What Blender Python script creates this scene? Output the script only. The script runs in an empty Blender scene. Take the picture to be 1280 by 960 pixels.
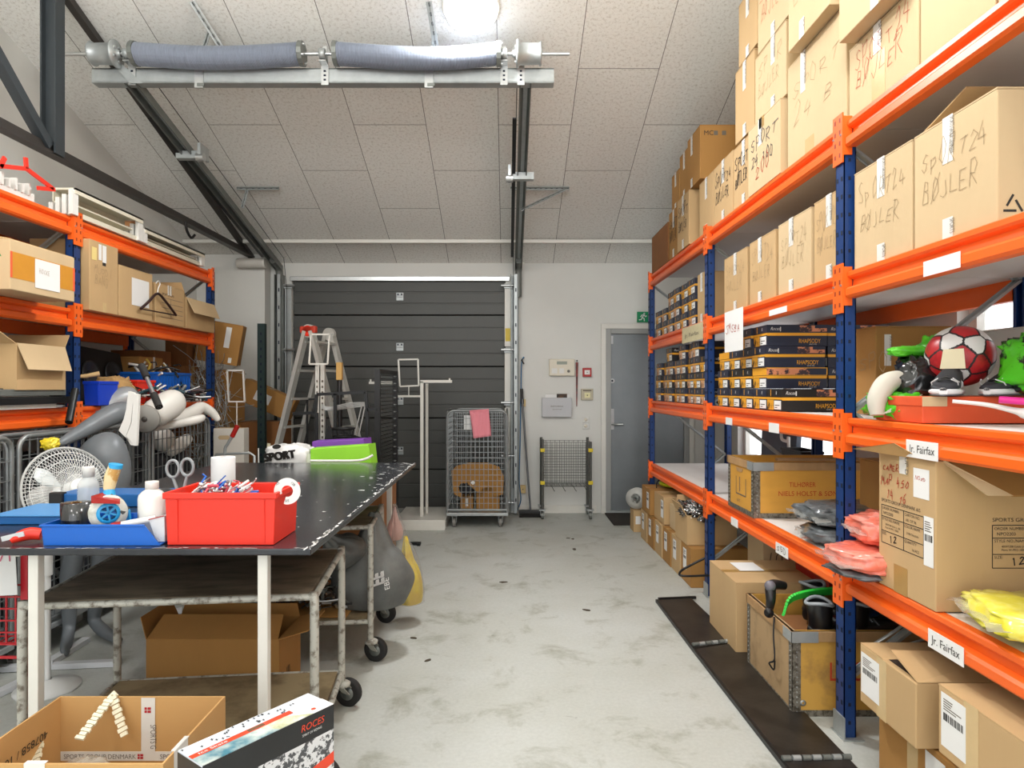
import bpy, math, random
from mathutils import Vector, Matrix, noise
from math import pi, sin, cos, radians, sqrt
SC = bpy.context.scene
COL = SC.collection
F, CX, CY, H = 828.0, 634.0, 485.0, 1.45
V = Vector

def P(px, py, Y):                       # photo pixel + distance -> point
    return V(((px - CX) * Y / F, Y, H - (py - CY) * Y / F))
def YX(px, X):                          # distance at which the plane x = X shows at px
    return F * X / (px - CX)
def YZ(py, z):
    return (H - z) * F / (py - CY)

# ------------------------------------------------------------------ materials
def lin(c):
    if isinstance(c, str):
        c = tuple(int(c[i:i + 2], 16) / 255 for i in (0, 2, 4))
    return tuple((x / 12.92 if x <= .04045 else ((x + .055) / 1.055) ** 2.4) for x in c)

MATS = {}
def mat(name, col, rough=.6, metal=0., var=.06, scale=6., bump=0., bscale=60., stretch=(1, 1, 1), col2=None, cfac=.5, emit=None,
        estr=1., alpha=1., trans=0., coat=0., spec=.5, thr=None):
    if name in MATS:
        return MATS[name]
    m = bpy.data.materials.new(name)
    m.use_nodes = True
    nt = m.node_tree
    N, L = nt.nodes, nt.links
    b = N['Principled BSDF']
    c = lin(col)
    b.inputs['Roughness'].default_value = rough
    b.inputs['Metallic'].default_value = metal
    b.inputs['Specular IOR Level'].default_value = spec
    if coat:
        b.inputs['Coat Weight'].default_value = coat
        b.inputs['Coat Roughness'].default_value = .15
    if trans:
        b.inputs['Transmission Weight'].default_value = trans
    if alpha < 1:
        b.inputs['Alpha'].default_value = alpha
    if emit:
        b.inputs['Emission Color'].default_value = (*lin(emit), 1)
        b.inputs['Emission Strength'].default_value = estr
    tc = N.new('ShaderNodeTexCoord')
    mp = N.new('ShaderNodeMapping')
    mp.inputs['Scale'].default_value = stretch
    L.new(tc.outputs['Object'], mp.inputs['Vector'])
    if var or col2:
        nz = N.new('ShaderNodeTexNoise')
        nz.inputs['Scale'].default_value = scale
        nz.inputs['Detail'].default_value = 5
        nz.inputs['Roughness'].default_value = .62
        L.new(mp.outputs[0], nz.inputs['Vector'])
        rp = N.new('ShaderNodeValToRGB')
        if col2:
            d = lin(col2)
            lo, hi = thr or (.42, .62)
            rp.color_ramp.elements[0].position = lo
            rp.color_ramp.elements[1].position = hi
            rp.color_ramp.elements[0].color = (*c, 1)
            rp.color_ramp.elements[1].color = (*d, 1)
        else:
            rp.color_ramp.elements[0].position = .25
            rp.color_ramp.elements[1].position = .75
            rp.color_ramp.elements[0].color = (*[x * (1 - var) for x in c], 1)
            rp.color_ramp.elements[1].color = (*[min(1, x * (1 + var)) for x in c], 1)
        L.new(nz.outputs['Fac'], rp.inputs['Fac'])
        L.new(rp.outputs['Color'], b.inputs['Base Color'])
    else:
        b.inputs['Base Color'].default_value = (*c, 1)
    if bump:
        n2 = N.new('ShaderNodeTexNoise')
        n2.inputs['Scale'].default_value = bscale
        n2.inputs['Detail'].default_value = 3
        L.new(mp.outputs[0], n2.inputs['Vector'])
        bp = N.new('ShaderNodeBump')
        bp.inputs['Strength'].default_value = bump
        bp.inputs['Distance'].default_value = .004
        L.new(n2.outputs['Fac'], bp.inputs['Height'])
        L.new(bp.outputs[0], b.inputs['Normal'])
    MATS[name] = m
    return m

# ------------------------------------------------------------------ tagging
def tag(o, label=None, cat=None, group=None, kind=None):
    if label: o['label'] = label
    if cat: o['category'] = cat
    if group: o['group'] = group
    if kind: o['kind'] = kind
    return o
def thing(name, label, cat, loc=(0, 0, 0), rz=0., group=None, kind=None, rot=None):
    o = bpy.data.objects.new(name, None)
    o.empty_display_size = .05
    COL.objects.link(o)
    o.location = loc
    o.rotation_euler = rot if rot else (0, 0, rz)
    tag(o, label, cat, group, kind)
    return o
def copy_tree(o, parent=None, kids=None):
    if kids is None:
        kids = {}
        for q in bpy.data.objects:
            if q.parent: kids.setdefault(q.parent.name, []).append(q)
    c = o.copy()
    COL.objects.link(c)
    if parent: c.parent = parent
    for ch in kids.get(o.name, []):
        copy_tree(ch, c, kids)
    return c

# ------------------------------------------------------------------ text
_TX = {}
def text_geo(s):
    if s in _TX: return _TX[s]
    cu = bpy.data.curves.new('t', 'FONT')
    cu.body = s
    cu.resolution_u = 3
    ob = bpy.data.objects.new('t', cu)
    COL.objects.link(ob)
    dg = bpy.context.evaluated_depsgraph_get()
    me = bpy.data.meshes.new_from_object(ob.evaluated_get(dg))
    vs = [(v.co.x, v.co.y) for v in me.vertices]
    fs = [tuple(p.vertices) for p in me.polygons]
    bpy.data.objects.remove(ob); bpy.data.curves.remove(cu); bpy.data.meshes.remove(me)
    k = 1 / .72
    x0 = min(v[0] for v in vs) if vs else 0
    vs = [((x - x0) * k, y * k) for x, y in vs]
    _TX[s] = (vs, fs, max(v[0] for v in vs))
    return _TX[s]

HW = {'S': [[(.9, .9), (.5, 1), (.1, .8), (.3, .55), (.8, .4), (.8, .1), (.4, 0), (0, .15)]],
      'P': [[(.1, 0), (.15, 1)], [(.1, .95), (.7, 1), (.85, .75), (.6, .5), (.15, .45)]],
      'O': [[(.5, 1), (.1, .7), (.1, .25), (.5, 0), (.85, .3), (.85, .75), (.5, 1)]],
      'R': [[(.1, 0), (.15, 1)], [(.1, .95), (.7, 1), (.8, .75), (.55, .5), (.15, .48), (.9, 0)]],
      'T': [[(0, .95), (1, 1)], [(.5, 1), (.5, 0)]],
      'B': [[(.1, 0), (.15, 1), (.7, .95), (.75, .65), (.2, .52), (.85, .4), (.8, .05), (.1, 0)]],
      'J': [[(.75, 1), (.75, .2), (.45, 0), (.1, .2)]],
      'L': [[(.15, 1), (.15, 0), (.85, .05)]],
      'E': [[(.85, 1), (.15, .95), (.1, 0), (.85, 0)], [(.15, .5), (.65, .52)]],
      'A': [[(0, 0), (.45, 1), (.9, 0)], [(.2, .4), (.75, .4)]],
      'C': [[(.85, .85), (.5, 1), (.1, .65), (.15, .2), (.5, 0), (.85, .15)]],
      'M': [[(0, 0), (.15, 1), (.5, .4), (.85, 1), (1, 0)]],
      'N': [[(.05, 0), (.1, 1), (.8, 0), (.85, 1)]],
      'I': [[(.45, 1), (.45, 0)]], '-': [[(.1, .5), (.9, .5)]], '+': [[(.1, .5), (.9, .5)], [(.5, .85), (.5, .15)]],
      'H': [[(.1, 1), (.1, 0)], [(.8, 1), (.8, 0)], [(.1, .5), (.8, .5)]],
      'X': [[(0, 1), (.9, 0)], [(.9, 1), (0, 0)]], 'K': [[(.1, 1), (.1, 0)], [(.8, 1), (.1, .5), (.85, 0)]],
      'W': [[(0, 1), (.25, 0), (.5, .7), (.75, 0), (1, 1)]], 'G': [[(.85, .85), (.4, 1), (.1, .5), (.4, 0), (.85, .2), (.85, .5), (.5, .5)]],
      'D': [[(.1, 0), (.1, 1), (.7, .85), (.85, .4), (.6, .05), (.1, 0)]], 'U': [[(.1, 1), (.15, .15), (.5, 0), (.85, .2), (.85, 1)]],
      '1': [[(.3, .8), (.55, 1), (.55, 0)]], '6': [[(.8, 1), (.3, .7), (.1, .3), (.4, 0), (.8, .2), (.6, .5), (.15, .35)]],
      '2': [[(.1, .75), (.4, 1), (.8, .8), (.6, .45), (.1, 0), (.9, .05)]],
      '4': [[(.5, 1), (.05, .35), (.9, .4)], [(.65, .7), (.6, 0)]],
      '5': [[(.8, 1), (.2, .95), (.2, .6), (.7, .6), (.75, .15), (.1, 0)]],
      '9': [[(.8, .8), (.4, 1), (.1, .7), (.5, .45), (.8, .8), (.7, 0)]],
      '0': [[(.5, 1), (.1, .6), (.15, .15), (.5, 0), (.85, .4), (.8, .8), (.5, 1)]], ' ': []}
HW['Ø'] = HW['O'] + [[(0, -.1), (1, 1.1)]]

# ------------------------------------------------------------------ mesh builder
def frame(o, r, u):
    r = V(r).normalized(); u = V(u).normalized()
    return (V(o), r, u, r.cross(u))
def fpt(fr, a, b, d=0.):
    return fr[0] + fr[1] * a + fr[2] * b + fr[3] * d

class MB:
    def __init__(s):
        s.v = []; s.f = []; s.m = []; s.s = []; s.mats = []
    def mi(s, m):
        if m not in s.mats: s.mats.append(m)
        return s.mats.index(m)
    def add(s, vs, fs, m, smooth=False):
        b = len(s.v); k = s.mi(m)
        s.v += [tuple(v) for v in vs]
        for f in fs:
            s.f.append(tuple(b + i for i in f)); s.m.append(k); s.s.append(smooth)
        return s
    def hexa(s, pts, m):
        return s.add(pts, [(0, 3, 2, 1), (4, 5, 6, 7), (0, 1, 5, 4), (1, 2, 6, 5), (2, 3, 7, 6), (3, 0, 4, 7)], m)
    def bb(s, x0, x1, y0, y1, z0, z1, m):
        if x0 > x1: x0, x1 = x1, x0
        if y0 > y1: y0, y1 = y1, y0
        if z0 > z1: z0, z1 = z1, z0
        return s.hexa([(x0, y0, z0), (x1, y0, z0), (x1, y1, z0), (x0, y1, z0), (x0, y0, z1), (x1, y0, z1), (x1, y1, z1), (x0, y1, z1)], m)
    def bar(s, a, b, w, h, m, up=(0, 0, 1)):         # rectangular bar from a to b, w across, h along up
        a = V(a); b = V(b); d = (b - a)
        if d.length < 1e-6: return s
        d.normalize(); u = V(up)
        if abs(d.dot(u.normalized())) > .98: u = V((0, 1, 0)) if abs(d.y) < .9 else V((1, 0, 0))
        r = d.cross(u).normalized(); u = r.cross(d).normalized()
        r = r * w / 2; u = u * h / 2
        return s.hexa([a - r - u, a + r - u, b + r - u, b - r - u, a - r + u, a + r + u, b + r + u, b - r + u], m)
    def fbox(s, fr, a0, a1, b0, b1, d0, d1, m):      # box in a frame
        q = [fpt(fr, a, b, d) for d in (d0, d1) for a, b in ((a0, b0), (a1, b0), (a1, b1), (a0, b1))]
        return s.hexa(q, m)
    def prism(s, fr, poly, d0, d1, m, smooth=False):
        n = len(poly)
        ar = sum(poly[i][0] * poly[(i + 1) % n][1] - poly[(i + 1) % n][0] * poly[i][1] for i in range(n))
        if ar < 0: poly = poly[::-1]
        vs = [fpt(fr, a, b, d0) for a, b in poly] + [fpt(fr, a, b, d1) for a, b in poly]
        s.add(vs, [tuple(range(n - 1, -1, -1)), tuple(range(n, 2 * n))], m)
        return s.add(vs, [(i, (i + 1) % n, n + (i + 1) % n, n + i) for i in range(n)], m, smooth)
    def tube(s, pts, r, m, n=10, caps=True, smooth=True, closed=False, flat=1.):
        pts = [V(p) for p in pts]
        k = len(pts)
        rs = r if isinstance(r, (list, tuple)) else [r] * k
        up = None; vs = []
        for i, p in enumerate(pts):
            if closed: d = pts[(i + 1) % k] - pts[i - 1]
            else: d = pts[min(i + 1, k - 1)] - pts[max(i - 1, 0)]
            if d.length < 1e-9: d = V((0, 0, 1))
            d.normalize()
            if up is None:
                up = V((0, 0, 1)) if abs(d.z) < .9 else V((1, 0, 0))
            x = up.cross(d)
            if x.length < 1e-6: x = V((0, 1, 0)).cross(d)
            x.normalize(); y = d.cross(x); up = y
            for j in range(n):
                t = 2 * pi * (j + .5) / n
                vs.append(p + (x * cos(t) + y * sin(t) * flat) * rs[i])
        fs = []
        for i in range(k if closed else k - 1):
            a = i * n; b = ((i + 1) % k) * n
            fs += [(a + j, a + (j + 1) % n, b + (j + 1) % n, b + j) for j in range(n)]
        s.add(vs, fs, m, smooth)
        if caps and not closed:
            s.add(vs[:n], [tuple(range(n - 1, -1, -1))], m)
            s.add(vs[-n:], [tuple(range(n))], m)
        return s
    def cyl(s, a, b, r, m, n=20, r2=None):
        return s.tube([a, b], [r, r if r2 is None else r2], m, n)
    def lathe(s, prof, m, n=28, o=(0, 0, 0), ax=(0, 0, 1), smooth=True):
        ax = V(ax).normalized(); o = V(o)
        x = ax.orthogonal().normalized(); y = ax.cross(x)
        vs = []
        for r, z in prof:
            for j in range(n):
                t = 2 * pi * j / n
                vs.append(o + ax * z + (x * cos(t) + y * sin(t)) * r)
        fs = []
        for i in range(len(prof) - 1):
            fs += [(i * n + j, i * n + (j + 1) % n, (i + 1) * n + (j + 1) % n, (i + 1) * n + j) for j in range(n)]
        return s.add(vs, fs, m, smooth)
    def text(s, fr, a, b, txt, h, m, d=.0012, w=None, rot=0., slant=0.):
        vs, fs, W = text_geo(txt)
        kx = (w / W) if w else h
        c, q = cos(rot), sin(rot)
        out = []
        for x, y in vs:
            X = x * kx + y * h * slant; Y = y * h
            out.append(fpt(fr, a + X * c - Y * q, b + X * q + Y * c, d))
        return s.add(out, fs, m)
    def bold(s, fr, a, b, txt, h, m, k=.1, **kw):
        for i in range(5):
            s.text(fr, a + h * k * (i - 2) / 2, b + h * k * .5 * ((i * 2) % 3 - 1), txt, h, m, **kw)
        return s
    def hand(s, fr, a, b, txt, h, m, seed=0, wd=.0035, d=.0012, w=None, rot=0.):
        R = random.Random(seed)
        cw = (w / max(1, len(txt))) if w else h * .68
        x = 0
        for ch in txt:
            hh = h * R.uniform(.65, 1.25); oy = R.uniform(-.14, .14) * h; sl = R.uniform(-.1, .3)
            for st in HW.get(ch.upper(), []):
                q = []
                for px, py in st:
                    X = x + (px * .78 + sl * py + R.uniform(-.1, .1)) * cw; Y = oy + (py + R.uniform(-.08, .08)) * hh
                    q.append((a + X * cos(rot) - Y * sin(rot), b + X * sin(rot) + Y * cos(rot)))
                s.stroke(fr, q, wd, m, d)
            x += cw
        return s
    def stroke(s, fr, q, wd, m, d=.0012):
        for i in range(len(q) - 1):
            (x0, y0), (x1, y1) = q[i], q[i + 1]
            dx, dy = x1 - x0, y1 - y0; l = math.hypot(dx, dy) or 1
            nx, ny = -dy / l * wd / 2, dx / l * wd / 2
            ex, ey = dx / l * wd / 3, dy / l * wd / 3
            s.add([fpt(fr, x0 - ex + nx, y0 - ey + ny, d), fpt(fr, x0 - ex - nx, y0 - ey - ny, d),
                   fpt(fr, x1 + ex - nx, y1 + ey - ny, d), fpt(fr, x1 + ex + nx, y1 + ey + ny, d)], [(0, 1, 2, 3)], m)
        return s
    def grid_wire(s, fr, w, h, du, dv, r, m, u0=0., v0=0.):      # welded wire lattice, square wires
        nu = max(1, round(w / du)); nv = max(1, round(h / dv))
        for i in range(nu + 1):
            a = u0 + w * i / nu
            s.fbox(fr, a - r, a + r, v0, v0 + h, -r, r, m)
        for j in range(nv + 1):
            b = v0 + h * j / nv
            s.fbox(fr, u0, u0 + w, b - r, b + r, r * .6, r * 2.4, m)
        return s
    def sub(s, o):
        for f, k, sm in zip(o.f, o.m, o.s):
            pass
        b = len(s.v); s.v += o.v
        for f, k, sm in zip(o.f, o.m, o.s):
            s.f.append(tuple(b + i for i in f)); s.m.append(s.mi(o.mats[k])); s.s.append(sm)
        return s
    def mesh(s, name, off=(0, 0, 0)):
        me = bpy.data.meshes.new(name)
        ox, oy, oz = off
        me.from_pydata([(x - ox, y - oy, z - oz) for x, y, z in s.v], [], s.f)
        for m in s.mats: me.materials.append(m)
        me.polygons.foreach_set('material_index', s.m)
        me.polygons.foreach_set('use_smooth', s.s)
        me.update()
        return me
    def build(s, name, parent=None, world=False, bevel=0., loc=None, rz=0., label=None, kind=None, seg=2):
        off = (0, 0, 0)
        if world and parent: off = parent.location
        elif world and loc is not None: off = loc
        o = bpy.data.objects.new(name, s.mesh(name, off))
        COL.objects.link(o)
        if parent: o.parent = parent
        if loc is not None: o.location = loc
        if rz: o.rotation_euler = (0, 0, rz)
        if bevel:
            b = o.modifiers.new('b', 'BEVEL'); b.width = bevel; b.segments = seg; b.limit_method = 'ANGLE'; b.angle_limit = radians(40)
            b.harden_normals = False
        if label: o['label'] = label
        if kind: o['kind'] = kind
        return o

def arc(c, r, a0, a1, n, ax='xz'):
    out = []
    for i in range(n + 1):
        t = a0 + (a1 - a0) * i / n
        p = [c[0], c[1], c[2]]
        p['xyz'.index(ax[0])] += r * cos(t); p['xyz'.index(ax[1])] += r * sin(t)
        out.append(tuple(p))
    return out
def smooth_path(pts, n=6):
    pts = [V(p) for p in pts]; out = []
    for i in range(len(pts) - 1):
        p0 = pts[max(i - 1, 0)]; p1 = pts[i]; p2 = pts[i + 1]; p3 = pts[min(i + 2, len(pts) - 1)]
        for k in range(n):
            t = k / n
            out.append(.5 * ((2 * p1) + (p2 - p0) * t + (2 * p0 - 5 * p1 + 4 * p2 - p3) * t * t + (3 * p1 - p0 - 3 * p2 + p3) * t ** 3))
    out.append(pts[-1]); return out
def smooth_vals(v, n=6):
    return [p.x for p in smooth_path([V((x, 0, 0)) for x in v], n)]

def blob(size, m, seed=0, amp=.12, freq=3., ex=.6, nu=40, nv=24, flat=True, fold=0., m2=None, thr=.2):
    """crumpled sack: superellipsoid with folds, base at z = 0"""
    mb = MB(); sx, sy, sz = size
    vs = []; R = V((seed * 7.3, seed * 3.1, seed * 1.7))
    def se(c, e): return math.copysign(abs(c) ** e, c)
    for i in range(nv + 1):
        ph = -pi / 2 + pi * i / nv
        for j in range(nu):
            th = 2 * pi * j / nu
            d = V((se(cos(ph), ex) * se(cos(th), ex), se(cos(ph), ex) * se(sin(th), ex), se(sin(ph), ex)))
            k = 1 + amp * noise.noise(d * freq + R) + amp * .6 * noise.noise(d * freq * 2.6 + R)
            if fold: k += fold * (abs(noise.noise(d * freq * 1.9 + R * 2)) * 2 - .5)
            p = V((d.x * sx / 2 * k, d.y * sy / 2 * k, sz / 2 + d.z * sz / 2 * k))
            if flat and p.z < 0: p.z = 0
            vs.append(p)
    fs = [(i * nu + j, i * nu + (j + 1) % nu, (i + 1) * nu + (j + 1) % nu, (i + 1) * nu + j) for i in range(nv) for j in range(nu)]
    if m2:
        f1 = []; f2 = []
        for f in fs:
            c = vs[f[0]]
            (f2 if noise.noise(c * 14 + R) > thr else f1).append(f)
        mb.add(vs, f1, m, True); mb.add(vs, f2, m2, True)
    else:
        mb.add(vs, fs, m, True)
    return mb

def skin(name, nodes, edges, m, parent=None, loc=(0, 0, 0), sub=2, root=None):
    """one continuous body surface grown over joints: nodes {key:(co, r)}"""
    keys = list(nodes)
    me = bpy.data.meshes.new(name)
    me.from_pydata([tuple(V(nodes[k][0]) - V(loc)) for k in keys], [(keys.index(a), keys.index(b)) for a, b in edges], [])
    ob = bpy.data.objects.new('tmp', me)
    COL.objects.link(ob)
    md = ob.modifiers.new('s', 'SKIN')
    lay = me.skin_vertices[0].data
    for i, k in enumerate(keys):
        r = nodes[k][1]
        lay[i].radius = r if isinstance(r, tuple) else (r, r)
        lay[i].use_root = (k == (root or keys[0]))
    md.use_smooth_shade = True
    sb = ob.modifiers.new('u', 'SUBSURF'); sb.levels = sub; sb.render_levels = sub
    dg = bpy.context.evaluated_depsgraph_get(); dg.update()
    out = bpy.data.meshes.new_from_object(ob.evaluated_get(dg))
    bpy.data.objects.remove(ob)
    out.name = name
    out.materials.clear(); out.materials.append(m)
    out.polygons.foreach_set('material_index', [0] * len(out.polygons))
    out.polygons.foreach_set('use_smooth', [True] * len(out.polygons))
    o = bpy.data.objects.new(name, out)
    COL.objects.link(o)
    if parent: o.parent = parent
    else: o.location = loc
    return o

# ------------------------------------------------------------------ palette
card = mat('cardboard', 'BF9F72', .85, var=.07, scale=3, stretch=(1, 1, .25), bump=.12, bscale=40)
card2 = mat('cardboard_brown', 'A6793F', .85, var=.09, scale=4, stretch=(1, 1, .3), bump=.12, bscale=40)
card3 = mat('cardboard_pale', 'C8AF88', .85, var=.06, scale=3, stretch=(1, 1, .25), bump=.12, bscale=40)
card4 = mat('cardboard_dark', '8A5A30', .85, var=.1, scale=4, bump=.12, bscale=40)
cedge = mat('cardboard_inside', 'B48F5C', .9, var=.08, scale=8)
tapew = mat('white_parcel_tape', 'DEDCD6', .4, var=.03)
tapeb = mat('brown_parcel_tape', 'A9854C', .3, var=.05, scale=20)
tapec = mat('clear_parcel_tape', 'CDB181', .2, var=.05, scale=20)
paper = mat('white_paper', 'E6E6E4', .8, var=.02)
paperc = mat('cream_paper', 'E0D6B4', .8, var=.03)
ink = mat('black_ink', '2A2724', .8, var=0)
inkg = mat('grey_pen', '6C6459', .8, var=0)
inkl = mat('faint_pen', '9C8664', .8, var=0)
inkr = mat('red_pen', 'B6442E', .8, var=0)
redtx = mat('red_stencil_ink', 'B93A1E', .8, var=0)
orange = mat('orange_steel', 'F0661C', .38, var=.06, scale=3, spec=.5)
blue = mat('blue_steel', '10366F', .4, var=.08, scale=4)
hole = mat('dark_slot', '07142B', .8, var=0)
galv = mat('galvanised_steel', 'ABB0B0', .42, .5, var=.12, scale=14)
steel = mat('bright_steel', 'C2C4C4', .28, .85, var=.08, scale=20)
dsteel = mat('dark_track_steel', '747874', .42, .4, var=.15, scale=9)
black = mat('black_plastic', '1B1B1C', .45, var=.1)
blackm = mat('black_metal', '1C1D1E', .4, .3, var=.1)
rubber = mat('black_rubber', '222120', .75, var=.1)
white = mat('white_plastic', 'E2E1DC', .4, var=.03)
whitem = mat('white_enamel', 'DCDAD2', .35, var=.04)
deckm = mat('white_laminate_board', 'E2DEDA', .5, var=.04, scale=4)
deckw = mat('chipboard', 'B89868', .8, var=.12, scale=30, bump=.1)
glass = mat('clear_plastic', 'E8EEF0', .08, var=0, trans=.9, alpha=.5)
redp = mat('red_plastic', 'E5301C', .38, var=.04)
redd = mat('dark_red_plastic', 'A31A14', .4, var=.06)
bluep = mat('blue_plastic', '0F5CB8', .38, var=.04)
# ================================================================== the setting
YB = 7.69; SL = 285.0 / F; ZE = 2.90; XW = -3.52; XR = 2.35; YF = -3.6; YRG = -.8
def zc(y): return ZE + SL * (YB - y) if y > YRG else ZE + SL * (YB - YRG) - SL * (YRG - y)
wallm = mat('wall_paint', 'D8D8D3', .8, var=.03, scale=2, bump=.05, bscale=120)
# floor
def floor_mat():
    m = bpy.data.materials.new('painted_concrete'); m.use_nodes = True
    nt = m.node_tree; N, L = nt.nodes, nt.links; b = N['Principled BSDF']
    tc = N.new('ShaderNodeTexCoord')
    def nz(s, d=6, r=.65, dist=0):
        n = N.new('ShaderNodeTexNoise'); n.inputs['Scale'].default_value = s; n.inputs['Detail'].default_value = d
        n.inputs['Roughness'].default_value = r; n.inputs['Distortion'].default_value = dist
        L.new(tc.outputs['Object'], n.inputs['Vector']); return n.outputs['Fac']
    def rmp(f, a, ca, bb, cb):
        r = N.new('ShaderNodeValToRGB'); e = r.color_ramp.elements
        e[0].position = a; e[1].position = bb; e[0].color = (*lin(ca), 1); e[1].color = (*lin(cb), 1)
        L.new(f, r.inputs['Fac']); return r.outputs['Color']
    def mix(f, a, c, mode='MIX'):
        x = N.new('ShaderNodeMix'); x.data_type = 'RGBA'; x.blend_type = mode
        if isinstance(f, float): x.inputs[0].default_value = f
        else: L.new(f, x.inputs[0])
        L.new(a, x.inputs[6]); L.new(c, x.inputs[7]); return x.outputs[2]
    base = rmp(nz(.7, 4), .35, 'B5B7AF', .65, 'C1C4C0')
    worn = rmp(nz(3.2, 8, .7, .4), .53, 'FFFFFF', .68, 'D3D1C8')
    c = mix(1.0, base, worn, 'MULTIPLY')
    spots = rmp(nz(9, 10, .75, .8), .65, 'FFFFFF', .73, '9C988B')
    c = mix(1.0, c, spots, 'MULTIPLY')
    fine = rmp(nz(55, 3), .3, 'F2F2F2', .7, 'FFFFFF')
    c = mix(1.0, c, fine, 'MULTIPLY')
    L.new(c, b.inputs['Base Color'])
    rr = N.new('ShaderNodeMapRange'); L.new(nz(4, 5), rr.inputs[0]); rr.inputs[3].default_value = .32; rr.inputs[4].default_value = .6
    L.new(rr.outputs[0], b.inputs['Roughness'])
    return m
MB().bb(XW - .2, XR + .2, YF, YB + .3, -.1, 0, floor_mat()).build('floor', kind='structure')

# ceiling of wood-wool panels
def ceil_mat():
    m = bpy.data.materials.new('wood_wool_panels'); m.use_nodes = True
    nt = m.node_tree; N, L = nt.nodes, nt.links; b = N['Principled BSDF']
    tc = N.new('ShaderNodeTexCoord'); mp = N.new('ShaderNodeMapping')
    mp.inputs['Location'].default_value = (.11, .072 + .605, 0)
    sx = N.new('ShaderNodeSeparateXYZ'); cb = N.new('ShaderNodeCombineXYZ')
    L.new(tc.outputs['Object'], sx.inputs[0]); L.new(sx.outputs['Y'], cb.inputs['X']); L.new(sx.outputs['X'], cb.inputs['Y'])
    L.new(cb.outputs[0], mp.inputs['Vector'])
    br = N.new('ShaderNodeTexBrick'); L.new(mp.outputs[0], br.inputs['Vector'])
    br.inputs['Scale'].default_value = 1; br.inputs['Mortar Size'].default_value = .0028; br.inputs['Mortar Smooth'].default_value = .1
    br.inputs['Brick Width'].default_value = 1.2; br.inputs['Row Height'].default_value = .605; br.offset = .5; br.offset_frequency = 2
    a = lin('EEEEE9')
    br.inputs['Color1'].default_value = (*a, 1); br.inputs['Color2'].default_value = (*[x * .95 for x in a], 1)
    br.inputs['Mortar'].default_value = (*lin('6E6A66'), 1); br.inputs['Bias'].default_value = 0
    nz = N.new('ShaderNodeTexNoise'); nz.inputs['Scale'].default_value = 45; nz.inputs['Detail'].default_value = 6; nz.inputs['Roughness'].default_value = .8
    L.new(tc.outputs['Object'], nz.inputs['Vector'])
    r = N.new('ShaderNodeValToRGB'); e = r.color_ramp.elements
    e[0].position = .33; e[0].color = (*lin('D2CEC8'), 1); e[1].position = .5; e[1].color = (1, 1, 1, 1)
    L.new(nz.outputs['Fac'], r.inputs['Fac'])
    x = N.new('ShaderNodeMix'); x.data_type = 'RGBA'; x.blend_type = 'MULTIPLY'; x.inputs[0].default_value = 1
    L.new(br.outputs['Color'], x.inputs[6]); L.new(r.outputs['Color'], x.inputs[7]); L.new(x.outputs[2], b.inputs['Base Color'])
    b.inputs['Roughness'].default_value = .95
    bp = N.new('ShaderNodeBump'); bp.inputs['Strength'].default_value = .15; bp.inputs['Distance'].default_value = .003
    L.new(nz.outputs['Fac'], bp.inputs['Height']); L.new(bp.outputs[0], b.inputs['Normal'])
    return m
cm = ceil_mat()
LS = (YB - YRG) * sqrt(1 + SL * SL)
c = MB().bb(XW - .1, XR + .1, -.3, LS, -.12, 0, cm).build('ceiling', kind='structure')
c.location = (0, YB, ZE); c.rotation_euler = (pi - math.atan(SL), 0, 0)
c.data.transform(Matrix.Translation((0, 0, 0)))
mb = MB()
z0, z1 = zc(YRG), zc(YF)
mb.hexa([(XW - .1, YF, z1), (XR + .1, YF, z1), (XR + .1, YRG, z0), (XW - .1, YRG, z0), (XW - .1, YF, z1 + .12), (XR + .1, YF, z1 + .12), (XR + .1, YRG, z0 + .12), (XW - .1, YRG, z0 + .12)], cm)
mb.build('ceiling_rear', kind='structure')

# walls
def sidewall(name, x0, x1, wins):
    mb = MB()
    fr = frame((x0, 0, 0), (0, 1, 0), (0, 0, 1))
    dd = x1 - x0
    ys = sorted({YF, YRG, YB + .2} | {w[0] for w in wins} | {w[1] for w in wins})
    for a, b in zip(ys, ys[1:]):
        w = [q for q in wins if q[0] <= a and q[1] >= b]
        def pr(lo, hi_a, hi_b):
            mb.hexa([(x0, a, lo), (x1, a, lo), (x1, b, lo), (x0, b, lo), (x0, a, hi_a), (x1, a, hi_a), (x1, b, hi_b), (x0, b, hi_b)], wallm)
        if w:
            pr(0, w[0][2], w[0][2]); pr(w[0][3], zc(a), zc(b))
        else: pr(0, zc(a), zc(b))
    return mb.build(name, kind='structure')
sidewall('wall_left', XW - .2, XW, [])
WINS = [(4.75, 6.75, .72, 1.95), (2.35, 3.46, .95, 2.0)]
sidewall('wall_right', XR, XR + .2, WINS)
GX0, GX1, GZ = -2.50, -.02, 2.70
DX0, DX1, DZ = 1.115, 2.075, 2.15
mb = MB()
for x0, x1, a, b in ((XW - .2, GX0, 0, ZE + .1), (GX0, GX1, GZ, ZE + .1), (GX1, DX0, 0, ZE + .1), (DX0, DX1, DZ, ZE + .1), (DX1, XR + .2, 0, ZE + .1)):
    mb.bb(x0, x1, YB, YB + .2, a, b, wallm)
mb.build('wall_back', kind='structure')
MB().bb(XW, -2.745, 7.5, YB, 0, 2.963, wallm).build('wall_back_pilaster', kind='structure', bevel=.005)
MB().bb(GX1 + .1, DX0 - .08, YB - .012, YB, 0, .09, whitem).build('baseboard_back', kind='structure')
yt = 7.2
MB().bb(XW, XR, yt - .025, yt + .025, zc(yt) - .045, zc(yt + .03), whitem).build('trim_1', kind='structure')
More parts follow.
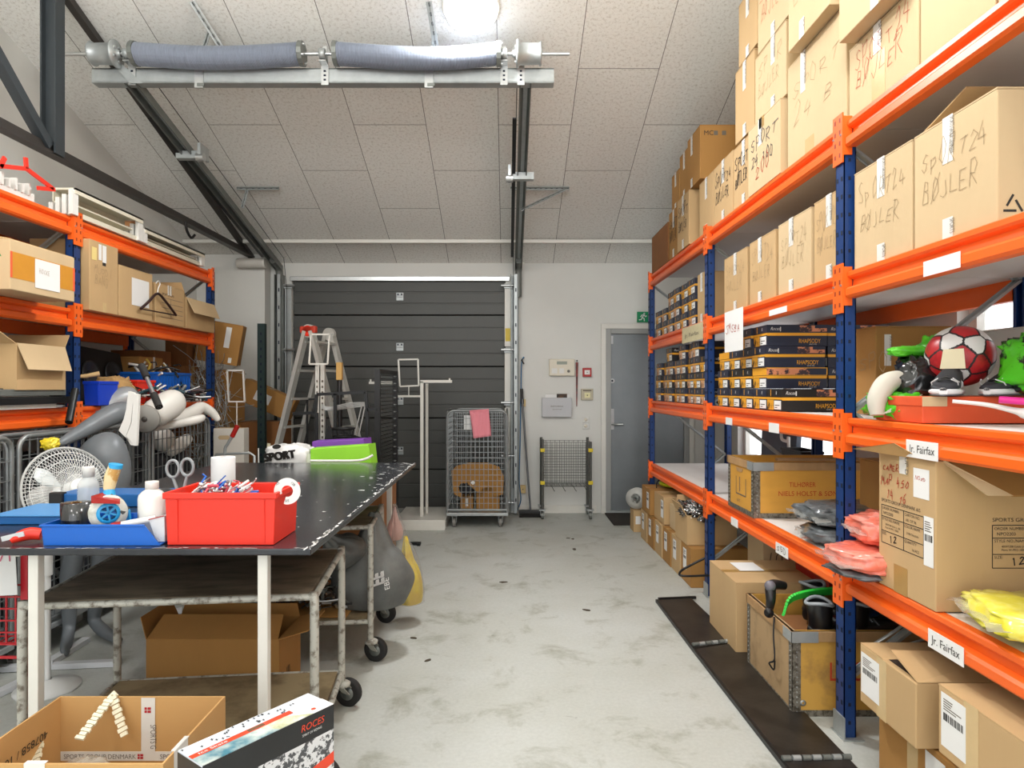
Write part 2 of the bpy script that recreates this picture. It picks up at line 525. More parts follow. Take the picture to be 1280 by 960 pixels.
for i, (a, b, lo, hi) in enumerate(WINS):
    fm = MB(); fr = frame((XR + .08, 0, 0), (0, -1, 0), (0, 0, 1))
    for y0, y1, z0_, z1_ in ((a, a + .06, lo, hi), (b - .06, b, lo, hi), (a + .06, b - .06, lo, lo + .06), (a + .06, b - .06, hi - .06, hi), ((a + b) / 2 - .03, (a + b) / 2 + .03, lo + .06, hi - .06)):
        fm.bb(XR + .06, XR + .12, y0, y1, z0_, z1_, whitem)
    if i: fm.bb(XR + .055, XR + .11, a + .06, b - .06, 1.68, 1.74, whitem)
    o = fm.build('window_%d' % (i + 1), kind='structure')
    MB().bb(XR + .085, XR + .095, a + .06, b - .06, lo + .06, hi - .06, mat('window_glass', 'F2F6F8', .02, var=0, trans=1., alpha=.15)).build('pane', o)
    MB().bb(XR - .03, XR + .06, a - .02, b + .02, lo - .03, lo, whitem).build('window_sill', o)
# dark ground seen past the gate is closed off by the gate itself

# ------------------------------------------------------------------ sectional gate
gatem = mat('gate_panel', '4A4B48', .5, .1, var=.05, scale=3, bump=.05, bscale=200)
g = thing('door_1', None, None, (0, 0, 0), kind='structure')
sec = [0, .50, 1.10, 1.70, 2.30, 2.70]
for a, b in zip(sec, sec[1:]):
    mb = MB()
    mb.bb(GX0 + .01, GX1 - .01, YB + .045, YB + .09, a + .006, b - .006, gatem)
    n = max(1, round((b - a) / .15))
    for k in range(n):
        z_0 = a + (b - a) * k / n; z_1 = a + (b - a) * (k + 1) / n
        mb.bb(GX0 + .01, GX1 - .01, YB + .036, YB + .05, z_0 + .008, z_1 - .008, gatem)
    mb.build('gate_section', g, bevel=.003)
MB().bb(GX0, GX1, YB + .09, YB + .11, 0, GZ, mat('gap_black', '141414', .9, var=0)).build('gate_backing', g)
MB().bb(GX0, GX1, YB + .02, YB + .1, 0.0, .05, mat('grey_rubber', '8A8B86', .7)).build('bottom_seal', g)
MB().bb(GX0 - .02, GX1 + .05, YB - .015, YB + .06, GZ - .01, GZ + .045, steel).build('top_strip', g, bevel=.006)
for x in (-1.25,):
    for z in (2.515, 1.93, 1.30, .72):
        hx = MB(); zz = z
        hx.bb(x - .04, x + .04, YB + .022, YB + .036, zz - .045, zz + .045, galv)
        hx.cyl((x - .03, YB + .02, zz), (x + .03, YB + .02, zz), .01, steel, 8)
        hx.bb(x - .028, x - .014, YB + .014, YB + .024, zz + .015, zz + .035, hole)
        hx.bb(x + .014, x + .028, YB + .014, YB + .024, zz + .015, zz + .035, hole)
        hx.build('hinge', g)
mb = MB()
for z_0, z_1 in ((0.1, .62), (.64, 1.22), (1.25, 1.86), (1.93, 2.66)):
    mb.bb(-.03, .045, YB - .035, YB - .02, z_0, z_1, whitem)
mb.build('end_stile', g, bevel=.003)
mb = MB()
for z_0, z_1 in ((0.1, 1.22), (1.25, 2.62)):
    mb.bb(-2.57, -2.50, YB - .035, YB - .02, z_0, z_1, galv)
mb.build('end_stile', g, bevel=.003)
mb = MB(); yl = mat('yellow_label', 'D8BE4C', .6, var=0)
mb.bb(-.022, .036, YB - .038, YB - .034, 1.99, 2.14, yl)
mb.build('warning_sticker', g)
for x in (-2.53, .01):
    for z in (2.62, 1.88, 1.27, .66, .12):
        h = MB()
        h.bb(x - .045, x + .05, YB - .055, YB - .034, z - .02, z + .03, galv)
        h.cyl((x - .08, YB - .07, z + .01), (x + .08, YB - .07, z + .01), .014, steel, 10)
        h.build('roller_bracket', g)
# vertical tracks
for sx, x in ((-1, -2.62), (1, .085)):
    mb = MB()
    mb.bb(x - .045, x - .038, YB - .12, YB - .01, .02, 2.75, dsteel)
    mb.bb(x + .038, x + .045, YB - .12, YB - .01, .02, 2.75, dsteel)
    mb.bb(x - .045, x + .045, YB - .012, YB - .004, .02, 2.75, galv)
    mb.bb(x - .005, x + .03, YB - .13, YB - .12, .02, 2.75, galv)
    for k in range(13):
        mb.bb(x + .008, x + .02, YB - .134, YB - .129, .15 + k * .2, .19 + k * .2, hole)
    mb.build('vertical_track', g)

# ------------------------------------------------------------------ inclined tracks, spring shaft
YS = 4.63
def ztr(y): return 2.83 + (7.6 - y) * .256
tr = thing('gate_lift_gear', 'galvanised overhead lift gear with two springs on a shaft above the dark gate', 'door mechanism', (-1.2, YS, 3.62))
for x in (-2.62, .13):
    mb = MB(); y1 = YS - .02
    off = [(-.04, 0, .008, .06), (.035, 0, .008, .06), (0, .028, .08, .006)]
    for dx, dz, w, h in off:
        mb.bar((x + dx, 7.62, ztr(7.62) + dz), (x + dx, y1, ztr(y1) + dz), w, h, dsteel)
    mb.bar((x - .075, 7.3, ztr(7.3) - .01), (x - .075, 5.0, ztr(5.0) - .01), .03, .012, blackm)
    mb.bar((x, 7.62, ztr(7.62) + .03), (x, y1, ztr(y1) + .03), .03, .03, galv)
    mb.build('inclined_track', tr, world=True)
    # curved transition
    c2 = MB(); pp = smooth_path([(x, YB - .06, 2.5), (x, YB - .065, 2.72), (x, 7.58, 2.835), (x, 7.4, ztr(7.4))], 5)
    c2.tube(pp, .04, dsteel, 8)
    c2.build('track_bend', tr, world=True)
    # cable
    xs = x + (.09 if x < 0 else -.06)
    MB().tube([(xs, YS, 3.68), (xs, 7.5, 2.92), (xs - .0, 7.6, 2.6), (xs, 7.61, .3)], .0035, blackm, 5).build('lift_cable', tr, world=True)
mb = MB()
mb.bb(-2.885, .325, YS - .03, YS - .022, 3.575, 3.67, galv)
mb.bb(-2.885, .325, YS - .03, YS + .05, 3.57, 3.578, galv)
mb.bb(-2.885, .325, YS - .03, YS + .05, 3.664, 3.672, galv)
mb.build('cross_beam', tr, world=True)
ZS = 3.735
YA = YS - .10
MB().cyl((-3.12, YA, ZS), (.425, YA, ZS), .0127, steel, 12).build('shaft', tr, world=True)
spm = mat('coiled_spring_wire', 'A0A7B4', .42, .3, var=.18, scale=12, stretch=(8, 1, 1))
for a, b in ((P(178, 77, YS).x, P(382, 77, YS).x), (P(424, 77, YS).x, P(622, 77, YS).x)):
    pts = []; rr = []
    n = 150
    for i in range(n * 2 + 1):
        t = i / (n * 2)
        pts.append((a + (b - a) * t, YA, ZS - (.028 if a < -2 else .035) * sin(pi * t) * (1 if a < -2 else .6 + .7 * t)))
        rr.append(.076 if i % 2 else .069)
    MB().tube(pts, rr, spm, 22, smooth=False).build('torsion_spring', tr, world=True)
def drum(x0, x1):
    m = MB(); s = 1 if x1 > x0 else -1
    m.lathe([(0.02, 0), (.075, 0), (.08, .01), (.068, .02), (.072, .15), (.09, .158), (.09, .172), (.03, .175), (.02, .2)], galv, 32, (x0, YA, ZS), (s, 0, 0))
    for k in range(5):
        t = 2 * pi * k / 5
        m.cyl((x0 + s * .17, YA + .05 * cos(t), ZS + .05 * sin(t)), (x0 + s * .185, YA + .05 * cos(t), ZS + .05 * sin(t)), .01, steel, 8)
    return m
drum(P(126, 77, YS).x, 0).build('cable_drum', tr, world=True)
drum(P(676, 77, YS).x, -9).build('cable_drum', tr, world=True)
def collar(x, w=.03, r=.082, teeth=True):
    m = MB(); m.lathe([(0.012, 0), (r, 0), (r, w), (.012, w)], dsteel, 14, (x, YA, ZS), (1, 0, 0), False)
    for k in range(4):
        t = 2 * pi * k / 4 + .5
        m.cyl((x - .01, YA + .06 * cos(t), ZS + .06 * sin(t)), (x + w + .012, YA + .06 * cos(t), ZS + .06 * sin(t)), .011, steel, 8)
    return m
for px in (176, 380, 422, 621): collar(P(px, 77, YS).x).build('spring_cone', tr, world=True)
def plate(px, w=.05):
    x = P(px, 77, YS).x; m = MB()
    fr = frame((x, YS - .035, 3.55), (1, 0, 0), (0, 0, 1))
    m.prism(fr, [(-w / 2, .0), (w / 2, 0), (w / 2, .13), (.012, .27), (-.012, .27), (-w / 2, .13)], 0, .006, steel)
    m.lathe([(.013, -.02), (.035, -.02), (.035, .02), (.013, .02)], galv, 16, (x, YA, ZS), (1, 0, 0))
    m.bb(x - w / 2, x + w / 2, YS - .11, YS - .03, 3.685, 3.69, steel)
    for q in range(3): m.fbox(fr, -.008, .008, .03 + q * .03, .042 + q * .03, .006, .008, hole)
    return m
for px in (169, 408, 630, 651): plate(px).build('shaft_bearing_plate', tr, world=True)
for px in (252, 537):
    x = P(px, 77, YS).x; m = MB(); m.bb(x - .03, x + .03, YS - .045, YS - .03, 3.53, 3.66, steel); m.bb(x - .01, x + .04, YS - .05, YS - .044, 3.54, 3.56, dsteel)
    m.build('beam_clamp', tr, world=True)
m = MB()   # big side bracket on the left end
m.hexa([P(140, 80, YS - .05), P(150, 78, YS - .05), P(178, 104, YS - .05), P(162, 104, YS - .05), P(140, 80, YS + .12), P(150, 78, YS + .12), P(178, 104, YS + .12), P(162, 104, YS + .12)], galv)
m.build('end_bracket', tr, world=True)
# perforated ceiling straps
def perf(a, b, w, name='hanger_strap', par=tr):
    a = V(a); b = V(b); m = MB(); m.bar(a, b, w, .006, galv, (0, -1, .3)); m.bar(a, b, .005, w * .8, dsteel, (0, -1, .3))
    n = int((b - a).length / .05)
    for k in range(n):
        p = a.lerp(b, (k + .5) / n); q = a.lerp(b, (k + .9) / n)
        m.bar(p, q, w * .3, .010, hole, (0, -1, .3))
    return m.build(name, par, world=True)
def onceil(px, py, drop=.01):
    # point where the pixel's ray meets the ceiling
    k = (CY - py) / F
    y = (ZE + SL * YB - H) / (k + SL)
    p = P(px, py, y); p.z -= drop; return p
perf(P(283, 70, YS), onceil(240, 0), .04)
perf(P(547, 72, YS), onceil(536, 0), .04)
perf(P(252, 70, YS), onceil(262, 36), .03)
perf(P(538, 72, YS), onceil(545, 40), .03)
# brackets part-way along the tracks
for (px, py, px2) in ((205, 150, 210), (655, 161, 650)):
    s = -1 if px < 400 else 1
    x = -2.62 if s < 0 else .13
    y = 5.45 if s < 0 else 5.75
    m = MB(); z = ztr(y)
    m.bb(x - .09, x + .1, y - .03, y + .03, z - .05, z - .042, galv)
    m.bb(x - .09, x + .1, y - .035, y - .03, z - .05, z + .01, galv)
    m.build('track_bracket', tr, world=True)
    xx = x + (.12 if s < 0 else -.11); m = MB()
    m.bb(xx - .012, xx + .012, y - .08, y + .08, z - .05, z + .06, galv)
    m.cyl((xx - .03, y - .05, z - .05), (xx + .03, y - .05, z - .05), .035, steel, 16)
    m.build('cable_pulley', tr, world=True)
    y2 = 6.3; z2 = ztr(y2)
    if s < 0:
        perf((x + .05, y2, zc(y2) - .03), (x + .45, y2, zc(y2) - .03), .035, 'ceiling_strap'); perf((x + .15, y2, zc(y2) - .03), (x + .1, y2, z2), .03, 'ceiling_strap')
    else:
        perf((x - .1, y2, zc(y2) - .03), (x + .46, y2, zc(y2) - .03), .04, 'ceiling_strap'); perf((x + .44, y2, zc(y2) - .03), (x + .0, y2, z2 - .02), .03, 'ceiling_strap')

# ------------------------------------------------------------------ roof truss on the left
tm = mat('dark_painted_steel', '3C4246', .45, .25, var=.1)
tm2 = mat('dark_brown_steel', '3A3633', .45, .25, var=.1)
XT = -2.89
t = thing('roof_truss', 'dark steel roof truss with thin diagonals over the left shelving', 'truss', (XT, 4.2, 2.93))
m = MB()
m.bar((XT, YF + 1.5, 2.93), (XT, 7.495, 2.93), .07, .018, tm2); m.bar((XT, YF + 1.5, 2.96), (XT, 7.495, 2.96), .02, .06, tm2)
m.bar((XT - .03, YF + 1.5, 2.95), (XT - .03, 7.495, 2.95), .012, .05, tm2)
m.build('bottom_chord', t, world=True)
m = MB(); m.bar((XT, 7.49, zc(7.49) - .04), (XT, .3, zc(.3) - .04), .05, .05, tm2); m.build('top_chord', t, world=True)
m = MB(); y = 4.21
m.bb(XT - .046, XT + .046, y - .006, y + .006, 2.93, zc(y) - .05, tm)
for q in (-.044, .044): m.bb(XT + q - .005, XT + q + .005, y - .045, y + .045, 2.93, zc(y) - .05, tm)
m.build('vertical_strut', t, world=True)
m = MB(); m.bar((XT, 4.16, 2.97), (XT, 2.2, zc(2.2) - .1), .06, .06, tm); m.build('diagonal_strut', t, world=True)
m = MB(); m.bar((XT, 2.15, 2.95), (XT, 2.15, zc(2.15) - .05), .06, .06, tm); m.build('vertical_strut', t, world=True)
m = MB(); hp = P(228, 285, 5.9)
m.tube(smooth_path([(XT + .05, 5.85, 2.92), (XT + .05, 5.87, 2.85), (XT + .05, 5.95, 2.80), (XT + .05, 6.02, 2.84)], 4), .012, blackm, 8); m.build('hook', t, world=True)

# ------------------------------------------------------------------ wall fittings
BW = frame((0, YB, 0), (1, 0, 0), (0, 0, 1))
def bx(px): return (px - CX) * YB / F
def bz(py): return H - (py - CY) * YB / F
def fit(name, label, cat, px0, px1, py0, py1, d, m, bevel=.004):
    x0, x1, z0, z1 = bx(px0), bx(px1), bz(py1), bz(py0)
    o = thing(name, label, cat, ((x0 + x1) / 2, YB, z0))
    MB().bb(x0, x1, YB - d, YB - .001, z0, z1, m).build('housing', o, world=True, bevel=bevel)
    return o, frame((x0, YB - d, z0), (1, 0, 0), (0, 0, 1)), x1 - x0, z1 - z0
cream = mat('cream_plastic', 'DDD6C4', .5, var=.02)
o, fr, w, h = fit('alarm_panel', 'cream alarm control panel with small display on white wall', 'alarm panel', 686, 718, 449, 470, .05, cream, .01)
m = MB(); m.fbox(fr, w * .3, w * .7, h * .68, h * .86, 0, .002, mat('lcd', '8E9486', .3, var=0)); m.build('display', o, world=True)
m = MB(); m.fbox(fr, w * .1, w * .32, h * .15, h * .45, 0, .003, white); m.fbox(fr, w * .4, w * .58, h * .15, h * .45, 0, .003, white)
m.lathe([(0, 0), (.017, 0), (.014, .006), (0, .006)], mat('grey_key', '77756E', .5), 14, fpt(fr, w * .76, h * .28), (0, -1, 0)); m.build('keypad', o, world=True)
gbox = mat('pale_grey_plastic', 'BEBFC2', .45, var=.03)
o, fr, w, h = fit('document_holder', 'pale grey wall document holder with papers in it', 'document box', 677, 714, 497, 521, .07, gbox, .006)
m = MB(); m.text(fr, w * .3, h * .52, 'BEMÆRK', .016, inkg, w=w * .42); m.text(fr, w * .36, h * .38, 'journal', .012, inkg, w=w * .3); m.build('lettering', o, world=True)
m = MB(); m.fbox(fr, w * .12, w * .95, h * .9, h * 1.16, -.04, -.035, paper); m.fbox(fr, w * .5, w * .85, h * 1.0, h * 1.2, -.03, -.025, mat('dark_booklet', '5A3F28', .6, col2='1D1A18', scale=20)); m.build('papers', o, world=True)
o, fr, w, h = fit('fire_call_point', 'small red fire alarm call point on white wall', 'call point', 728, 739, 460, 471, .04, mat('signal_red', 'B02A2A', .45, var=.03), .004)
m = MB(); m.fbox(fr, w * .2, w * .8, h * .25, h * .75, 0, .002, paper); m.lathe([(0, 0), (.012, 0), (0, .004)], mat('grey_key', '77', .5), 10, fpt(fr, w * .5, h * .5), (0, -1, 0)); m.build('glass_face', o, world=True)
o, fr, w, h = fit('key_switch', 'square beige key switch below the red call point', 'switch', 726, 741, 486, 500, .035, mat('beige_metal', 'B5AD97', .45, .3), .004)
m = MB(); m.fbox(fr, w * .28, w * .75, h * .2, h * .65, 0, .003, mat('ivory', 'E0D9A8', .5)); m.lathe([(0, 0), (.007, 0), (0, .004)], black, 10, fpt(fr, w * .52, h * .42, .003), (0, -1, 0)); m.fbox(fr, w * .15, w * .85, h * .8, h * .9, 0, .002, inkg); m.build('switch_face', o, world=True)
for i, (a, b, l) in enumerate(((521, 528, 'upper white round-dial wall socket right of the document holder'), (529, 536, 'lower white wall socket right of the document holder'))):
    o, fr, w, h = fit('wall_socket', l, 'socket', 728, 736, a, b, .02, white, .004)
    m = MB(); m.lathe([(0, 0), (.02, 0), (.016, .004), (0, .004)], cream, 16, fpt(fr, w * .5, h * .5), (0, -1, 0)); m.build('socket_face', o, world=True)
o = thing('wall_thermometer', 'long narrow red and black strip hanging by the alarm panel', 'hanging strip', (bx(721), YB, bz(508)))
m = MB(); m.hexa([(bx(720.3), YB - .012, bz(508)), (bx(721.3), YB - .012, bz(508)), (bx(721.3), YB - .003, bz(508)), (bx(720.3), YB - .003, bz(508)),
                  (bx(719.6), YB - .02, bz(453)), (bx(722.6), YB - .02, bz(453)), (bx(722.6), YB - .003, bz(453)), (bx(719.6), YB - .003, bz(453))], mat('striped_red', '8E3A36', .6, col2='3A2B2A', scale=18)); m.build('strip', o, world=True)
m = MB(); m.cyl((bx(721), YB - .03, bz(451)), (bx(721), YB - .001, bz(451)), .008, blackm, 8); m.build('nail', o, world=True)
for a, b, l in ((499, 508, 'upper of two small yellow boxes beside the gate track'), (606, 616, 'lower of two small yellow boxes beside the gate track')):
    o, fr, w, h = fit('junction_box', l, 'box', 650, 657, a, b, .04, mat('yellowish_plastic', 'CDB27A', .5), .005)
    m = MB(); m.lathe([(0, 0), (.008, 0), (0, .003)], inkg, 8, fpt(fr, w / 2, h / 2), (0, -1, 0)); m.build('screw', o, world=True)
# emergency light on the pilaster
o = thing('tube_light', 'white tubular light fitting high on the wall left of the gate', 'light fitting', (-3.0, 7.4, 2.8))
m = MB(); a = P(297, 329, 7.43); b = P(330, 329, 7.43); m.tube([a, b], .055, mat('frosted_tube', 'CFCCC4', .5, var=.02), 20); m.build('diffuser', o, world=True)
m = MB(); m.bb(a.x + .02, b.x - .02, 7.43, 7.499, a.z - .02, a.z + .03, whitem); m.cyl(b, b + V((.02, 0, 0)), .057, whitem, 18); m.build('mount', o, world=True)
# exit sign
gs = mat('exit_green', '0C8A57', .4, var=0)
o, fr, w, h = fit('exit_sign', 'green running man exit sign above the door corner', 'exit sign', 796, 813, 390, 403, .03, gs, .003)
m = MB(); cxs, cys = w * .42, h * .5; s = h
m.lathe([(0, 0), (.1 * s, 0), (0, .002)], paper, 14, fpt(fr, cxs + .12 * s, cys + .3 * s, .0), (0, -1, 0))
for q in ([(.08, .2), (-.08, -.05)], [(.08, .18), (.25, .02), (.34, .1)], [(.08, .2), (-.12, .18), (-.22, .02)], [(-.08, -.05), (.1, -.15), (.12, -.38)], [(-.08, -.05), (-.16, -.25), (-.36, -.28)]):
    m.stroke(fr, [(cxs + a * s, cys + b * s) for a, b in q], .09 * s, paper, .0015)
m.build('pictogram', o, world=True)

# ------------------------------------------------------------------ steel door
dl = mat('brushed_grey_door', '82878A', .4, .45, var=.12, scale=2.2, bump=.05, bscale=20)
df = mat('door_frame_grey', '9A9B98', .5, .2, var=.03)
d = thing('door_2', None, None, (DX0, YB, 0), kind='structure')
m = MB()
x0, x1, zt = bx(757), bx(861), bz(411)
m.bb(x0, x0 + .06, YB - .03, YB + .1, 0, zt, df); m.bb(x1 - .06, x1, YB - .03, YB + .1, 0, zt, df); m.bb(x0 + .06, x1 - .06, YB - .03, YB + .1, zt - .06, zt, df)
m.build('door_frame', d, world=True, bevel=.004)
m = MB(); m.bb(x0 - .055, x0, YB - .035, YB, 0, zt, whitem); m.bb(x1, x1 + .055, YB - .035, YB, 0, zt, whitem); m.bb(x0 - .055, x1 + .055, YB - .035, YB, zt, zt + .055, whitem)
m.build('architrave', d, world=True, bevel=.003)
MB().bb(x0 + .06, x1 - .06, YB + .0, YB + .05, .03, zt - .06, dl).build('door_leaf', d, world=True, bevel=.004)
MB().bb(x0, x1, YB - .04, YB + .1, 0, .03, galv).build('threshold', d, world=True)
m = MB(); hx, hz = bx(765), bz(528)
m.bb(hx - .022, hx + .022, YB - .012, YB, bz(537), bz(511), steel)
m.tube([(hx, YB - .01, hz - .02), (hx, YB - .05, hz - .02), (hx + .12, YB - .055, hz - .02)], .011, steel, 10)
m.cyl((hx, YB - .03, bz(516)), (hx, YB, bz(516)), .016, steel, 14)
m.build('door_handle', d, world=True)
m = MB(); m.cyl((hx, YB - .02, bz(476)), (hx, YB, bz(476)), .028, steel, 18); m.cyl((hx, YB - .024, bz(476)), (hx, YB, bz(476)), .012, hole, 10); m.build('lock_cylinder', d, world=True)
m = MB(); m.bb(x0 + .062, x0 + .085, YB - .02, YB, bz(430), bz(420), steel); m.build('door_hinge', d, world=True)
# mat
o = MB().bb(bx(757) - .02, bx(757) + .75, 6.98, 7.62, .001, .014, mat('dark_doormat', '2C2722', .95, var=.3, scale=60, bump=.4, bscale=200)).build('doormat', bevel=.003)
tag(o, 'dark brown doormat on the floor before the grey door', 'doormat')

# ------------------------------------------------------------------ lamp, light, camera
LP = [0]
def lamp(x, y, vis=True):
    z = zc(y) - (.02 if vis else .95)
    o = thing('ceiling_or_fill_lamp', 'round white glowing dome lamp on the sloped ceiling', 'ceiling lamp', (x, y, z))
    if not vis: LP[0] += 1; tag(o, 'added fill lamp number %s out of view below the ceiling' % ['', 'one, left', 'two, right', 'three, left', 'four, right', 'five, rearmost'][LP[0]])
    if vis: o.rotation_euler = (-math.atan(SL), 0, 0)
    m = MB(); m.lathe([(.0, -.10), (.07, -.097), (.13, -.08), (.17, -.05), (.185, -.01), (.185, .0)], mat('glowing_dome', 'FFFFFF', .4, var=0, emit='FFF6E8', estr=1.6), 32); m.build('dome', o)
    m = MB(); m.lathe([(.0, .03), (.195, .03), (.195, -.005), (.185, -.008)], whitem, 32); m.build('rim', o)
    if vis: l = bpy.data.lights.new('lamp_light', 'AREA'); l.shape = 'DISK'; l.size = .36; l.energy = 80
    else:
        l = bpy.data.lights.new('lamp_light', 'POINT'); l.shadow_soft_size = .2; l.energy = 56
        MB().cyl((0, 0, .9), (0, 0, 0), .012, whitem, 8).build('fill_lamp_stem', o); l.color = (1, .975, .94)
    lo = bpy.data.objects.new('lamp_light', l); COL.objects.link(lo); lo.parent = o; lo.location = (0, 0, -.13 if vis else -.35)
    return o
lamp(P(589, 0, 4.46).x, 4.44)
for x, y in ((-1.9, 1.9), (.8, 1.9), (-1.9, -.6), (.8, -.6), (-.5, -2.4)): lamp(x, y, False)  # added fill lamps, out of view, hung low to brighten the ceiling evenly

w = bpy.data.worlds.new('world'); SC.world = w; w.use_nodes = True
bg = w.node_tree.nodes['Background']; bg.inputs[0].default_value = (.96, .98, 1, 1); bg.inputs[1].default_value = 2.1
cam = bpy.data.cameras.new('camera'); co = bpy.data.objects.new('camera', cam); COL.objects.link(co)
co.location = (0, 0, H); co.rotation_euler = (pi / 2, 0, 0)
cam.sensor_width = 36; cam.lens = F / 1280 * 36; cam.shift_x = (640 - CX) / 1280; cam.shift_y = (CY - 480) / 1280; cam.clip_start = .05
SC.camera = co
SC.view_settings.view_transform = 'Standard'; SC.view_settings.look = 'None'; SC.view_settings.gamma = 1; SC.view_settings.exposure = .25
SC.view_settings.use_curve_mapping = False
SC.cycles.max_bounces = 6
# ================================================================== pallet racks
LV = [2.552, 1.93, 1.327, .714]
def rack(name, label, xf, s, ys, levels, depth=.80, marks=()):
    """xf aisle plane, s=+1 rack extends to +X; ys posts far to near"""
    xb = xf + s * depth
    R = thing(name, label, 'shelving', (xf + s * depth / 2, sum(ys) / len(ys), 0))
    top = levels[0] + .001
    for y in ys:
        for x, sd in ((xf, 1), (xb, -1)):
            m = MB(); q = s * sd
            m.bb(x, x + q * .004, y - .034, y + .034, 0, top, blue)
            for yy in (-.034, .030): m.bb(x, x + q * .05, y + yy, y + yy + .004, 0, top, blue)
            for yy in (-.034, .016): m.bb(x + q * .046, x + q * .05, y + yy, y + yy + .018, 0, top, blue)
            z = .06
            while z < top - .04:
                for yy in (-.018, .018):
                    if sd > 0: m.hexa([(x - q * .0015, y + yy - .006 , z), (x - q * .0015, y + yy + .006, z), (x, y + yy + .006, z), (x, y + yy - .006, z), (x - q * .0015, y + yy - .004, z + .018), (x - q * .0015, y + yy + .008, z + .018), (x, y + yy + .008, z + .018), (x, y + yy - .004, z + .018)], hole)
                m.bb(x + q * .018, x + q * .028, y - .0355, y - .034, z, z + .014, hole)
                z += .075 if sd > 0 else .15
            po = m.build('upright_post', R, world=True)
            MB().bb(x - q * .012, x + q * .075, y - .055, y + .055, 0, .006, galv).bb(x - q * .006, x + q * .0, y - .045, y + .045, .006, .09, galv).build('foot_plate', R, world=True)
        # braces
        zz = .25; k = 0
        while zz + .55 < top:
            a, b = (xf + s * .05, xb - s * .05) if k % 2 == 0 else (xb - s * .05, xf + s * .05)
            m = MB(); m.bar((a, y, zz), (b, y, zz + .55), .012, .035, galv, (0, 1, 0)); m.bar((a, y + .012, zz), (b, y + .012, zz + .55), .025, .004, galv, (0, 1, 0))
            m.build('cross_brace', R, world=True); zz += .55; k += 1
    prof = [(0, -.11), (.035, -.11), (.045, -.10), (.045, -.075), (.036, -.066), (.014, -.06), (.012, -.035), (.028, -.028), (.036, -.02), (.036, -.004), (.03, 0), (0, 0)]
    for zi, z in enumerate(levels):
        for y0, y1 in zip(ys[1:], ys):           # y0 near, y1 far
            for x, q in ((xf, s), (xb, -s)):
                fr = frame((x + q * .045, y0 + .045, z), (-q, 0, 0), (0, 0, 1))
                m = MB(); dirn = fr[3].y
                L_ = (y1 - y0 - .09)
                m.prism(fr, prof, 0, L_ if dirn > 0 else -L_, orange)
                if dirn < 0:   # keep faces outward
                    m.f = [f[::-1] for f in m.f]
                b = m.build('beam', R, world=True)
                for yy, w in ((y0, 1), (y1, -1)):
                    c = MB(); e = x - q * .010
                    c.bb(e, e + q * .006, yy - .0 * w, yy + w * .04, z - .17, z + .035, orange)
                    c.bb(e + q * .006, e + q * .04, yy + w * .036, yy + w * .042, z - .14, z + .02, orange)
                    if x == xf:
                        for hz in (-.145, -.095, -.05, .0):
                            c.bb(e - q * .0012, e, yy + w * .014, yy + w * .024, z + hz, z + hz + .018, mat('dark_orange_slot', '8C2E0C', .6, var=0))
                        c.bb(e - q * .004, e, yy + w * .026, yy + w * .034, z - .06, z - .052, steel)
                    c.build('beam_connector', R, world=True)
            m = MB(); a, b_ = sorted((xf + s * .045, xb - s * .045))
            m.bb(a, b_, y0 + .004, (y0 + y1) / 2 - .001, z - .02, z - .002, deckm)
            m.build('deck_board', R, world=True)
            m = MB(); m.bb(a, b_, (y0 + y1) / 2 + .001, y1 - .004, z - .02, z - .002, deckm); m.build('deck_board', R, world=True)
    return R
XA = 1.391
Y1, Y2, Y3 = 2.77, 4.63, 6.50
RR = rack('pallet_rack', 'long blue and orange pallet racking loaded with cartons, right of the aisle', XA, 1, [Y3, Y2, Y1, .91], LV)
XL = -2.65
YL1, YL2 = 5.97, 4.08
RL = rack('pallet_rack', 'blue and orange racking along the left wall with long white profiles on top', XL, -1, [YL1, YL2, 2.25], [2.497, 1.935, 1.333], .78)
# paper marks on beams
def beam_mark(y, z, w, h, txt=None, tilt=0., name='shelf_label', mt=paper, hand=True):
    m = MB(); fr = frame((XA - .0015, y + w / 2, z - .05 - h / 2), (0, -1, 0), (0, 0, 1))
    m.fbox(fr, 0, w, 0, h, 0, .0012, mt)
    if txt:
        if hand: m.hand(fr, w * .1, h * .28, txt, h * .5, ink, 3, .003, .002, w=w * .8)
        else: m.text(fr, w * .1, h * .3, txt, h * .45, ink, .002, w=w * .8)
    m.build(name, RR, world=True)
beam_mark(2.22, LV[2] - .035, .17, .06, 'Jr. Fairfax', hand=False)
beam_mark(2.10, LV[3] - .035, .17, .06, 'Jr. Fairfax', hand=False)
beam_mark(3.45, LV[2] - .035, .13, .05); beam_mark(4.15, LV[2] - .035, .12, .045)
beam_mark(3.35, LV[3] - .035, .15, .055, 'SGD'); beam_mark(4.05, LV[3] - .035, .12, .05); beam_mark(3.4, LV[1] - .035, .22, .03); beam_mark(2.12, LV[1] - .035, .18, .05)
m = MB(); fr = frame((XA - .002, Y2 + .62, LV[1] - .13), (0, -1, 0), (0, 0, 1)); m.fbox(fr, 0, .56, 0, .12, 0, .003, mat('masking_tape', 'C9BE98', .7, var=.08, scale=30)); m.text(fr, .08, .04, 'Jr. Fairfax', .03, inkg, .004, w=.38); m.build('masking_tape_strip', RR, world=True)

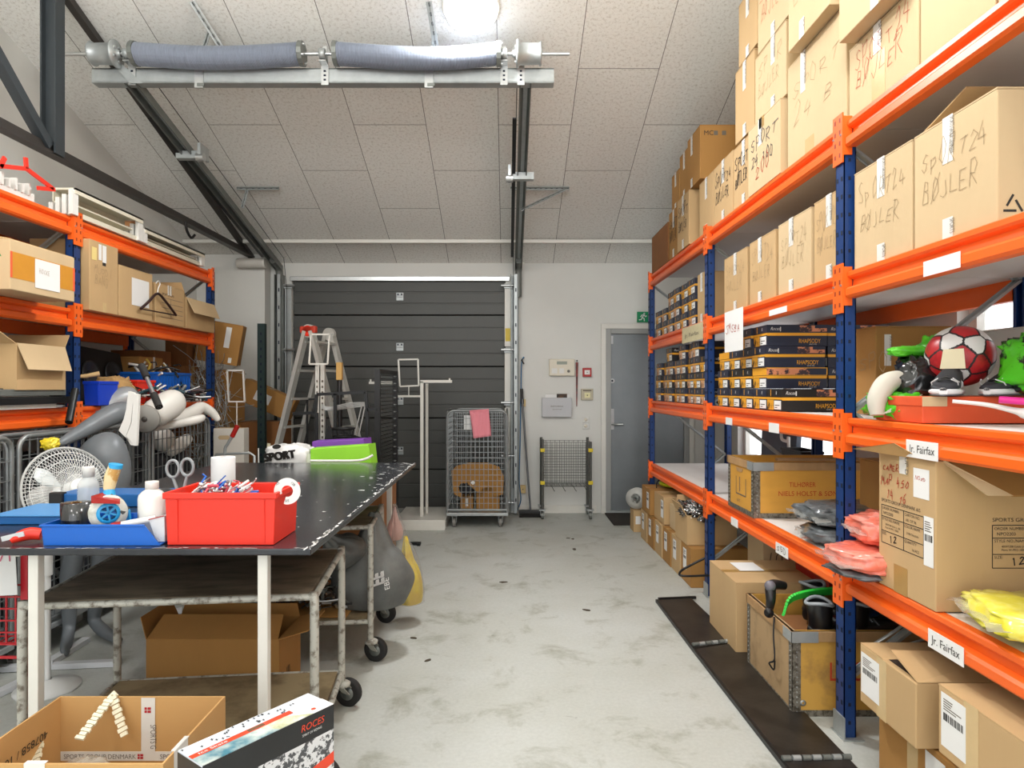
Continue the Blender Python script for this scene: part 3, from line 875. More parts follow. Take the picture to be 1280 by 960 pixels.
# ------------------------------------------------------------------ cartons
def face(sx, sy, sz, f):
    if f == 'W': return frame((-sx / 2, sy / 2, 0), (0, -1, 0), (0, 0, 1)), sy, sz
    if f == 'S': return frame((-sx / 2, -sy / 2, 0), (1, 0, 0), (0, 0, 1)), sx, sz
    if f == 'E': return frame((sx / 2, -sy / 2, 0), (0, 1, 0), (0, 0, 1)), sy, sz
    if f == 'N': return frame((sx / 2, sy / 2, 0), (-1, 0, 0), (0, 0, 1)), sx, sz
    return frame((-sx / 2, -sy / 2, sz), (1, 0, 0), (0, 1, 0)), sx, sy
def carton(label, x0, x1, y0, y1, z0, h, m=card, group=None, rz=0., flaps='y', deco=(), name='cardboard_carton', cat='cardboard box', tape=tapeb, bev=.004, gap=.0015):
    """deco: (kind, face, ...) all in metres from the face's lower-left"""
    sx, sy = x1 - x0 - 2 * gap, y1 - y0 - 2 * gap
    o = thing(name, label, cat, ((x0 + x1) / 2, (y0 + y1) / 2, z0), rz, group)
    top = h - (.008 if flaps else 0)
    MB().bb(-sx / 2, sx / 2, -sy / 2, sy / 2, 0, top, m).build('carton_body', o, bevel=bev)
    if flaps in ('x', 'y'):
        for s in (-1, 1):
            q = MB()
            if flaps == 'y': q.bb(-sx / 2, sx / 2, *(sorted((s * .002, s * sy / 2))), top, top + .005, m)
            else: q.bb(*sorted((s * .002, s * sx / 2)), -sy / 2, sy / 2, top, top + .005, m)
            q.build('flap', o)
        q = MB()
        if flaps == 'y': q.bb(-sx / 2 - .001, sx / 2 + .001, -.025, .025, top + .005, top + .006, tape)
        else: q.bb(-.025, .025, -sy / 2 - .001, sy / 2 + .001, top + .005, top + .006, tape)
        q.build('parcel_tape', o)
    hm = h
    for d in deco:
        k, f = d[0], d[1]
        fr, w, hh = face(sx, sy, h, f)
        q = MB()
        if k == 'tape':            # centre fraction, width, v0, v1, mat
            _, _, c, tw, v0, v1, tm_ = d
            q.fbox(fr, w * c - tw / 2, w * c + tw / 2, hh * v0, hh * v1, .0003, .0012, tm_)
            if tm_ is tapew:
                L_ = hh * (v1 - v0)
                if L_ > .12: q.text(fr, w * c + tw * .25, hh * v0 + L_ * .95, 'SPORTS GROUP DENMARK', tw * .42, inkg, .0018, rot=-pi / 2, w=L_ * .8)
                else: q.text(fr, w * c + tw * .25, hh * v0 + L_ * .9, 'SPORTS', tw * .42, inkg, .0018, rot=-pi / 2, w=L_ * .7)
            q.build('parcel_tape', o)
        elif k == 'label':         # u,v,w,h, mat, bars
            _, _, u, v, lw, lh, lm = d[:7]
            q.fbox(fr, u, u + lw, v, v + lh, .0005, .0014, lm)
            if len(d) > 7 and d[7]:
                R_ = random.Random(int(u * 1000))
                x = u + lw * .1
                while x < u + lw * .88:
                    b = R_.uniform(.001, .004); q.fbox(fr, x, x + b, v + lh * .5, v + lh * .64, .0014, .0018, ink); x += b + R_.uniform(.001, .004)
                for t in range(5): q.fbox(fr, u + lw * .1, u + lw * R_.uniform(.4, .85), v + lh * (.7 + t * .045), v + lh * (.72 + t * .045), .0014, .0018, inkg)
            q.build('shipping_label', o)
        elif k == 'hand':          # u,v,text,h,mat,seed,(w),(wd)
            q.hand(fr, d[2], d[3], d[4], d[5], d[6], d[7], d[9] if len(d) > 9 else .0035, .0016, w=d[8] if len(d) > 8 else None)
            q.build('handwriting', o)
        elif k == 'text':
            q.text(fr, d[2], d[3], d[4], d[5], d[6], .0012, w=d[7] if len(d) > 7 else None)
            q.build('printing', o)
        elif k == 'fn':
            d[2](q, fr, w, hh); q.build(d[3], o)
    return o
ORD = ['first', 'second', 'third', 'fourth', 'fifth', 'sixth', 'seventh', 'eighth', 'ninth', 'tenth', 'eleventh']
X0 = 1.42
T, LB, HD = 'tape', 'label', 'hand'
def sp(l, yN, yF, z0, h, wt, seed, txt=('SPORT24', 'BØJLER'), pen=inkl, x=X0, dep=.62, m=card3, extra=(), hs=.07, wd=.0022, flaps='y', low=True, group=None):
    w = yF - yN
    dec = [(T, 'W', wt, .05, .62, 1., tapew)]
    if low: dec.append((T, 'W', wt, .05, 0, .17, tapew))
    if txt[0]: dec.append((HD, 'W', w * .1, h * .62, txt[0], hs, pen, seed, w * .82, wd))
    if len(txt) > 1: dec.append((HD, 'W', w * .12, h * .36, txt[1], hs, pen, seed + 9, w * .7, wd))
    dec += list(extra)
    return carton(l, x, x + dep, yN, yF, z0, h, m, group, flaps=flaps, deco=dec)
def rec(q, fr, w, h):
    for k in range(3):
        t = 2 * pi * k / 3 + pi / 2
        a = (.045 + .03 * cos(t), h * .12 + .03 * sin(t)); b = (.045 + .03 * cos(t + 2 * pi / 3), h * .12 + .03 * sin(t + 2 * pi / 3))
        q.stroke(fr, [a, (a[0] * .35 + b[0] * .65, a[1] * .35 + b[1] * .65)], .007, ink)
    q.text(fr, .09, h * .15, 'Basic', .016, ink, .0012); q.text(fr, .09, h * .11, 'carton', .012, inkg, .0012)
Z2 = LV[1] + .002
sp('large pale carton at the near end of the second shelf with recycling mark', 1.92, 2.315, Z2, .395, .45, 1, extra=[('fn', 'S', rec, 'printed_symbol')], hs=.075, dep=.66)
sp('pale carton just right of the near blue post on the second shelf', 2.325, 2.715, Z2, .395, .5, 2, hs=.07)
sp('carton just left of the near blue post on the second shelf, half behind the post', 2.81, 3.07, Z2, .375, .55, 3, m=card)
sp('carton second left of the near blue post on the second shelf, pencil SPORT24', 3.10, 3.475, Z2, .37, .42, 4)
sp('carton third left of the near post on the second shelf, between two taped cartons', 3.51, 3.885, Z2, .365, .42, 5, m=card)
sp('carton just right of the middle blue post on the second shelf', 3.925, 4.34, Z2, .36, .5, 6, m=card)
sp('narrow carton just left of the middle blue post on the second shelf, beside shoe boxes', 4.74, 4.95, Z2, .36, .5, 7, txt=('',), m=card)
carton('brown carton at the back of the second shelf behind the middle post', 1.75, 2.1, 4.355, 4.58, Z2, .34, card2)
# flaps of the opened carton
o = bpy.data.objects['cardboard_carton']; m = MB(); m.hexa([(-.32, .17, .39), (-.02, .19, .39), (-.02, .19, .395), (-.32, .17, .395), (-.28, -.0, .48), (.0, .0, .48), (.0, .004, .484), (-.28, .004, .484)], card); m.build('open_flap', o)
# top deck
Z1_ = LV[0] + .002
YN = .98
sp('tall carton at the near end of the top deck, SP BØJLER in pencil', 1.93, 2.28, Z1_, .62, .9, 11, ('SPOR', 'BØJLER'), inkl, hs=.09, low=False)
carton('carton with brown tape running up the top right corner of the photo', X0, X0 + .6, 1.3, 1.92, Z1_, .62, card3, deco=[(T, 'W', .92, .06, 0, 1, tapeb)])
sp('low carton on the top deck marked in red SPORT24 BØJLER, protruding carton on top', 2.29, 2.755, Z1_, .30, .45, 12, pen=inkr, hs=.08, extra=[(T, 'W', .47, .09, 0, .6, tapec)], low=False)
sp('carton jutting out over the red-marked carton above the near post', 2.285, 2.71, Z1_ + .304, .5, .62, 13, ('',), x=1.355)
sp('very tall carton above the near post on the top deck, pencil SPORT24', 2.775, 3.36, Z1_, .515, .3, 14, ('SPORT', '24 B', ), inkl, hs=.09, extra=[(T, 'W', .42, .09, .0, .15, tapec)], low=False)
sp('carton jutting out on top of the very tall carton above the near post', 2.80, 3.21, Z1_ + .518, .5, .36, 15, ('SPORT', 'BØJ'), inkl, x=1.36, hs=.06)
sp('pale carton struck through and numbered 200 on the top deck', 3.40, 3.855, Z1_, .39, .4, 16, ('SPORT', '24 100'), inkg, x=1.40, wd=.006, extra=[(HD, 'W', .12, .08, '200', .07, inkr, 4, .2, .005), (T, 'W', .45, .07, .85, 1, tapeb)], low=False)
sp('second layer carton above the carton numbered 200', 3.375, 3.80, Z1_ + .394, .385, .6, 17, ('SPOR', 'BØJLER'), inkl, hs=.07)
sp('third layer carton with red BØJLER above the carton numbered 200', 3.33, 3.76, Z1_ + .783, .42, .5, 18, ('S', 'BØJLER'), inkr, hs=.08)
sp('bottom layer carton marked SPORT BØJLER left of the carton numbered 200', 3.87, 4.16, Z1_, .39, .6, 19, ('SPORT', 'BØTLER'), ink, m=card, hs=.07, wd=.006)
sp('bottom layer carton with bold BØJLER above the middle blue post', 4.17, 4.56, Z1_, .40, .5, 20, ('SPORT24', 'BØJLER'), ink, m=card, hs=.08, wd=.005)
sp('plain bottom layer carton left of the bold BØJLER carton', 4.57, 4.90, Z1_, .40, .5, 21, ('',), m=card)
sp('second layer carton left of the pile over the carton numbered 200', 3.81, 4.13, Z1_ + .405, .45, .5, 22, ('',), m=card)
sp('third layer carton left of the red BØJLER carton', 3.77, 4.07, Z1_ + .86, .38, .5, 23, ('',), m=card)
sp('bottom layer far carton marked BØJLER in black', 5.07, 5.42, Z1_, .42, .5, 24, ('SPORT', 'BØTLER'), ink, x=1.39, m=card, hs=.08, wd=.006)
sp('bottom layer farther carton marked BØJLER in black', 5.43, 5.74, Z1_, .40, .5, 25, ('SPORT', 'BØTLER'), ink, x=1.40, m=card2, hs=.08, wd=.006)
def mc(q, fr, w, h):
    q.text(fr, .03, h * .80, 'MC', .035, ink, .0012); q.fbox(fr, .10, .13, h * .8, h * .88, .0005, .0012, inkg); q.fbox(fr, .16, .19, h * .8, h * .88, .0005, .0012, inkg)
sp('carton with a small black printed mark jutting out in the second layer', 4.83, 5.17, Z1_ + .425, .395, .35, 26, ('',), x=1.405, m=card2, extra=[('fn', 'S', mc, 'printed_symbol')])
sp('second layer carton behind the jutting marked carton', 5.19, 5.46, Z1_ + .425, .37, .5, 27, ('',), m=card2)
sp('last second layer carton at the far end of the top deck', 5.47, 5.72, Z1_ + .405, .31, .5, 28, ('',), m=card2)
carton('lone brown carton at the far end of the top deck', X0 - .02, X0 + .5, 5.78, 6.42, Z1_, .35, card4)

# ------------------------------------------------------------------ skate shoe boxes
navy = mat('navy_board', '23283A', .45, var=.08)
blk = mat('black_board', '1D1A19', .45, var=.08)
yel = mat('yellow_stripe', 'E8A42A', .45, var=.05)
sal = mat('salmon_print', 'D98B62', .5, col2='3A2A30', scale=22, thr=(.5, .56))
photo_y = mat('yellow_photo_print', 'E0A028', .5, col2='4A3218', scale=26, thr=(.5, .58))
photo_s = mat('peach_photo_print', 'D3A077', .5, col2='4A3426', scale=26, thr=(.5, .58))
script = mat('white_script_print', 'D9D6D2', .5, var=0)
def shoebox(kind, w=.196, h=.116, L_=.33):
    """origin at the centre of its base; long along X, end face towards -X"""
    o = thing('shoe_box', None, 'shoe box', (0, 0, 0))
    lid = .042; body = h - lid + .01
    base = blk if kind == 'b' else navy
    m = MB(); m.bb(-L_ / 2, L_ / 2, -w / 2, w / 2, 0, body, base)
    frS = frame((-L_ / 2, -w / 2, 0), (1, 0, 0), (0, 0, 1)); frW = frame((-L_ / 2, w / 2, 0), (0, -1, 0), (0, 0, 1))
    m.fbox(frS, 0, L_, body - .028, body - .012, .0, .0008, yel)
    m.fbox(frW, 0, w, body - .024, body - .012, .0, .0008, yel)
    m.fbox(frW, 0.004, w * .46, .004, body - .026, .0, .0008, photo_y if kind != 's' else photo_s)
    m.text(frS, L_ * .53, .016, 'RHAPSODY', .024, yel, .0012, w=L_ * .36); m.text(frS, L_ * .7, .006, 'SINCE 1955', .006, script, .0012)
    m.build('box_body', o)
    m = MB(); e = .003
    m.bb(-L_ / 2 - e, L_ / 2 + e, -w / 2 - e, w / 2 + e, h - lid, h, yel if kind == 'y' else base)
    fS = frame((-L_ / 2 - e, -w / 2 - e, h - lid), (1, 0, 0), (0, 0, 1)); fW = frame((-L_ / 2 - e, w / 2 + e, h - lid), (0, -1, 0), (0, 0, 1))
    if kind != 'y':
        m.text(fS, .02, .012, 'Roces', .018, script, .001, slant=.3, w=.05); m.fbox(fS, L_ * .22, L_ * .235, .006, .03, 0, .0008, script)
        m.fbox(fS, L_ * .55, L_ * .8, .004, lid - .004, 0, .0008, sal); m.fbox(fS, L_ * .8, L_, .004, lid * .55, 0, .0008, sal)
        m.text(fW, w * .66, .012, 'R', .018, script, .001, slant=.2); m.fbox(fW, w * .3, w * .33, .004, lid - .004, 0, .0008, yel)
    else:
        m.fbox(fS, 0, L_ * .72, .002, lid - .004, 0, .0008, sal); m.fbox(fS, L_ * .72, L_, .002, lid - .004, 0, .0008, base)
    m.build('lid', o)
    m = MB(); m.fbox(frW, w * .5, w * .94, .008, body - .03, .0008, .0016, paper)
    m.fbox(frW, w * .55, w * .85, .028, .032, .0016, .002, ink); m.fbox(frW, w * .55, w * .7, .016, .020, .0016, .002, ink)
    m.build('size_label', o)
    return o
PRO = {}
FIRST = {}
def put_shoe(kind, x, y, z, label, group, rz=0.):
    if kind not in PRO:
        PRO[kind] = o = shoebox(kind)
        KID[kind] = {o.name: [q for q in bpy.data.objects if q.parent == o]}
        c = o
    else:
        c = PRO[kind].copy(); COL.objects.link(c)
        for ch in KID[kind][PRO[kind].name]:
            d = ch.copy(); COL.objects.link(d); d.parent = c
    c.location = (x, y, z); c.rotation_euler = (0, 0, rz)
    c['label'] = label; c['category'] = 'shoe box'; c['group'] = group
    return c
KID = {}
RS = random.Random(5)
def column(y, z0, n, cname, kinds, shelf, x=None, rowx=None):
    for r in range(n):
        k = kinds[r % len(kinds)]
        pos = 'bottom' if r == 0 else ('top' if r == n - 1 else ORD[r] + ' from bottom')
        xx = (X0 if x is None else x) + .168 + RS.uniform(-.006, .006)
        put_shoe(k, xx, y, z0 + r * .1175, 'shoe box, %s of %s' % (pos, cname), 'skate shoe boxes on the %s' % shelf, RS.uniform(-.015, .015))
Z3 = LV[2] + .002
# bay between near and middle post, third shelf
xs = [3.52]
yy = 3.533
column(yy, Z3, 1, 'the single low column by the near post, third shelf', 'b', 'third shelf')
for i, (n, kk) in enumerate(((4, 'nynn'), (4, 'nbnn'), (4, 'nbnn'), (3, 'nny'))):
    column(3.535 + .204 * (i + 1), Z3, n, 'the %s column from the near post, third shelf' % ORD[i + 1], kk, 'third shelf')
column(4.778, Z3, 3, 'the column just left of the middle post, third shelf', 'ssb', 'third shelf')
for i, (n, kk) in enumerate(((4, 'sbss'), (4, 'ssbs'), (4, 'sbss'), (3, 'bss'), (4, 'sbsb'), (3, 'ssb'), (3, 'sbs'))):
    column(4.985 + .204 * i, Z3, n, 'the %s column left of the middle post, third shelf' % ORD[i + 1], kk, 'third shelf', x=X0 + (.02 if i % 2 else 0))
# back row seen behind the near post
for i, n in enumerate((5, 5)):
    column(3.75 + .21 * i, Z3, 4, 'the back %s column behind the near post, third shelf' % ('nearer' if i == 0 else 'farther'), 'nsns', 'third shelf', x=1.77)
# second shelf far bay
for i, (n, kk) in enumerate(((3, 'snn'), (3, 'nnn'), (3, 'ssn'), (3, 'sns'), (3, 'nss'), (3, 'sns'))):
    column(5.10 + .225 * i, Z2, n if i < 4 else 2, 'the %s column left of the narrow carton, second shelf' % ORD[i], kk, 'second shelf')

# sign of paper hanging from the beam
o = thing('paper_sign', 'white paper sheet taped to the beam with red marker writing', 'sign', (XA - .05, 4.1, 1.6))
y0 = YX(907, XA - .05); y1 = YX(930, XA - .05); m = MB(); fr = frame((XA - .055, y0, H - (441 - CY) * y0 / F), (0, -1, -.0), (0, .0, 1))
m.fbox(fr, 0, y0 - y1, 0, .245, 0, .001, paper); m.hand(fr, .03, .11, 'SMSBA', .05, inkr, 5, .004, .002, w=(y0 - y1) * .75)
m.build('sheet', o, world=True)

# ------------------------------------------------------------------ wooden crates
wood = mat('varnished_plywood', 'D29A3E', .5, var=.1, scale=3, stretch=(1, 1, 4), bump=.05)
woodf = mat('worn_pine', 'A9855A', .7, var=.16, scale=5, stretch=(3, 3, 1))
woodw = mat('worn_yellow_plywood', 'C99A45', .6, col2='8F6C3C', scale=7, thr=(.5, .75))
edge = mat('riveted_tin_edge', '8E887C', .5, .6, col2='5D564A', scale=60, thr=(.45, .6))
def crate(label, x0, x1, y0, y1, z0, h, m1, side, writing, rz=0., t=.018, fold=True, name='wooden_crate'):
    sx, sy = x1 - x0, y1 - y0
    o = thing(name, label, 'crate', ((x0 + x1) / 2, (y0 + y1) / 2, z0), rz)
    for nm, a in (('side_panel', (-sx / 2, -sx / 2 + t, -sy / 2, sy / 2)), ('side_panel', (sx / 2 - t, sx / 2, -sy / 2, sy / 2)), ('front_panel', (-sx / 2 + t, sx / 2 - t, -sy / 2, -sy / 2 + t)), ('back_panel', (-sx / 2 + t, sx / 2 - t, sy / 2 - t, sy / 2))):
        MB().bb(*a, 0.0, h, side if nm == 'side_panel' else m1).build(nm, o)
    MB().bb(-sx / 2 + t, sx / 2 - t, -sy / 2 + t, sy / 2 - t, .004, .02, m1).build('bottom_panel', o)
    g = .036
    for a in ((-1, -1), (1, -1), (-1, 1), (1, 1)):
        m = MB(); X = a[0] * sx / 2; Yy = a[1] * sy / 2; e = .002
        m.bb(X + a[0] * e, X - a[0] * g, Yy + a[1] * e, Yy, 0, h, edge); m.bb(X + a[0] * e, X, Yy + a[1] * e, Yy - a[1] * g, 0, h, edge)
        k = .02
        while k < h:
            if a[1] < 0: m.cyl((X - a[0] * g * .5, Yy - .005, k), (X - a[0] * g * .5, Yy - .002, k), .004, steel, 6)
            if a[0] < 0: m.cyl((X - .005, Yy - a[1] * g * .5, k), (X - .002, Yy - a[1] * g * .5, k), .004, steel, 6)
            k += .022
        m.build('corner_strip', o)
    m = MB()
    m.bb(-sx / 2 - .002, sx / 2 + .002, -sy / 2 - .0025, -sy / 2, 0, .028, edge); m.bb(-sx / 2 - .0025, -sx / 2, -sy / 2, sy / 2, 0, .028, edge)
    m.build('bottom_strip', o)
    m = MB()
    m.bb(-sx / 2 - .008, sx / 2 + .008, -sy / 2 - .008, -sy / 2 + .012, h - .045, h, woodf); m.bb(-sx / 2 - .008, sx / 2 + .008, sy / 2 - .012, sy / 2 + .008, h - .045, h, woodf)
    m.bb(-sx / 2 - .008, -sx / 2 + .012, -sy / 2, sy / 2, h - .045, h, woodf); m.bb(sx / 2 - .012, sx / 2 + .008, -sy / 2, sy / 2, h - .045, h, woodf)
    m.build('rim', o, bevel=.002)
    for a in ((-1, -1), (1, -1)):
        m = MB(); X = a[0] * (sx / 2 + .0095); Yy = a[1] * (sy / 2 + .0095)
        m.bb(X, X - a[0] * .12, Yy, Yy + .002, h - .047, h + .001, galv); m.bb(X, X + .002 * -a[0], Yy, Yy + .09, h - .047, h + .001, galv)
        m.build('corner_bracket', o)
    fS = frame((-sx / 2, -sy / 2, 0), (1, 0, 0), (0, 0, 1)); fW = frame((-sx / 2, sy / 2, 0), (0, -1, 0), (0, 0, 1))
    m = MB(); writing(m, fS, sx, h); m.build('stencilled_text', o)
    return o, fW
def wr(m, fr, w, h):
    m.text(fr, .20, h * .56, 'TILHØRER', .028, redtx, .001, w=.15); m.text(fr, .14, h * .40, 'NIELS HOLST & SØN %', .028, redtx, .001, w=.37)
o, fW = crate('yellow varnished wooden crate with red stencilled writing on the fourth shelf', 1.394, 2.12, 3.745, 4.17, LV[3], .315, wood, wood, wr)
m = MB(); m.stroke(fW, [(.14, .2), (.14, .1), (.3, .1), (.3, .2)], .008, inkg); m.stroke(fW, [(.2, .2), (.2, .12)], .012, inkg); m.text(fW, .15, .05, 'WFT', .02, inkg); m.build('stencilled_symbol', o)
m = MB(); m.prism(fW, [(.14, .258), (.16, .235), (.24, .235), (.26, .258)], .0005, .003, woodf); m.build('hand_hold', o)
m = MB(); m.hexa([(-.18, -.1, .31), (.30, -.16, .315), (.30, -.12, .315), (-.18, -.06, .31), (-.18, -.1, .325), (.30, -.16, .33), (.30, -.12, .33), (-.18, -.06, .325)], woodf); m.build('loose_slat', o)
def wr2(m, fr, w, h): m.text(fr, .165, h * .42, 'LAGER', .085, redtx, .001, w=.24)
o, fW = crate('worn wooden crate full of black skates on the floor by the near post', 1.26, 2.02, 2.925, 3.47, 0, .375, woodw, mat('worn_grey_pine', 'AC8F68', .75, col2='7F6746', scale=8, thr=(.5, .8)), wr2)
m = MB(); m.lathe([(.006, 0), (.014, .001), (.006, .002)], galv, 12, (-.335, -.2745, .06), (0, -1, 0)); m.build('finger_hole', o)

# ------------------------------------------------------------------ big carton with printed table
def ptable(q, fr, w, h, x0, zt, tw, th):
    q.text(fr, x0 + .0, zt + .012, 'SPORTS GROUP DENMARK A/S', .0125, ink, .001, w=tw * .93)
    g = .0025
    for zz in (0, -.30, -.68, -1.0): q.fbox(fr, x0, x0 + tw, zt + zz * th - g / 2, zt + zz * th + g / 2, .0003, .001, ink)
    for xx in (0, .55, 1): q.fbox(fr, x0 + xx * tw - g / 2, x0 + xx * tw + g / 2, zt - th, zt, .0003, .001, ink)
    for (a, b, s, hh) in ((.02, -.11, 'ORDER NUMBER:', .010), (.05, -.24, 'NPO2203', .011), (.02, -.40, 'STYLE NO./NAME:', .010), (.1, -.52, '40597208 Eskilo Jr. ABI', .007), (.1, -.6, 'Pants W-PRO 10000', .007), (.02, -.78, 'SIZE:', .010),
                         (.58, -.11, 'CARTON NO.', .010), (.6, -.24, 'AB  OF 96', .010), (.57, -.40, 'COLOR NAME', .010), (.62, -.56, '2100 Chinchilla', .008), (.57, -.78, 'QUANTITY', .010), (.75, -.94, '16 PCS', .010)):
        q.text(fr, x0 + a * tw, zt + b * th, s, hh, ink, .001)
    q.hand(fr, x0 + tw * .2, zt - th * .93, '12', .03, ink, 3, .004, .0012, w=.05)
def t1(q, fr, w, h): ptable(q, fr, w, h, .02, .30, .25, .14)
def t2(q, fr, w, h): ptable(q, fr, w, h, .185, .285, .30, .14)
BIG = carton('big tall carton with printed SPORTS GROUP DENMARK table and open torn top flaps', 1.40, 1.98, 2.165, 2.50, LV[3] + .002, .495, card, flaps=None, deco=[
    ('fn', 'W', t1, 'printing'), ('fn', 'S', t2, 'printing'), (T, 'W', .45, .06, .86, 1.0, tapec), (T, 'S', .0, .0, 0, 0, tapec),
    (LB, 'W', .272, .14, .05, .165, paper, True), (LB, 'W', .215, .36, .085, .10, paper, False), (T, 'W', .42, .08, 0, .20, tapeb),
    (HD, 'W', .03, .43, 'CAMERA', .022, inkr, 3, .12, .003), (HD, 'W', .02, .38, 'MAP 450', .035, inkr, 4, .17, .003), (HD, 'W', .05, .325, '14 16', .035, inkr, 5, .13, .003), (HD, 'W', .225, .42, 'NORD', .012, inkr, 6, .06, .002)])
m = MB(); m.fbox(face(.577, .332, .495, 'W')[0], .135, .175, .43, .495, .002, .003, tapew); m.text(face(.577, .332, .495, 'W')[0], .17, .49, 'UP D', .02, inkg, .0035, rot=-pi / 2); m.build('tape_piece', BIG)
m = MB(); m.hexa([(-.287, .155, .49), (-.287, -.10, .49), (-.283, -.10, .49), (-.283, .155, .49), (-.36, .22, .50), (-.33, .0, .54), (-.326, .0, .54), (-.356, .22, .50)], cedge)
m.v = [(x, y, z) for x, y, z in m.v]; m.build('torn_flap', BIG)
m = MB(); n = MB()
m.hexa([(-.265, -.166, .492), (.29, -.166, .492), (.29, -.162, .497), (-.265, -.162, .497), (-.14, -.30, .40), (.29, -.30, .40), (.29, -.297, .405), (-.14, -.297, .405)], card2)
m.hexa([(-.265, -.166, .492), (-.262, -.172, .497), (-.262, -.162, .497), (-.265, -.160, .492), (-.20, -.28, .40), (-.14, -.306, .404), (-.14, -.297, .405), (-.20, -.272, .40)], card3)
m.build('hanging_flap', BIG)
carton('brown printed carton at the back of the fourth shelf behind the near post', 1.70, 2.10, 2.82, 3.2, LV[3] + .002, .40, card2, deco=[(T, 'S', .3, .05, .8, 1, tapeb)] + [('text', 'S', .03, .26 - k * .02, '----------------', .004, ink, .2) for k in range(4)])

# ------------------------------------------------------------------ plastic bags on shelves
pinkp = mat('coral_fabric_in_plastic', 'F07A63', .25, col2='F6A091', scale=9, coat=.6, bump=.5, bscale=12)
greyp = mat('grey_fabric_in_plastic', '595E61', .3, col2='8B9194', scale=10, coat=.6, bump=1., bscale=22, thr=(.5, .7))
yellp = mat('yellow_fabric_in_plastic', 'E9DE45', .25, col2='F1EA86', scale=8, coat=.6, bump=.5, bscale=12)
filmp = mat('plastic_film', 'E5E4DC', .15, var=.03, trans=.5, alpha=.55, bump=.5, bscale=20)
def bag(label, c, size, m, seed, rz=0., film=True, cat='bag', name='plastic_bag', ex=.55, group=None, amp=.1, fold=.1, rot=None):
    o = thing(name, label, cat, c, rz, group, rot=rot)
    blob(size, m, seed, amp, 2.6, ex, fold=fold).build('contents', o)
    if film:
        L_ = size[0] / 2
        R_ = random.Random(seed)
        n = 9
        for s in (-1, 1):
            vs = []; q = MB()
            for i in range(n + 1):
                t = i / n - .5
                vs.append((s * L_ * .85, t * size[1] * .9, size[2] * .45 + R_.uniform(-.008, .008)))
                vs.append((s * (L_ * 1.10 + R_.uniform(0, .015)), t * size[1] * .82, size[2] * .45 + R_.uniform(-.015, .02)))
            q.add(vs, [(2 * i, 2 * i + 1, 2 * i + 3, 2 * i + 2) for i in range(n)], filmp, True)
            q.build('film_edge', o)
    return o
Z4 = LV[3] + .003
bag('flat lower coral pink bag on the fourth shelf left of the big carton', (1.50, 2.60, Z4 + .03), (.46, .30, .085), pinkp, 3, .1)
bag('upper coral pink bag resting on the flat one beside the big carton', (1.56, 2.62, Z4 + .115), (.36, .24, .12), pinkp, 4, -.1, amp=.16)
bag('dark folded bag flattened under the two coral pink bags', (1.50, 2.62, Z4), (.42, .28, .03), greyp, 6, .05, film=False)
bag('lower grey clothing bag before the yellow crate', (1.64, 3.15, Z4), (.42, .32, .075), greyp, 7, -.25)
bag('upper grey clothing bag with crumpled film before the yellow crate', (1.67, 3.22, Z4 + .075), (.46, .34, .10), greyp, 8, .12, amp=.15)
b = bag('large yellow clothing bag with white label sliding off the fourth shelf', (1.60, 1.93, Z4 + .012), (.42, .36, .085), yellp, 9, -.2, rot=(0, .06, -.25))
m = MB(); fr = frame((-.05, -.08, .088), (1, .25, 0), (-.25, 1, .0)); m.fbox(fr, 0, .09, 0, .055, 0, .002, paper); m.fbox(fr, .01, .05, .02, .03, .002, .003, ink); m.build('paper_label', b)
b = bag('second yellow clothing bag at the right edge above the big one', (1.72, 1.60, Z4 + .02), (.28, .22, .20), yellp, 12, .5, amp=.15)
bag('small clear bag hanging over the beam at the right edge', (1.44, 1.60, Z4 - .0), (.14, .16, .07), filmp, 13, .4, film=False)

# ------------------------------------------------------------------ sports shelf (third shelf, near bay)
carton('brown carton standing behind the football and green bag, white tape on it', 1.64, 1.98, 2.95, 3.12, Z3, .40, card2, deco=[(T, 'S', .16, .03, .55, .9, tapew), ('hand', 'W', .03, .2, 'SPO', .07, inkl, 3, .25)])
carton('white carton at the back of the third shelf behind the football', 1.98, 2.28, 2.5, 2.95, Z3, .36, mat('white_board', 'C9C9C6', .7, var=.03))
orb = mat('orange_board', 'D9532A', .5, var=.05)
OB = thing('orange_box', 'wide orange cardboard box under the football and dark shoes', 'box', (1.66, 2.385, Z3))
m = MB(); m.bb(-.24, .27, -.12, .17, 0, .088, orb); m.build('box_body', OB, bevel=.003)
m = MB(); m.bb(-.243, .273, -.123, .173, .058, .092, orb); m.build('lid', OB, bevel=.003)
m = MB(); m.fbox(frame((-.243, -.123, .0), (1, 0, 0), (0, 0, 1)), .0, .085, .058, .0915, .0005, .0015, card3); m.build('tape_patch', OB)
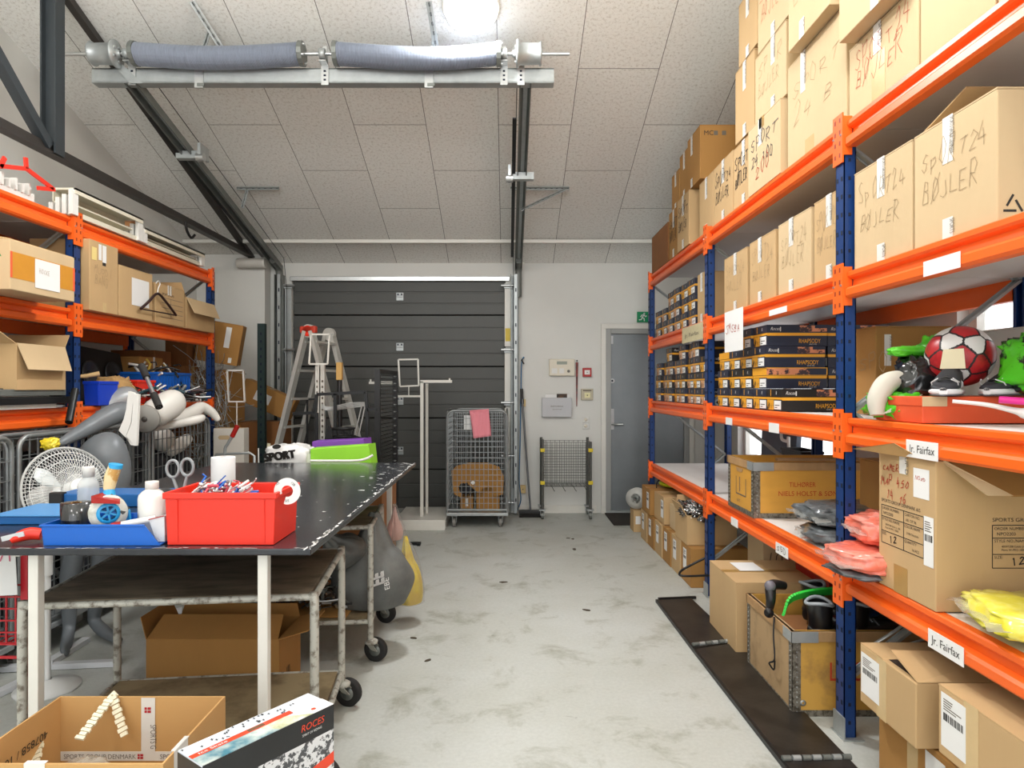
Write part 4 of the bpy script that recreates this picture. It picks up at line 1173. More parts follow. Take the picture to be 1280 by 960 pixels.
# football
def football(c, r):
    import bmesh
    o = thing('football', 'red and white football resting on dark shoes on the third shelf', 'ball', (c.x, c.y, c.z - r))
    bm = bmesh.new(); bmesh.ops.create_icosphere(bm, subdivisions=1, radius=1)
    pv = [v.co.copy().normalized() for v in bm.verts]; hx = [f.calc_center_median().normalized() for f in bm.faces]; bm.free()
    bm = bmesh.new(); bmesh.ops.create_icosphere(bm, subdivisions=6, radius=1)
    Q = Matrix.Rotation(.5, 3, 'X') @ Matrix.Rotation(.35, 3, 'Y') @ Matrix.Rotation(.3, 3, 'Z')
    wm = mat('ball_white_panel', 'D9D9D6', .35, var=.06, scale=9, bump=.1, bscale=300); rm = mat('ball_red_panel', 'B5242A', .35, col2='7C1A20', scale=14, thr=(.5, .65)); sm = mat('ball_seam', '1F1D20', .5, var=0)
    me = bpy.data.meshes.new('ball_surface')
    me.materials.append(wm); me.materials.append(rm); me.materials.append(sm)
    for f in bm.faces:
        d = Q @ f.calc_center_median().normalized()
        a = sorted([(d.dot(p) + .0275, 0, i) for i, p in enumerate(pv)] + [(d.dot(p), 1, i) for i, p in enumerate(hx)], reverse=True)
        if a[0][0] - a[1][0] < .022: f.material_index = 2
        elif a[0][1] == 0: f.material_index = 1
        else: f.material_index = 1 if a[0][2] % 7 == 0 else 0
        f.smooth = True
    for v in bm.verts: v.co = v.co * r + V((0, 0, r))
    bm.to_mesh(me); bm.free()
    s = bpy.data.objects.new('ball_surface', me); COL.objects.link(s); s.parent = o
    m = MB(); fr = frame((-.128, -.085, .062), (1, -.6, 0), (.0, -.0, 1)); m.hexa([fpt(fr, 0, 0, 0), fpt(fr, .075, 0, .0), fpt(fr, .07, .07, -.005), fpt(fr, .01, .068, -.005), fpt(fr, 0, 0, .001), fpt(fr, .075, 0, .001), fpt(fr, .07, .07, -.004), fpt(fr, .01, .068, -.004)], paperc)
    m.build('paper_tag', o)
BALLC = V((1.653, 2.42, 1.566)); football(BALLC, .1105)
# shoes
shm = mat('dark_grey_knit', '2B2D33', .7, var=.1, scale=80, bump=.2, bscale=200); wsole = mat('white_foam_sole', 'D8D8DA', .5, var=.03); gsole = mat('grey_sole', '4C4D52', .6)
def shoe(label, loc, rz, s=1., flip=1):
    o = thing('trainer_shoe', label, 'shoe', loc, rz)
    L_ = .27 * s
    secs = [(-.5, .028, .030, .085), (-.42, .036, .036, .105), (-.25, .038, .038, .100), (-.08, .038, .040, .092), (.1, .044, .043, .074), (.28, .048, .046, .048), (.42, .038, .040, .036), (.5, .012, .016, .028)]
    def body(lo, sc, top, nm, m_):
        q = MB(); vs = []; n = 18
        for t, w1, w2, h in secs:
            for j in range(n):
                a = 2 * pi * j / n
                y = cos(a) * w1 * sc; zz = sin(a)
                z = (lo + (h - lo) / 2) + zz * (h - lo) / 2 if top is None else lo + (zz * .5 + .5) * top
                y = math.copysign(abs(cos(a)) ** .6, cos(a)) * w1 * sc
                vs.append((t * L_, y, z))
        k = len(secs); fs = [(i * n + j, i * n + (j + 1) % n, (i + 1) * n + (j + 1) % n, (i + 1) * n + j) for i in range(k - 1) for j in range(n)]
        q.add(vs, fs, m_, True); q.add(vs[:n], [tuple(range(n - 1, -1, -1))], m_); q.add(vs[-n:], [tuple(range(n))], m_)
        return q.build(nm, o)
    body(.018, .92, None, 'upper', shm); body(.002, 1.05, .026, 'midsole', wsole); body(0, 1.0, .006, 'outsole', gsole)
    q = MB()
    for i in range(4):
        for sd in (-1, 1):
            x = (-.02 + .045 * i) * s; q.tube([(x - .03, sd * .037, .03), (x - .01, sd * .038, .046), (x + .01, sd * .022, .068 - .004 * i)], .0022, wsole, 6)
    q.build('stripes', o)
    q = MB()
    for i in range(4):
        x = (.0 + .025 * i) * s; q.tube([(x, -.022, .072 - .007 * i), (x + .005, 0, .078 - .007 * i), (x, .022, .072 - .007 * i)], .003, black, 6)
    q.build('laces', o)
    q = MB(); q.lathe([(.03, 0), (.034, .004), (.028, .008)], shm, 16, (-.075, 0, .077)); q.build('collar', o)
    return o
zt_ = Z3 + .094
shoe('dark grey running shoe with white sole in front of the football, left one', (1.535, 2.305, zt_), pi + .85, .80)
shoe('dark grey running shoe with white sole right of the football', (1.735, 2.30, zt_), pi + .45, .88)
# green and black bag
grn = mat('bright_green_fabric', '57C722', .4, col2='3E9E1B', scale=9, coat=.3, bump=.3, bscale=14); blkp = mat('black_shiny_film', '17191A', .18, coat=.7, var=.1, bump=.7, bscale=16)
o = thing('sports_bag', 'bright green and black shin guard bag beside the near post', 'bag', (1.53, 2.52, Z3))
q = blob((.26, .24, .11), grn, 21, .14, 3, .6, fold=.15); q.build('lower_bag', o)
q = blob((.18, .16, .20), blkp, 22, .10, 3, .7, fold=.15); b_ = q.build('black_film', o); b_.location = (-.0, -.02, .04); b_.rotation_euler = (0, .25, 0)
q = blob((.13, .14, .22), grn, 23, .14, 2, .75, fold=.12); b_ = q.build('green_sleeve', o); b_.location = (.08, .0, .10); b_.rotation_euler = (0, .15, 0)
q = blob((.15, .07, .04), grn, 24, .12, 2, .7, fold=.1); b_ = q.build('green_strap', o); b_.location = (.0, .0, .24)
o = thing('padded_boot', 'off white padded cuff leaning on the green bag by the near post', 'pad', (1.44, 2.50, Z3 + .02))
q = MB(); pts = smooth_path([(-.06, -.03, .0), (-.055, -.02, .06), (-.01, -.01, .12), (.06, .0, .14)], 5); q.tube(pts, smooth_vals([.024, .034, .038, .028], 5), mat('off_white_fabric', 'C4BFB2', .7, var=.05, bump=.2), 16); q.build('pad_body', o)
q = MB()
for i in range(7): q.tube(smooth_path([(-.06 + .01 * i, -.06, .005 + .006 * i), (.02 + .01 * i, -.075, .03 + .008 * i), (.10, -.06, .05 + .012 * i)], 4), .002, mat('grey_lace', 'B9B6A8', .6), 5)
q.build('laces', o)
bag('bright green and black goalkeeper gear at the right edge of the third shelf', (1.80, 2.22, Z3 + .10), (.20, .22, .20), mat('green_black_print', '4FC21F', .4, col2='15181A', scale=11, thr=(.5, .54), coat=.3), 31, .3, film=False, cat='sports gear', name='goalkeeper_gear', amp=.2)
q = MB(); q.tube([(1.53, 2.06, Z3 + .085), (1.62, 1.98, Z3 + .075), (1.80, 1.85, Z3 + .055)], .011, mat('magenta_plastic', 'D9258C', .35), 14)
o = thing('hockey_stick_sleeve', 'magenta plastic tube lying before the orange box', 'tube', (1.6, 2.0, Z3)); q.build('tube', o, world=True)
o = thing('shoe_horn', 'long white plastic scoop lying in front of the orange box', 'scoop', (1.58, 2.1, Z3))
q = MB(); q.tube(smooth_path([(1.445, 2.15, Z3 + .078), (1.52, 2.10, Z3 + .068), (1.58, 2.06, Z3 + .05), (1.62, 2.03, Z3 + .04), (1.80, 1.93, Z3 + .03)], 6), smooth_vals([.010, .012, .017, .034, .04], 6), white, 14, flat=.6); q.build('scoop_body', o, world=True)

# ------------------------------------------------------------------ on the floor under the right rack
lab = lambda u, v, w, h: (LB, 'W', u, v, w, h, paper, True)
for i in range(6):
    y0 = 4.80 + i * .276
    xx = 1.33 - .006 * i
    carton('%s carton from the near end of the bottom row under the far bay' % ORD[i], xx, xx + .42, y0, y0 + .272, 0, .285, card if i % 2 else card2, 'small cartons under the far bay', deco=[lab(.06, .10, .09, .15), (T, 'S', .5, .05, 0, .3, tapec)])
carton('second layer carton at the far end of the row under the far bay', 1.30, 1.72, 6.03, 6.40, .287, .235, card2, 'small cartons under the far bay', deco=[lab(.22, .05, .09, .15)])
carton('second layer carton with white label in the middle of the row under the far bay', 1.33, 1.74, 5.62, 6.0, .287, .235, card, 'small cartons under the far bay', deco=[lab(.26, .05, .09, .15), (T, 'S', .5, .05, .6, 1, tapec)])
def hh(q, fr, w, h):
    q.prism(fr, [(w * .3, h * .66), (w * .34, h * .76), (w * .66, h * .76), (w * .7, h * .66)], .0004, .001, mat('handle_hole', '2B1C0F', .9, var=0)); q.text(fr, w * .3, h * .48, 'Roces', .025, ink, .001)
carton('carton with a dark handle hole in the second layer under the far bay', 1.36, 1.62, 5.28, 5.55, .287, .20, card3, flaps='x', deco=[('fn', 'S', hh, 'handle_hole')])
# open carton of shiny things
def open_carton(label, x0, x1, y0, y1, z0, h, m=card, flaps=(), rz=0., deco=(), t=.005, inner=None, name='open_carton', cat='cardboard box'):
    sx, sy = x1 - x0, y1 - y0
    o = thing(name, label, cat, ((x0 + x1) / 2, (y0 + y1) / 2, z0), rz)
    q = MB()
    a, b = sx / 2, sy / 2
    vo = [(-a, -b), (a, -b), (a, b), (-a, b)]; vi = [(-a + t, -b + t), (a - t, -b + t), (a - t, b - t), (-a + t, b - t)]
    vs = [(x, y, 0) for x, y in vo] + [(x, y, h) for x, y in vo] + [(x, y, h) for x, y in vi] + [(x, y, t) for x, y in vi]
    fs = [(3, 2, 1, 0)] + [(i, (i + 1) % 4, 4 + (i + 1) % 4, 4 + i) for i in range(4)] + [(4 + i, 4 + (i + 1) % 4, 8 + (i + 1) % 4, 8 + i) for i in range(4)]
    q.add(vs, fs, m)
    q.add(vs, [(8 + i, 8 + (i + 1) % 4, 12 + (i + 1) % 4, 12 + i) for i in range(4)] + [(12, 13, 14, 15)], inner or m)
    q.build('carton_body', o)
    for fl in flaps:
        side, ang, ln = fl[:3]; mm = fl[3] if len(fl) > 3 else m
        ca, sa = cos(radians(ang)), sin(radians(ang))       # ang 0 = straight up, 90 = folded outwards flat, >90 hangs
        q = MB()
        fr_, w, _ = face(sx, sy, h, side)
        base = [fpt(fr_, .004, h), fpt(fr_, w - .004, h)]
        n = fr_[3]
        tip = [fpt(fr_, .02, h) + V((0, 0, ca * ln)) + n * sa * ln, fpt(fr_, w - .02, h) + V((0, 0, ca * ln)) + n * sa * ln]
        nn = (n * ca - V((0, 0, sa))) * .004
        q.hexa([base[0], base[1], tip[1], tip[0], base[0] + nn, base[1] + nn, tip[1] + nn, tip[0] + nn], mm)
        q.build('flap', o)
    for d in deco:
        k, f = d[0], d[1]; fr, w, hq = face(sx, sy, h, f); q = MB()
        if k == 'tape': q.fbox(fr, w * d[2] - d[3] / 2, w * d[2] + d[3] / 2, hq * d[4], hq * d[5], .0004, .0014, d[6]); nm = 'parcel_tape'
        elif k == 'label': q.fbox(fr, d[2], d[2] + d[4], d[3], d[3] + d[5], .0006, .0016, d[6]); nm = 'shipping_label'
        elif k == 'hand': q.hand(fr, *d[2:7], d[7], d[9] if len(d) > 9 else .0035, .0018, w=d[8] if len(d) > 8 else None); nm = 'handwriting'
        elif k == 'text': q.text(fr, d[2], d[3], d[4], d[5], d[6], .0016, w=d[7] if len(d) > 7 else None); nm = 'printing'
        else: d[2](q, fr, w, hq); nm = d[3]
        q.build(nm, o)
    return o
open_carton('open carton of crumpled silver foil things beside the middle post', 1.33, 1.70, 4.90, 5.24, .287, .22, card, flaps=[('W', 25, .08), ('N', 10, .1)])
o = thing('foil_pile', 'crumpled silver foil spilling from an open carton by the middle post', 'foil', (1.45, 5.0, .46), kind='stuff')
blob((.26, .26, .14), mat('crumpled_foil', 'C8C8C6', .15, .9, col2='3A3A3A', scale=40, thr=(.45, .6)), 41, .3, 5, .8, 60, 40, fold=.4).build('foil', o)
carton('plain carton lying behind the middle post with writing LOAB', 1.66, 1.98, 4.3, 4.58, .0, .46, card3, deco=[(HD, 'S', .03, .30, 'LOAB', .07, ink, 5, .22, .005), (T, 'S', .65, .05, .6, 1, tapew)])
carton('large plain carton on the floor between the middle post and the LA crate', 1.235, 1.80, 3.58, 4.05, 0, .40, card, flaps='y', deco=[('fn', 'T', lambda q, fr, w, h: q.fbox(fr, .1, .24, .22, .40, .001, .002, paper), 'paper_sheet'), (T, 'S', .5, .05, 0, .3, tapec)])
o = thing('metal_bar_stand', 'thin black metal loop sticking out by the middle post', 'bracket', (1.35, 4.7, .19)); q = MB()
q.tube(smooth_path([(1.42, 4.68, .26), (1.30, 4.68, .20), (1.22, 4.66, .16), (1.22, 4.60, .145), (1.42, 4.60, .15)], 5), .008, blackm, 8); q.build('loop', o, world=True)
# red bins
def bin_(label, c, sx, sy, h, m, rz=0., name='plastic_bin', rim=.012, t=.004, taper=.92, cat='bin', group=None, ribs=True):
    o = thing(name, label, cat, c, rz, group)
    q = MB(); a, b = sx / 2, sy / 2; k = taper
    L0 = [(-a * k, -b * k), (a * k, -b * k), (a * k, b * k), (-a * k, b * k)]; L1 = [(-a, -b), (a, -b), (a, b), (-a, b)]
    ins = lambda P_, t_: [(x - math.copysign(t_, x), y - math.copysign(t_, y)) for x, y in P_]
    vs = [(x, y, 0) for x, y in L0] + [(x, y, h) for x, y in L1] + [(x, y, h) for x, y in ins(L1, t)] + [(x, y, t) for x, y in ins(L0, t)]
    fs = [(3, 2, 1, 0)] + [(i, (i + 1) % 4, 4 + (i + 1) % 4, 4 + i) for i in range(4)] + [(4 + i, 4 + (i + 1) % 4, 8 + (i + 1) % 4, 8 + i) for i in range(4)] + [(8 + i, 8 + (i + 1) % 4, 12 + (i + 1) % 4, 12 + i) for i in range(4)] + [(12, 13, 14, 15)]
    q.add(vs, fs, m); q.build('bin_body', o, bevel=.002)
    q = MB()
    for s in (-1, 1):
        q.bb(-a - rim, a + rim, s * (b + rim), s * (b - t), h - .018, h + .002, m); q.bb(s * (a + rim), s * (a - t), -b + t, b - t, h - .018, h + .002, m)
    q.build('rim', o, bevel=.003)
    if ribs:
        for s in (-1, 1):
            for f_ in (-.82, .82):
                q = MB(); x = f_ * a * .96; q.hexa([(x - .004, s * b * k, .01), (x + .004, s * b * k, .01), (x + .004, s * b * k * 1.02, .01), (x - .004, s * b * k * 1.02, .01), (x - .004, s * b * .98, h - .02), (x + .004, s * b * .98, h - .02), (x + .004, s * (b + rim * .7), h - .02), (x - .004, s * (b + rim * .7), h - .02)], m)
                q.build('rib', o)
    return o
carton('brown carton on the floor supporting the nearer red bin', 1.72, 2.15, 3.56, 3.95, 0, .30, card4)
carton('brown carton on the floor supporting the farther red bin', 1.85, 2.2, 4.0, 4.28, 0, .30, card4)
bin_('nearer dark red stacking bin under the fourth shelf', (1.90, 3.66, .305), .46, .42, .24, redd)
bin_('farther dark red stacking bin under the fourth shelf', (2.0, 4.13, .305), .42, .42, .25, redd)
bin_('dark red bin standing on the floor behind the LA crate', (2.18, 3.2, 0), .28, .42, .42, redd)
# cartons near right
carton('carton with printed label and open flap, on another carton right of the near post', 1.335, 1.80, 2.165, 2.51, .268, .215, card, flaps=None, deco=[(LB, 'W', .01, .04, .12, .15, paper, True), (T, 'W', .42, .06, 0, 1, tapec)])
o = bpy.data.objects[[x.name for x in bpy.data.objects if x.get('label', '').startswith('carton with printed label and open flap')][0]]
q = MB(); q.hexa([(-.23, .17, .215), (-.23, .02, .215), (.23, .02, .215), (.23, .17, .215), (-.23, .17, .219), (-.23, .03, .219), (.23, .03, .219), (.23, .17, .219)], card); q.build('flap', o)
q = MB(); q.hexa([(-.225, -.171, .216), (.23, -.171, .216), (.23, .01, .238), (-.225, -.02, .262), (-.225, -.171, .220), (.23, -.171, .220), (.23, .01, .242), (-.225, -.02, .266)], card); q.build('raised_flap', o)
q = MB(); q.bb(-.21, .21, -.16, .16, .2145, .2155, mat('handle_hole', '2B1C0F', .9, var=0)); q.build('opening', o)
carton('carton under the open-flap carton right of the near post', 1.40, 1.86, 2.0, 2.50, 0, .262, card2, flaps=None, deco=[(LB, 'W', .28, .14, .10, .10, paper, False), (T, 'W', .42, .06, 0, 1, tapec)])
carton('front carton with printed label at the bottom right corner of the photo', 1.345, 1.85, 1.70, 2.07, .316, .215, card, flaps='x', deco=[(LB, 'W', .015, .03, .11, .165, paper, True), (T, 'W', .40, .06, 0, 1, tapec), ('tape', 'S', .3, .06, 0, .5, tapeb)])
carton('lowest carton beneath the front labelled carton, bottom right corner', 1.35, 1.85, 1.60, 1.99, 0, .312, card, flaps='x', deco=[(LB, 'W', .02, .15, .11, .13, paper, True)])
carton('small dark carton deep under the fourth shelf behind the labelled cartons', 1.62, 2.12, 2.55, 2.85, 0, .36, card4)

# ------------------------------------------------------------------ boots and pads in the LA crate
sbk = mat('black_boot_shell', '141518', .35, var=.12, coat=.3); sgr = mat('grey_boot_trim', '9AA0A6', .5)
o = carton('dark carton inside the LA crate under the black skates', 1.32, 1.96, 2.97, 3.43, .022, .255, card4, name='inner_carton', flaps=None)
def boot(label, loc, rz, tilt=0.):
    o = thing('skate_boot', label, 'skate', loc, rot=(tilt, 0, rz))
    q = blob((.27, .11, .10), sbk, 51, .06, 2, .6); q.build('boot_shell', o)
    q = MB(); q.tube(smooth_path([(-.08, 0, .06), (-.085, 0, .12), (-.09, 0, .19)], 5), smooth_vals([.05, .052, .056], 5), sbk, 18, caps=False); q.build('cuff', o)
    q = MB(); q.tube([(-.09 + .056 * cos(t) * 1.0, .056 * sin(t), .19 + .008 * sin(t * 2)) for t in [2 * pi * k / 20 for k in range(20)]], .008, sgr, 8, closed=True); q.build('cuff_trim', o)
    q = MB()
    for k in range(4): q.tube([(-.04 + .035 * k, -.045, .11 - .02 * k), (-.035 + .035 * k, 0, .125 - .02 * k), (-.04 + .035 * k, .045, .11 - .02 * k)], .004, sgr, 6)
    q.build('laces', o)
    q = MB(); fr = frame((.02, -.057, .035), (1, 0, 0), (0, 0, 1)); q.text(fr, 0, 0, 'TEMPISH', .016, script, .004, w=.06); q.build('lettering', o)
    return o
zc_ = .285
boot('nearest black skate boot at the left corner of the LA crate', (1.50, 3.06, zc_), .5)
boot('black skate boot right of the nearest one in the LA crate', (1.68, 3.04, zc_), .15)
boot('black skate boot behind the two front ones in the LA crate', (1.60, 3.26, zc_), -.5)
boot('black skate boot by the right side of the LA crate near the blue post', (1.80, 3.22, zc_), 2.8)
o = thing('wrist_guard', 'black pad with bright green strap and round knob hanging on the LA crate', 'pad', (1.36, 3.2, .39))
q = MB(); q.tube(smooth_path([(1.27, 3.22, .34), (1.265, 3.18, .43), (1.285, 3.22, .49), (1.36, 3.25, .48)], 5), smooth_vals([.012, .022, .026, .02], 5), black, 12); q.build('pad_arm', o, world=True)
q = MB(); q.lathe([(0, 0), (.024, .002), (.026, .015), (.012, .024), (0, .024)], mat('grey_knob', '6D6A72', .4), 18, (1.27, 3.20, .495), (-.4, -1, .2)); q.build('knob', o, world=True)
q = MB(); q.lathe([(0, 0), (.022, .002), (.022, .016), (0, .02)], blackm, 18, (1.225, 3.10, .40), (-.4, -1, .1)); q.build('knob', o, world=True)
q = MB()
pts = smooth_path([(1.30, 3.12, .38), (1.33, 3.12, .45), (1.40, 3.13, .475), (1.52, 3.16, .48), (1.62, 3.2, .47)], 6)
for a, b in zip(pts, pts[1:]): q.bar(a, b, .012, .042, mat('neon_green_strap', '2FC83F', .5), (0, -.6, 1))
q.build('green_strap', o, world=True)
q = MB(); fr = frame((1.40, 3.108, .470), (1, .2, 0), (0, 0, 1)); q.text(fr, .02, -.005, 'TEMPISH', .016, black, .004, w=.07); q.build('lettering', o, world=True)
q = MB(); q.tube(smooth_path([(1.25, 3.10, .38), (1.238, 3.08, .30), (1.235, 3.06, .20), (1.225, 3.09, .17), (1.235, 3.12, .15), (1.24, 3.08, .14), (1.236, 3.06, .19)], 5), .004, black, 6); q.build('cord', o, world=True)
o = bag('shiny blue and black knee pads heaped among the skates', (1.70, 3.14, zc_ + .10), (.18, .16, .10), mat('blue_black_pad', '16345F', .35, col2='101114', scale=10), 61, .3, film=False, cat='pad', name='knee_pad')
o = thing('metal_leg_frame', 'bent galvanised metal strips under the fourth shelf right of the near post', 'metal bracket', (1.6, 2.7, .38)); q = MB()
q.tube(smooth_path([(1.46, 2.68, .40), (1.55, 2.66, .47), (1.66, 2.7, .52)], 5), .012, galv, 8, flat=.4); q.tube(smooth_path([(1.50, 2.66, .37), (1.60, 2.64, .43), (1.72, 2.66, .44), (1.73, 2.64, .37)], 5), .008, galv, 8, flat=.5); q.build('strips', o, world=True)
# ramp plate on the floor
stl = mat('scuffed_black_plate', '38332E', .4, .35, col2='26221F', scale=5, bump=.1, bscale=30)
def fz(px, py): y = H * F / (py - CY); return V(((px - CX) * y / F, y, 0))
o = thing('loading_ramp', 'long scuffed black folding metal plate lying on the floor by the right rack', 'ramp', fz(900, 850))
A, B, C_, D = fz(822, 753), fz(864, 751), fz(921, 806), fz(868, 814)
E, G_ = fz(1066, 960), fz(985, 962)
def slab(pts, z0, z1, nm):
    q = MB(); n = len(pts); vs = [(p.x, p.y, z0) for p in pts] + [(p.x, p.y, z1) for p in pts]
    q.add(vs, [tuple(range(n - 1, -1, -1)), tuple(range(n, 2 * n))] + [(i, (i + 1) % n, n + (i + 1) % n, n + i) for i in range(n)], stl); return q.build(nm, o, world=True, bevel=.002)
slab([A, D, C_, B], .002, .02, 'ramp_plate')
dn = (E - C_); dn.normalize()
slab([D + dn * .02, G_ + dn * .5, E + dn * .5, C_ + dn * .02], .002, .022, 'ramp_plate')
q = MB()
for a, b in ((A, D), (D, G_ + dn * .5)): q.bar(a + V((-.008, 0, .012)), b + V((-.008, 0, .012)), .012, .02, blackm)
q.bar(fz(823, 752) + V((0, 0, .018)), fz(866, 750) + V((0.02, 0, .018)), .02, .016, blackm)
q.build('edge_rail', o, world=True)
for (a, b) in ((fz(866, 812), fz(922, 806)), (fz(978, 957), fz(1066, 955))):
    a.z = b.z = .028; q = MB(); n = 7
    for k in range(n): q.cyl(a.lerp(b, k / n), a.lerp(b, (k + .8) / n), .011, galv if k % 2 else dsteel, 10)
    q.build('hinge', o, world=True)
# ================================================================== left racking contents
ZL = [2.499, 1.937, 1.335]
def pl(px, X): return F * X / (px - CX)
E_ = 'E'
carton('wide carton with yellow tape band and white sheet jutting off the left rack', -2.95, -2.45, 3.265, 3.755, ZL[1], .25, card3, flaps=None, deco=[
    ('fn', 'E', lambda q, fr, w, h: (q.fbox(fr, .0, w, .06, .19, .0003, .001, mat('amber_tape', 'CB8C2E', .35, var=.05, scale=12)), q.fbox(fr, .0, .014, .06, .19, .001, .0016, mat('orange_red_tape', 'E3603A', .5, var=0)), q.fbox(fr, w - .016, w, .06, .19, .001, .0016, MATS['orange_red_tape'])), 'tape_band'),
    ('fn', 'E', lambda q, fr, w, h: (q.fbox(fr, .17, .36, .035, .185, .002, .003, paper), q.hand(fr, .20, .11, 'HOCKEY', .022, inkl, 2, .0015, .004, w=.1)), 'paper_sheet'),
    ('fn', 'S', lambda q, fr, w, h: (q.stroke(fr, [(w - .06, .12), (w - .06, .18)], .008, mat('green_print', '3E8A4C', .8, var=0)), q.stroke(fr, [(w - .075, .165), (w - .06, .185), (w - .045, .165)], .006, MATS['green_print'])), 'printed_arrow')])
o = [x for x in bpy.data.objects if x.get('label', '').startswith('wide carton with yellow')][0]
q = MB(); q.hexa([(.24, -.24, .25), (.24, .24, .25), (.05, .24, .26), (.05, -.24, .26), (.24, -.24, .254), (.24, .24, .254), (.05, .20, .305), (.05, -.22, .29)], card); q.build('top_flap', o)
carton('dark brown carton with a black and white label behind the taped carton', -3.32, -2.97, 3.0, 3.98, ZL[1], .40, card2, flaps=None, deco=[
    ('fn', 'E', lambda q, fr, w, h: (q.fbox(fr, .50, .58, .22, .38, .001, .002, gbox), q.fbox(fr, .51, .57, .31, .37, .002, .003, ink), q.fbox(fr, .22, .30, .33, .40, .001, .002, gbox), q.fbox(fr, .80, .86, .28, .40, .001, .002, gbox)), 'printed_label')])
carton('tallest carton beside the middle post on the left rack with label stickers', -2.98, -2.60, 4.125, 4.43, ZL[1], .445, card, flaps=None, deco=[
    ('fn', 'E', lambda q, fr, w, h: (q.fbox(fr, .02, .07, .32, .40, .001, .002, mat('pale_yellow_label', 'E6D086', .6, var=0)), q.fbox(fr, .09, .12, .33, .43, .001, .002, paper), q.fbox(fr, .13, .17, .32, .43, .001, .002, paper), q.fbox(fr, .13, .165, .30, .32, .001, .002, ink)), 'stickers'),
    (HD, 'E', .04, .24, 'MUDDI', .05, inkl, 5, .2, .002), (HD, 'E', .05, .17, 'BAND', .05, inkl, 6, .15, .002), (T, 'E', .5, .04, 0, .14, tapec)])
carton('carton with white paper sheet right of the tallest carton', -2.98, -2.60, 4.435, 4.86, ZL[1], .345, card, flaps='x', deco=[
    ('fn', 'E', lambda q, fr, w, h: q.fbox(fr, .15, .37, .09, .28, .002, .003, paper), 'paper_sheet')])
def prt(q, fr, w, h):
    q.text(fr, .09, h * .72, 'SPORTSWEAR', .018, ink, .001, w=.18)
    for zz in (.65, .52, .40, .28, .16): q.fbox(fr, .08, w - .03, h * zz, h * zz + .003, .0003, .001, inkg)
    q.fbox(fr, .22, .223, h * .16, h * .65, .0003, .001, inkg)
carton('carton with printed black table behind the hanging clothes hanger', -2.98, -2.60, 4.90, 5.34, ZL[1], .30, card, flaps='x', deco=[('fn', 'E', prt, 'printing'), (T, 'E', .42, .02, .75, 1, tapew), (T, 'E', .50, .02, .75, 1, tapew)])
open_carton('open carton with folded down flap at the far end of the second left shelf', -2.98, -2.60, 5.37, 5.88, ZL[1], .25, card, flaps=[('E', 155, .14, card3), ('S', 20, .12)])
o = thing('clothes_hanger', 'dark brown clothes hanger with white hook hanging on the left rack', 'hanger', (-2.57, 4.95, 1.95)); hm = mat('dark_hanger', '2E1614', .4)
hp = lambda px, py: (lambda Y: (-2.57, Y, H - (py - CY) * Y / F))(pl(px, -2.57))
q = MB(); q.tube(smooth_path([hp(176, 386), hp(186, 377), hp(197, 367), hp(208, 378), hp(220, 394)], 5), .010, hm, 8); q.build('shoulder', o, world=True)
q = MB(); q.tube([hp(176, 386), hp(219, 394)], .005, hm, 8); q.build('trouser_bar', o, world=True)
q = MB(); q.tube(smooth_path([hp(197, 366), hp(198, 360), hp(200, 355), hp(198, 351), hp(195, 354)], 5), .004, white, 6); q.build('hook', o, world=True)
# lower shelf
o = thing('board_stack', 'white boards stacked under the open carton on the left rack', 'boards', (-2.95, 3.4, ZL[2]))
for k in range(3):
    MB().bb(-.33 - .0, .33, -.5 + .02 * k, .45 - .03 * k, .034 * k + .001, .034 * k + .031, whitem).build('board', o)
open_carton('open carton with wide folded down flap on the white boards, left rack', -3.0, -2.60, 3.51, 3.90, 1.44, .25, card, flaps=[('E', 160, .15, card3), ('S', 60, .14, card), ('N', 40, .1)], deco=[('hand', 'S', .05, .1, 'SPORT', .03, inkl, 4, .2)])
o = thing('black_profiles', 'bundle of long black metal profiles at the front edge of the left rack', 'metal profiles', (-2.6, 3.3, ZL[2]), kind=None)
for k, (x, z, r_) in enumerate(((-2.62, .045, .022), (-2.665, .05, .025), (-2.63, .09, .020), (-2.69, .095, .02))):
    q = MB(); q.bb(x - r_, x + r_, 2.3, 4.00 - .04 * k, ZL[2] + z - r_ * .9, ZL[2] + z + r_ * .9, blackm if k != 2 else dsteel); q.build('profile', o, world=True, bevel=.003)
o = thing('black_tube', 'short black tube leaning on the left rack beside the blue bin', 'tube', (-2.55, 3.9, 1.25)); q = MB()
q.cyl(P(94, 487, 3.95), P(86, 528, 3.82), .020, blackm, 12); q.build('tube', o, world=True)
q = bin_('small bright blue bin on the lower left shelf beside the middle post', (-2.67, 4.355, ZL[2] + .002), .10, .21, .155, mat('bright_blue_plastic', '0F3FC4', .35, var=.03), name='blue_bin', rim=.004)
o = thing('wooden_mallet', 'light wooden tool handle lying on the small blue bin', 'tool', (-2.67, 4.35, 1.5)); q = MB(); q.tube([P(93, 471, 4.25), P(108, 470, 4.3), P(124, 467, 4.35)], [.010, .014, .016], woodf if False else mat('light_wood', 'D2B07A', .6, scale=8), 12); q.build('handle_grip', o, world=True)
o = thing('loudspeaker', 'big black slanted loudspeaker cabinet at the back of the lower left shelf', 'loudspeaker', (-3.1, 5.0, ZL[2])); spk = mat('speaker_black', '151515', .6, var=.1)
q = MB(); a = V((-3.02, 4.72, 0)); q.hexa([(-3.35, 4.6, ZL[2] + .002), (-2.98, 4.6, ZL[2] + .002), (-2.98, 5.22, ZL[2] + .002), (-3.35, 5.22, ZL[2] + .002), (-3.35, 4.6, 1.76), (-3.05, 4.6, 1.76), (-3.05, 5.22, 1.72), (-3.35, 5.22, 1.72)], spk); q.build('cabinet', o, world=True, bevel=.006)
